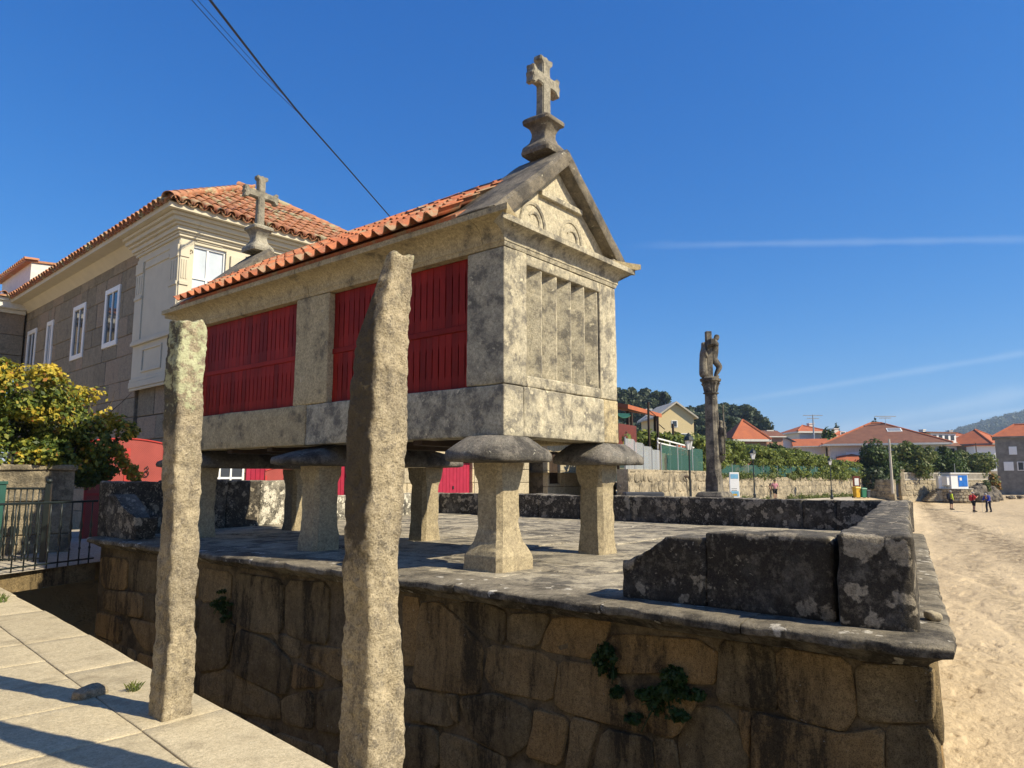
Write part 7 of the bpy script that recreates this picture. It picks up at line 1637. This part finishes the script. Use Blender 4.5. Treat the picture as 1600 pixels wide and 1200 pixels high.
tree(1312, 150, 2, 661, 16, 'distant dark treetop above the orange-roofed house', ['euca_d', 'euca'], 700, .5, 5, 7)
tree(1372, 130, 2, 656, 26, 'dark treetops showing over the ridge of the villa', ['euca_d', 'euca'], 900, .5, 6, 8)
tree(1544, 150, 1, 682, 16, 'distant dark tree beside the orange hipped roof', ['euca_d', 'leaf_d'], 700, .5, 5, 9)
tree(1549, 84, -.3, 738, 24, 'brownish shrub by the concrete fence above the rocks', ['olive', 'leaf_o'], 1200, .2, 7, 10, low=.15, name='shrub')
tree(1540, 80, -.6, 750, 20, 'green bush growing among the shore rocks', ['leaf_g', 'olive'], 1000, .2, 6, 11, low=.15, name='bush')
# ------------------------------------------------------------------ garden walls, hut, rocks on the far side
def rubble_face(root, u0, u1, H, cell, rnd, mat='rubble'):
    z = 0
    while z < H-.05:
        hh = min(cell*rnd.uniform(.7, 1.1), H-z); u = u0
        while u < u1:
            w = min(cell*rnd.uniform(.8, 1.9), u1-u); a, b = u+.015, u+w-.015; u += w
            if b-a < .06: continue
            hw, hq = (b-a)/2, hh/2-.015; q = [Vector((sx*hw, sy*hq)) for sx, sy in ((-1, -1), (1, -1), (1, 1), (-1, 1))]
            me = poly_stone(chaikin(q, 1, .2), rnd.uniform(.0, .06), .1, .05, int(u*31+z*7), .03, fine=False); o = link('wall_stone', me, MT[mat], root); o.matrix_local = frame_matrix(Vector(((a+b)/2, -.02, z+hh/2)), Vector((1, 0, 0)), Vector((0, 0, 1)), Vector((0, -1, 0)))
        z += hh
def far_wall(pa, Da, pb, Db, z0, H, label, fence=True, name='garden_wall', cell=.62, fh=.85, gap=.26):
    a, b = ground(pa, Da), ground(pb, Db); d = b-a; L = d.length; root = empty(name, (a.x, a.y, z0), math.atan2(d.y, d.x), label, 'wall', 'walls along the beach'); rnd = random.Random(int(pa))
    mb = MB(); mb.box(0, L, 0, .35, -1, H); mb.build('core', MT['rubble'], root); rubble_face(root, 0, L, H, cell, rnd)
    if fence:
        f = empty('concrete_fence', (0, 0, H)); f.parent = root
        for z in (.05, fh-.12): mb = MB(); mb.box(0, L, .1, .22, z, z+.11); mb.build('rail', MT['concrete'], f)
        n = int(L/gap); mb = MB(); mb.box(-.05, .05, .12, .2, .161, fh-.121); me = mb.mesh('baluster'); me.materials.append(MT['concrete'])
        for k in range(n): link('baluster', me, None, f, ((k+.5)*L/n, 0, 0))
        for x in (0, L-.2): mb = MB(); mb.box(x, x+.2, .06, .26, 0, fh+.1); mb.build('post', MT['concrete'], f)
far_wall(1408, 76, 1470, 80, -.35, 1.65, 'stained garden wall topped by a pale concrete baluster fence, left of the white hut')
far_wall(1508, 81, 1549, 84, -.6, 1.9, 'short garden wall with pale concrete fence above the shore rocks')
far_wall(1350, 74, 1396, 71.5, -.3, 1.7, 'shaded stone wall at the side of the ramp, under the dark tree', fence=False)
far_wall(1549, 100, 1640, 92, -.7, 1.4, 'low sea wall at the right edge below the stone house', fence=False)
def sea_fence():
    a, b = ground(1549, 100), ground(1640, 92); d = b-a; L = d.length; root = empty('green_fence', (a.x, a.y, .7), math.atan2(d.y, d.x), 'dark green mesh fence on the sea wall at the right edge', 'fence')
    for k in range(9): mb = MB(); mb.box(L*k/8-.05, L*k/8+.05, .1, .2, 0, 1.3); mb.build('post', MT['galv'], root)
    mb = MB(); mb.box(0, L, .14, .15, .1, 1.15); mb.build('netting', MT['net'], root)
sea_fence()
def gate_pier():
    b = ground(1408, 75); root = empty('gate_pier', (b.x, b.y, -.3), FACE, 'stone gate pier at the left end of the garden wall, beside the wooden pole', 'pier'); me = rough_box(.5, .5, 2.6, .15, .05, .03, 3, 3); link('shaft', me, MT['rubble'], root, (0, 0, 1.3)); me = rough_box(.62, .62, .16, .15, .04, .02, 3, 4); link('cap', me, MT['rubble'], root, (0, 0, 2.66))
gate_pier()
def hut():
    D = 77; b = ground(1489, D); root = empty('round_base', (b.x, b.y, -.9), 0, 'rounded low stone base carrying the white hut by the beach', 'stone base'); zt = zf(764, D)+.9
    r0 = 1.75; n = 26; rnd = random.Random(4); mb = MB(); mb.lathe([(r0-.06, -.3), (r0-.06, zt-.05)], n=24); mb.build('core', MT['mortar'], root)
    for j in range(4):
        z0, z1 = zt*j/4, zt*(j+1)/4
        for k in range(n):
            a0 = 2*math.pi*(k+.5*(j % 2))/n; w = 2*math.pi*r0/n/2-.012; me = poly_stone(chaikin([Vector((sx*w, sy*((z1-z0)/2-.012))) for sx, sy in ((-1, -1), (1, -1), (1, 1), (-1, 1))], 1, .2), rnd.uniform(0, .04), .1, .04, k+j*40, .02, fine=False)
            nn = Vector((math.cos(a0), math.sin(a0), 0)); tt = Vector((-nn.y, nn.x, 0)); o = link('stone', me, MT['rubble'], root); o.matrix_local = frame_matrix(nn*(r0-.05)+UPV*((z0+z1)/2), tt, UPV, nn)
    mb = MB(); mb.lathe([(r0+.05, zt-.0), (r0+.05, zt+.06)], n=24); mb.build('slab', MT['concrete'], root)
    zb = -.9+zt+.06; b = ground(1490, D-.2); h = empty('white_hut', (b.x, b.y, zb), FACE+.12, 'small white hut with a bright blue double door on the rounded stone base', 'hut')
    mb = MB(); mb.box(-.95, 1.0, -.8, .7, 0, 1.55); mb.build('wall', MT['white'], h); mb = MB(); mb.box(-1.1, 1.12, -.95, .85, 1.55, 1.66); mb.build('roof', MT['white'], h, bevel=.02)
    for x0 in (-.12, .405): mb = MB(); mb.box(x0, x0+.515, -.84, -.801, .22, 1.38); mb.build('door', MT['blue_paint'], h, bevel=.01)
    mb = MB(); mb.box(.02, .26, -.85, -.841, .85, 1.15); mb.build('notice', MT['white'], h)
    mb = MB(); mb.box(-1.35, -.98, -.7, .2, .35, 1.35); mb.build('side_cabinet', MT['white'], h, bevel=.02)
    b = ground(1471, D-.1); h = empty('white_cabinet', (b.x, b.y, zb), FACE, 'low white cabinet at the left of the hut with blue door', 'cabinet'); mb = MB(); mb.box(-.45, .45, -.2, .3, 0, 1.3); mb.build('body', MT['white'], h, bevel=.02); mb = MB(); mb.box(-.48, .48, -.25, .35, 1.3, 1.36); mb.build('lid', MT['white'], h)
    b = ground(1458, D); st = empty('beach_steps', (b.x, b.y, -.9), FACE, 'shaded stone steps going up to the left of the rounded base', 'steps')
    for k in range(6): mb = MB(); mb.box(-1.1+.22*k, .75, -.6, .6, .19*k, .19*(k+1)-.002); mb.build('step', MT['rubble'], st, bevel=.02)
hut()
def rocks():
    rnd = random.Random(15); pos = [(1519, 79, .9), (1530, 80, 1.0), (1542, 78.5, .8), (1526, 77.5, .65), (1537, 77, .6), (1549, 78, .65), (1513, 78.5, .7), (1556, 80, .5), (1576, 82, .45), (1592, 82, .5), (1522, 80.5, 1.2), (1534, 81.5, 1.25), (1545, 81, .9)]
    words = ['tall pale shore rock right of the rounded base', 'big shore rock in the middle of the heap below the fence', 'shore rock at the right of the heap', 'low rock at the front of the heap', 'small front rock left of the rightmost ones', 'rightmost front rock of the heap', 'rock touching the rounded base', 'lone rock just right of the heap', 'flat dark rock on the sand near the sea wall', 'flat rock at the right edge of the sand', 'upper rock under the short garden wall', 'highest rock under the concrete fence', 'upper right rock beneath the green bush']
    for k, (px, D, s) in enumerate(pos):
        b = ground(px, D); me = rough_box(s*1.9, s*1.3, s*1.6 if k not in (8, 9) else s*.7, .16, s*.45, s*.32, 1.6/s, 200+k); o = link('shore_rock', me, MT['rock'], None, (b.x, b.y, ground_h(b.x, b.y, False)+s*.45), rnd.uniform(0, 3)); tag(o, words[k], 'rock', 'rocks at the back of the beach')
rocks()
# ------------------------------------------------------------------ hills
def ridge_hill(name, pts, D0, D1, mat, zb, seed, nu=120, rough=3., steps=14):
    """pts: (px, py) skyline at distance D1; slopes down to D0"""
    vs = []; fs = []
    for i in range(nu+1):
        px = pts[0][0]+(pts[-1][0]-pts[0][0])*i/nu
        for a, b in zip(pts, pts[1:]):
            if a[0] <= px <= b[0]+1e-6: py = a[1]+(b[1]-a[1])*(px-a[0])/(b[0]-a[0]); break
        top = zf(py, D1)
        for j in range(steps+2):
            t = j/steps; D = D0+(D1-D0)*t; g = ground(px, D); h = zb+(top-zb)*(sstep(0, 1, min(t, 1))*.75+.25*min(t, 1)) if j <= steps else zb
            if j > steps: g = ground(px, D1*1.25)
            h += rough*noise.fractal(Vector((g.x, g.y, seed))*.02*(200/D1+.2), .9, 2, 4)*(.3 if j in (0,) else 1)*(t if t < 1 else 1)*.5
            vs.append((g.x, g.y, h))
    m = steps+2
    for i in range(nu):
        for j in range(m-1): a = i*m+j; fs.append((a, a+m, a+m+1, a+1))
    me = bpy.data.meshes.new(name); me.from_pydata(vs, [], fs); me.polygons.foreach_set('use_smooth', [True]*len(fs)); me.update(); return tag(link(name, me, MT[mat]), kind='structure')
ridge_hill('hill', [(560, 640), (960, 640), (1050, 655), (1100, 662), (1160, 655), (1200, 682), (1290, 700), (1420, 708), (1500, 712)], 110, 250, 'hill', 1.0, 1, 80, 4)
ridge_hill('far_hill', [(1330, 722), (1440, 694), (1480, 684), (1520, 672), (1560, 661), (1600, 651), (1700, 632), (1850, 625), (2050, 660)], 700, 1900, 'hill', -2, 5, 130, 26, 22)
def wood():
    rnd = random.Random(30); L = []
    def clump(px, D, py, wpx):
        H = zf(py, D); w = wpx/1120*D; g = ground(px, D); zb = H-rnd.uniform(9, 13)
        for k in range(7): a = rnd.uniform(0, 6.28); rr = w*.36*math.sqrt(rnd.random()); s = w*rnd.uniform(.2, .34); z = zb+(H-zb)*rnd.uniform(.25, .85); L.append((Vector((g.x+rr*math.cos(a), g.y+rr*math.sin(a), z)), (s, s, min(s*.9, (H-z)*1.0+.4))))
    for px, py, w in [(968, 606, 26), (984, 603, 26), (1000, 602, 28), (1014, 606, 24), (1028, 604, 30), (1046, 628, 24), (1062, 628, 28), (1078, 640, 24), (1094, 632, 30), (1108, 640, 24), (1122, 636, 30), (1138, 632, 32), (1152, 634, 30), (1168, 636, 30), (1100, 634, 34), (1116, 632, 34), (1146, 630, 34), (1160, 634, 32), (1054, 636, 30), (1070, 640, 30), (1182, 646, 34), (1192, 658, 30), (1176, 640, 36), (1130, 640, 30), (1086, 650, 30), (1030, 630, 34), (975, 622, 34), (1000, 622, 36)]: clump(px, rnd.uniform(200, 240), py-3, w*1.3)
    for px, py, w in [(985, 640, 40), (1012, 642, 40), (1050, 655, 40), (1080, 660, 40), (1108, 656, 40), (1140, 652, 44), (1166, 660, 40), (1186, 672, 30), (1070, 672, 30), (1100, 676, 30), (1204, 672, 22), (1216, 680, 20), (1236, 678, 22), (1330, 690, 30), (1410, 695, 40)]: clump(px, rnd.uniform(150, 195), py, w)
    me = leaf_mesh('eucalyptus_wood', leaves(75000, blob_sampler(L, .5, .3, .35), .85, 31, mi_fn=lambda r, p: 0 if r.random() < .5 else 1, up=.5))
    tag(link('eucalyptus_wood', me, [MT['euca'], MT['euca_d']]), 'dark eucalyptus wood covering the hill behind the stone cross', 'wood', kind='stuff')
    # far hillside woods: a carpet of crowns
    vs = []; L2 = []
    pts = [(1330, 722), (1440, 694), (1480, 684), (1520, 672), (1560, 661), (1600, 651), (1700, 632), (1850, 625)]
    for k in range(1500):
        px = rnd.uniform(1400, 1800)
        for a, b in zip(pts, pts[1:]):
            if a[0] <= px <= b[0]: py = a[1]+(b[1]-a[1])*(px-a[0])/(b[0]-a[0]); break
        t = rnd.random()**.5; D = 700+1200*t; g = ground(px, D); h = -2+(zf(py, 1900)+2)*(sstep(0, 1, t)*.75+.25*t); s = rnd.uniform(5, 11); L2.append((Vector((g.x, g.y, h+s*.4)), (s, s, s*.8)))
    me = leaf_mesh('far_wood', leaves(30000, blob_sampler(L2, .6), 4.5, 33, mi_fn=lambda r, p: 0 if r.random() < .5 else 1, up=.5)); tag(link('far_wood', me, [MT['euca'], MT['euca_d']]), 'woods covering the far hill at the right', 'wood', kind='stuff')
wood()

# ------------------------------------------------------------------ sea air
def build_haze():
    mb = MB(); mb.box(-400, 2900, -2200, 1500, -6, 175); me = mb.mesh('haze'); o = link('haze', me); o['kind'] = 'stuff'; o['label'] = 'thin bluish sea haze over the whole bay'; o['category'] = 'haze'
    m = bpy.data.materials.new('haze_air'); m.use_nodes = True; nt = m.node_tree; nt.nodes.clear(); out = nt.nodes.new('ShaderNodeOutputMaterial'); v = nt.nodes.new('ShaderNodeVolumePrincipled')
    v.inputs['Color'].default_value = (.62, .78, 1., 1); v.inputs['Density'].default_value = .00022; v.inputs['Anisotropy'].default_value = .1
    nt.links.new(v.outputs[0], out.inputs['Volume']); me.materials.append(m)
build_haze()
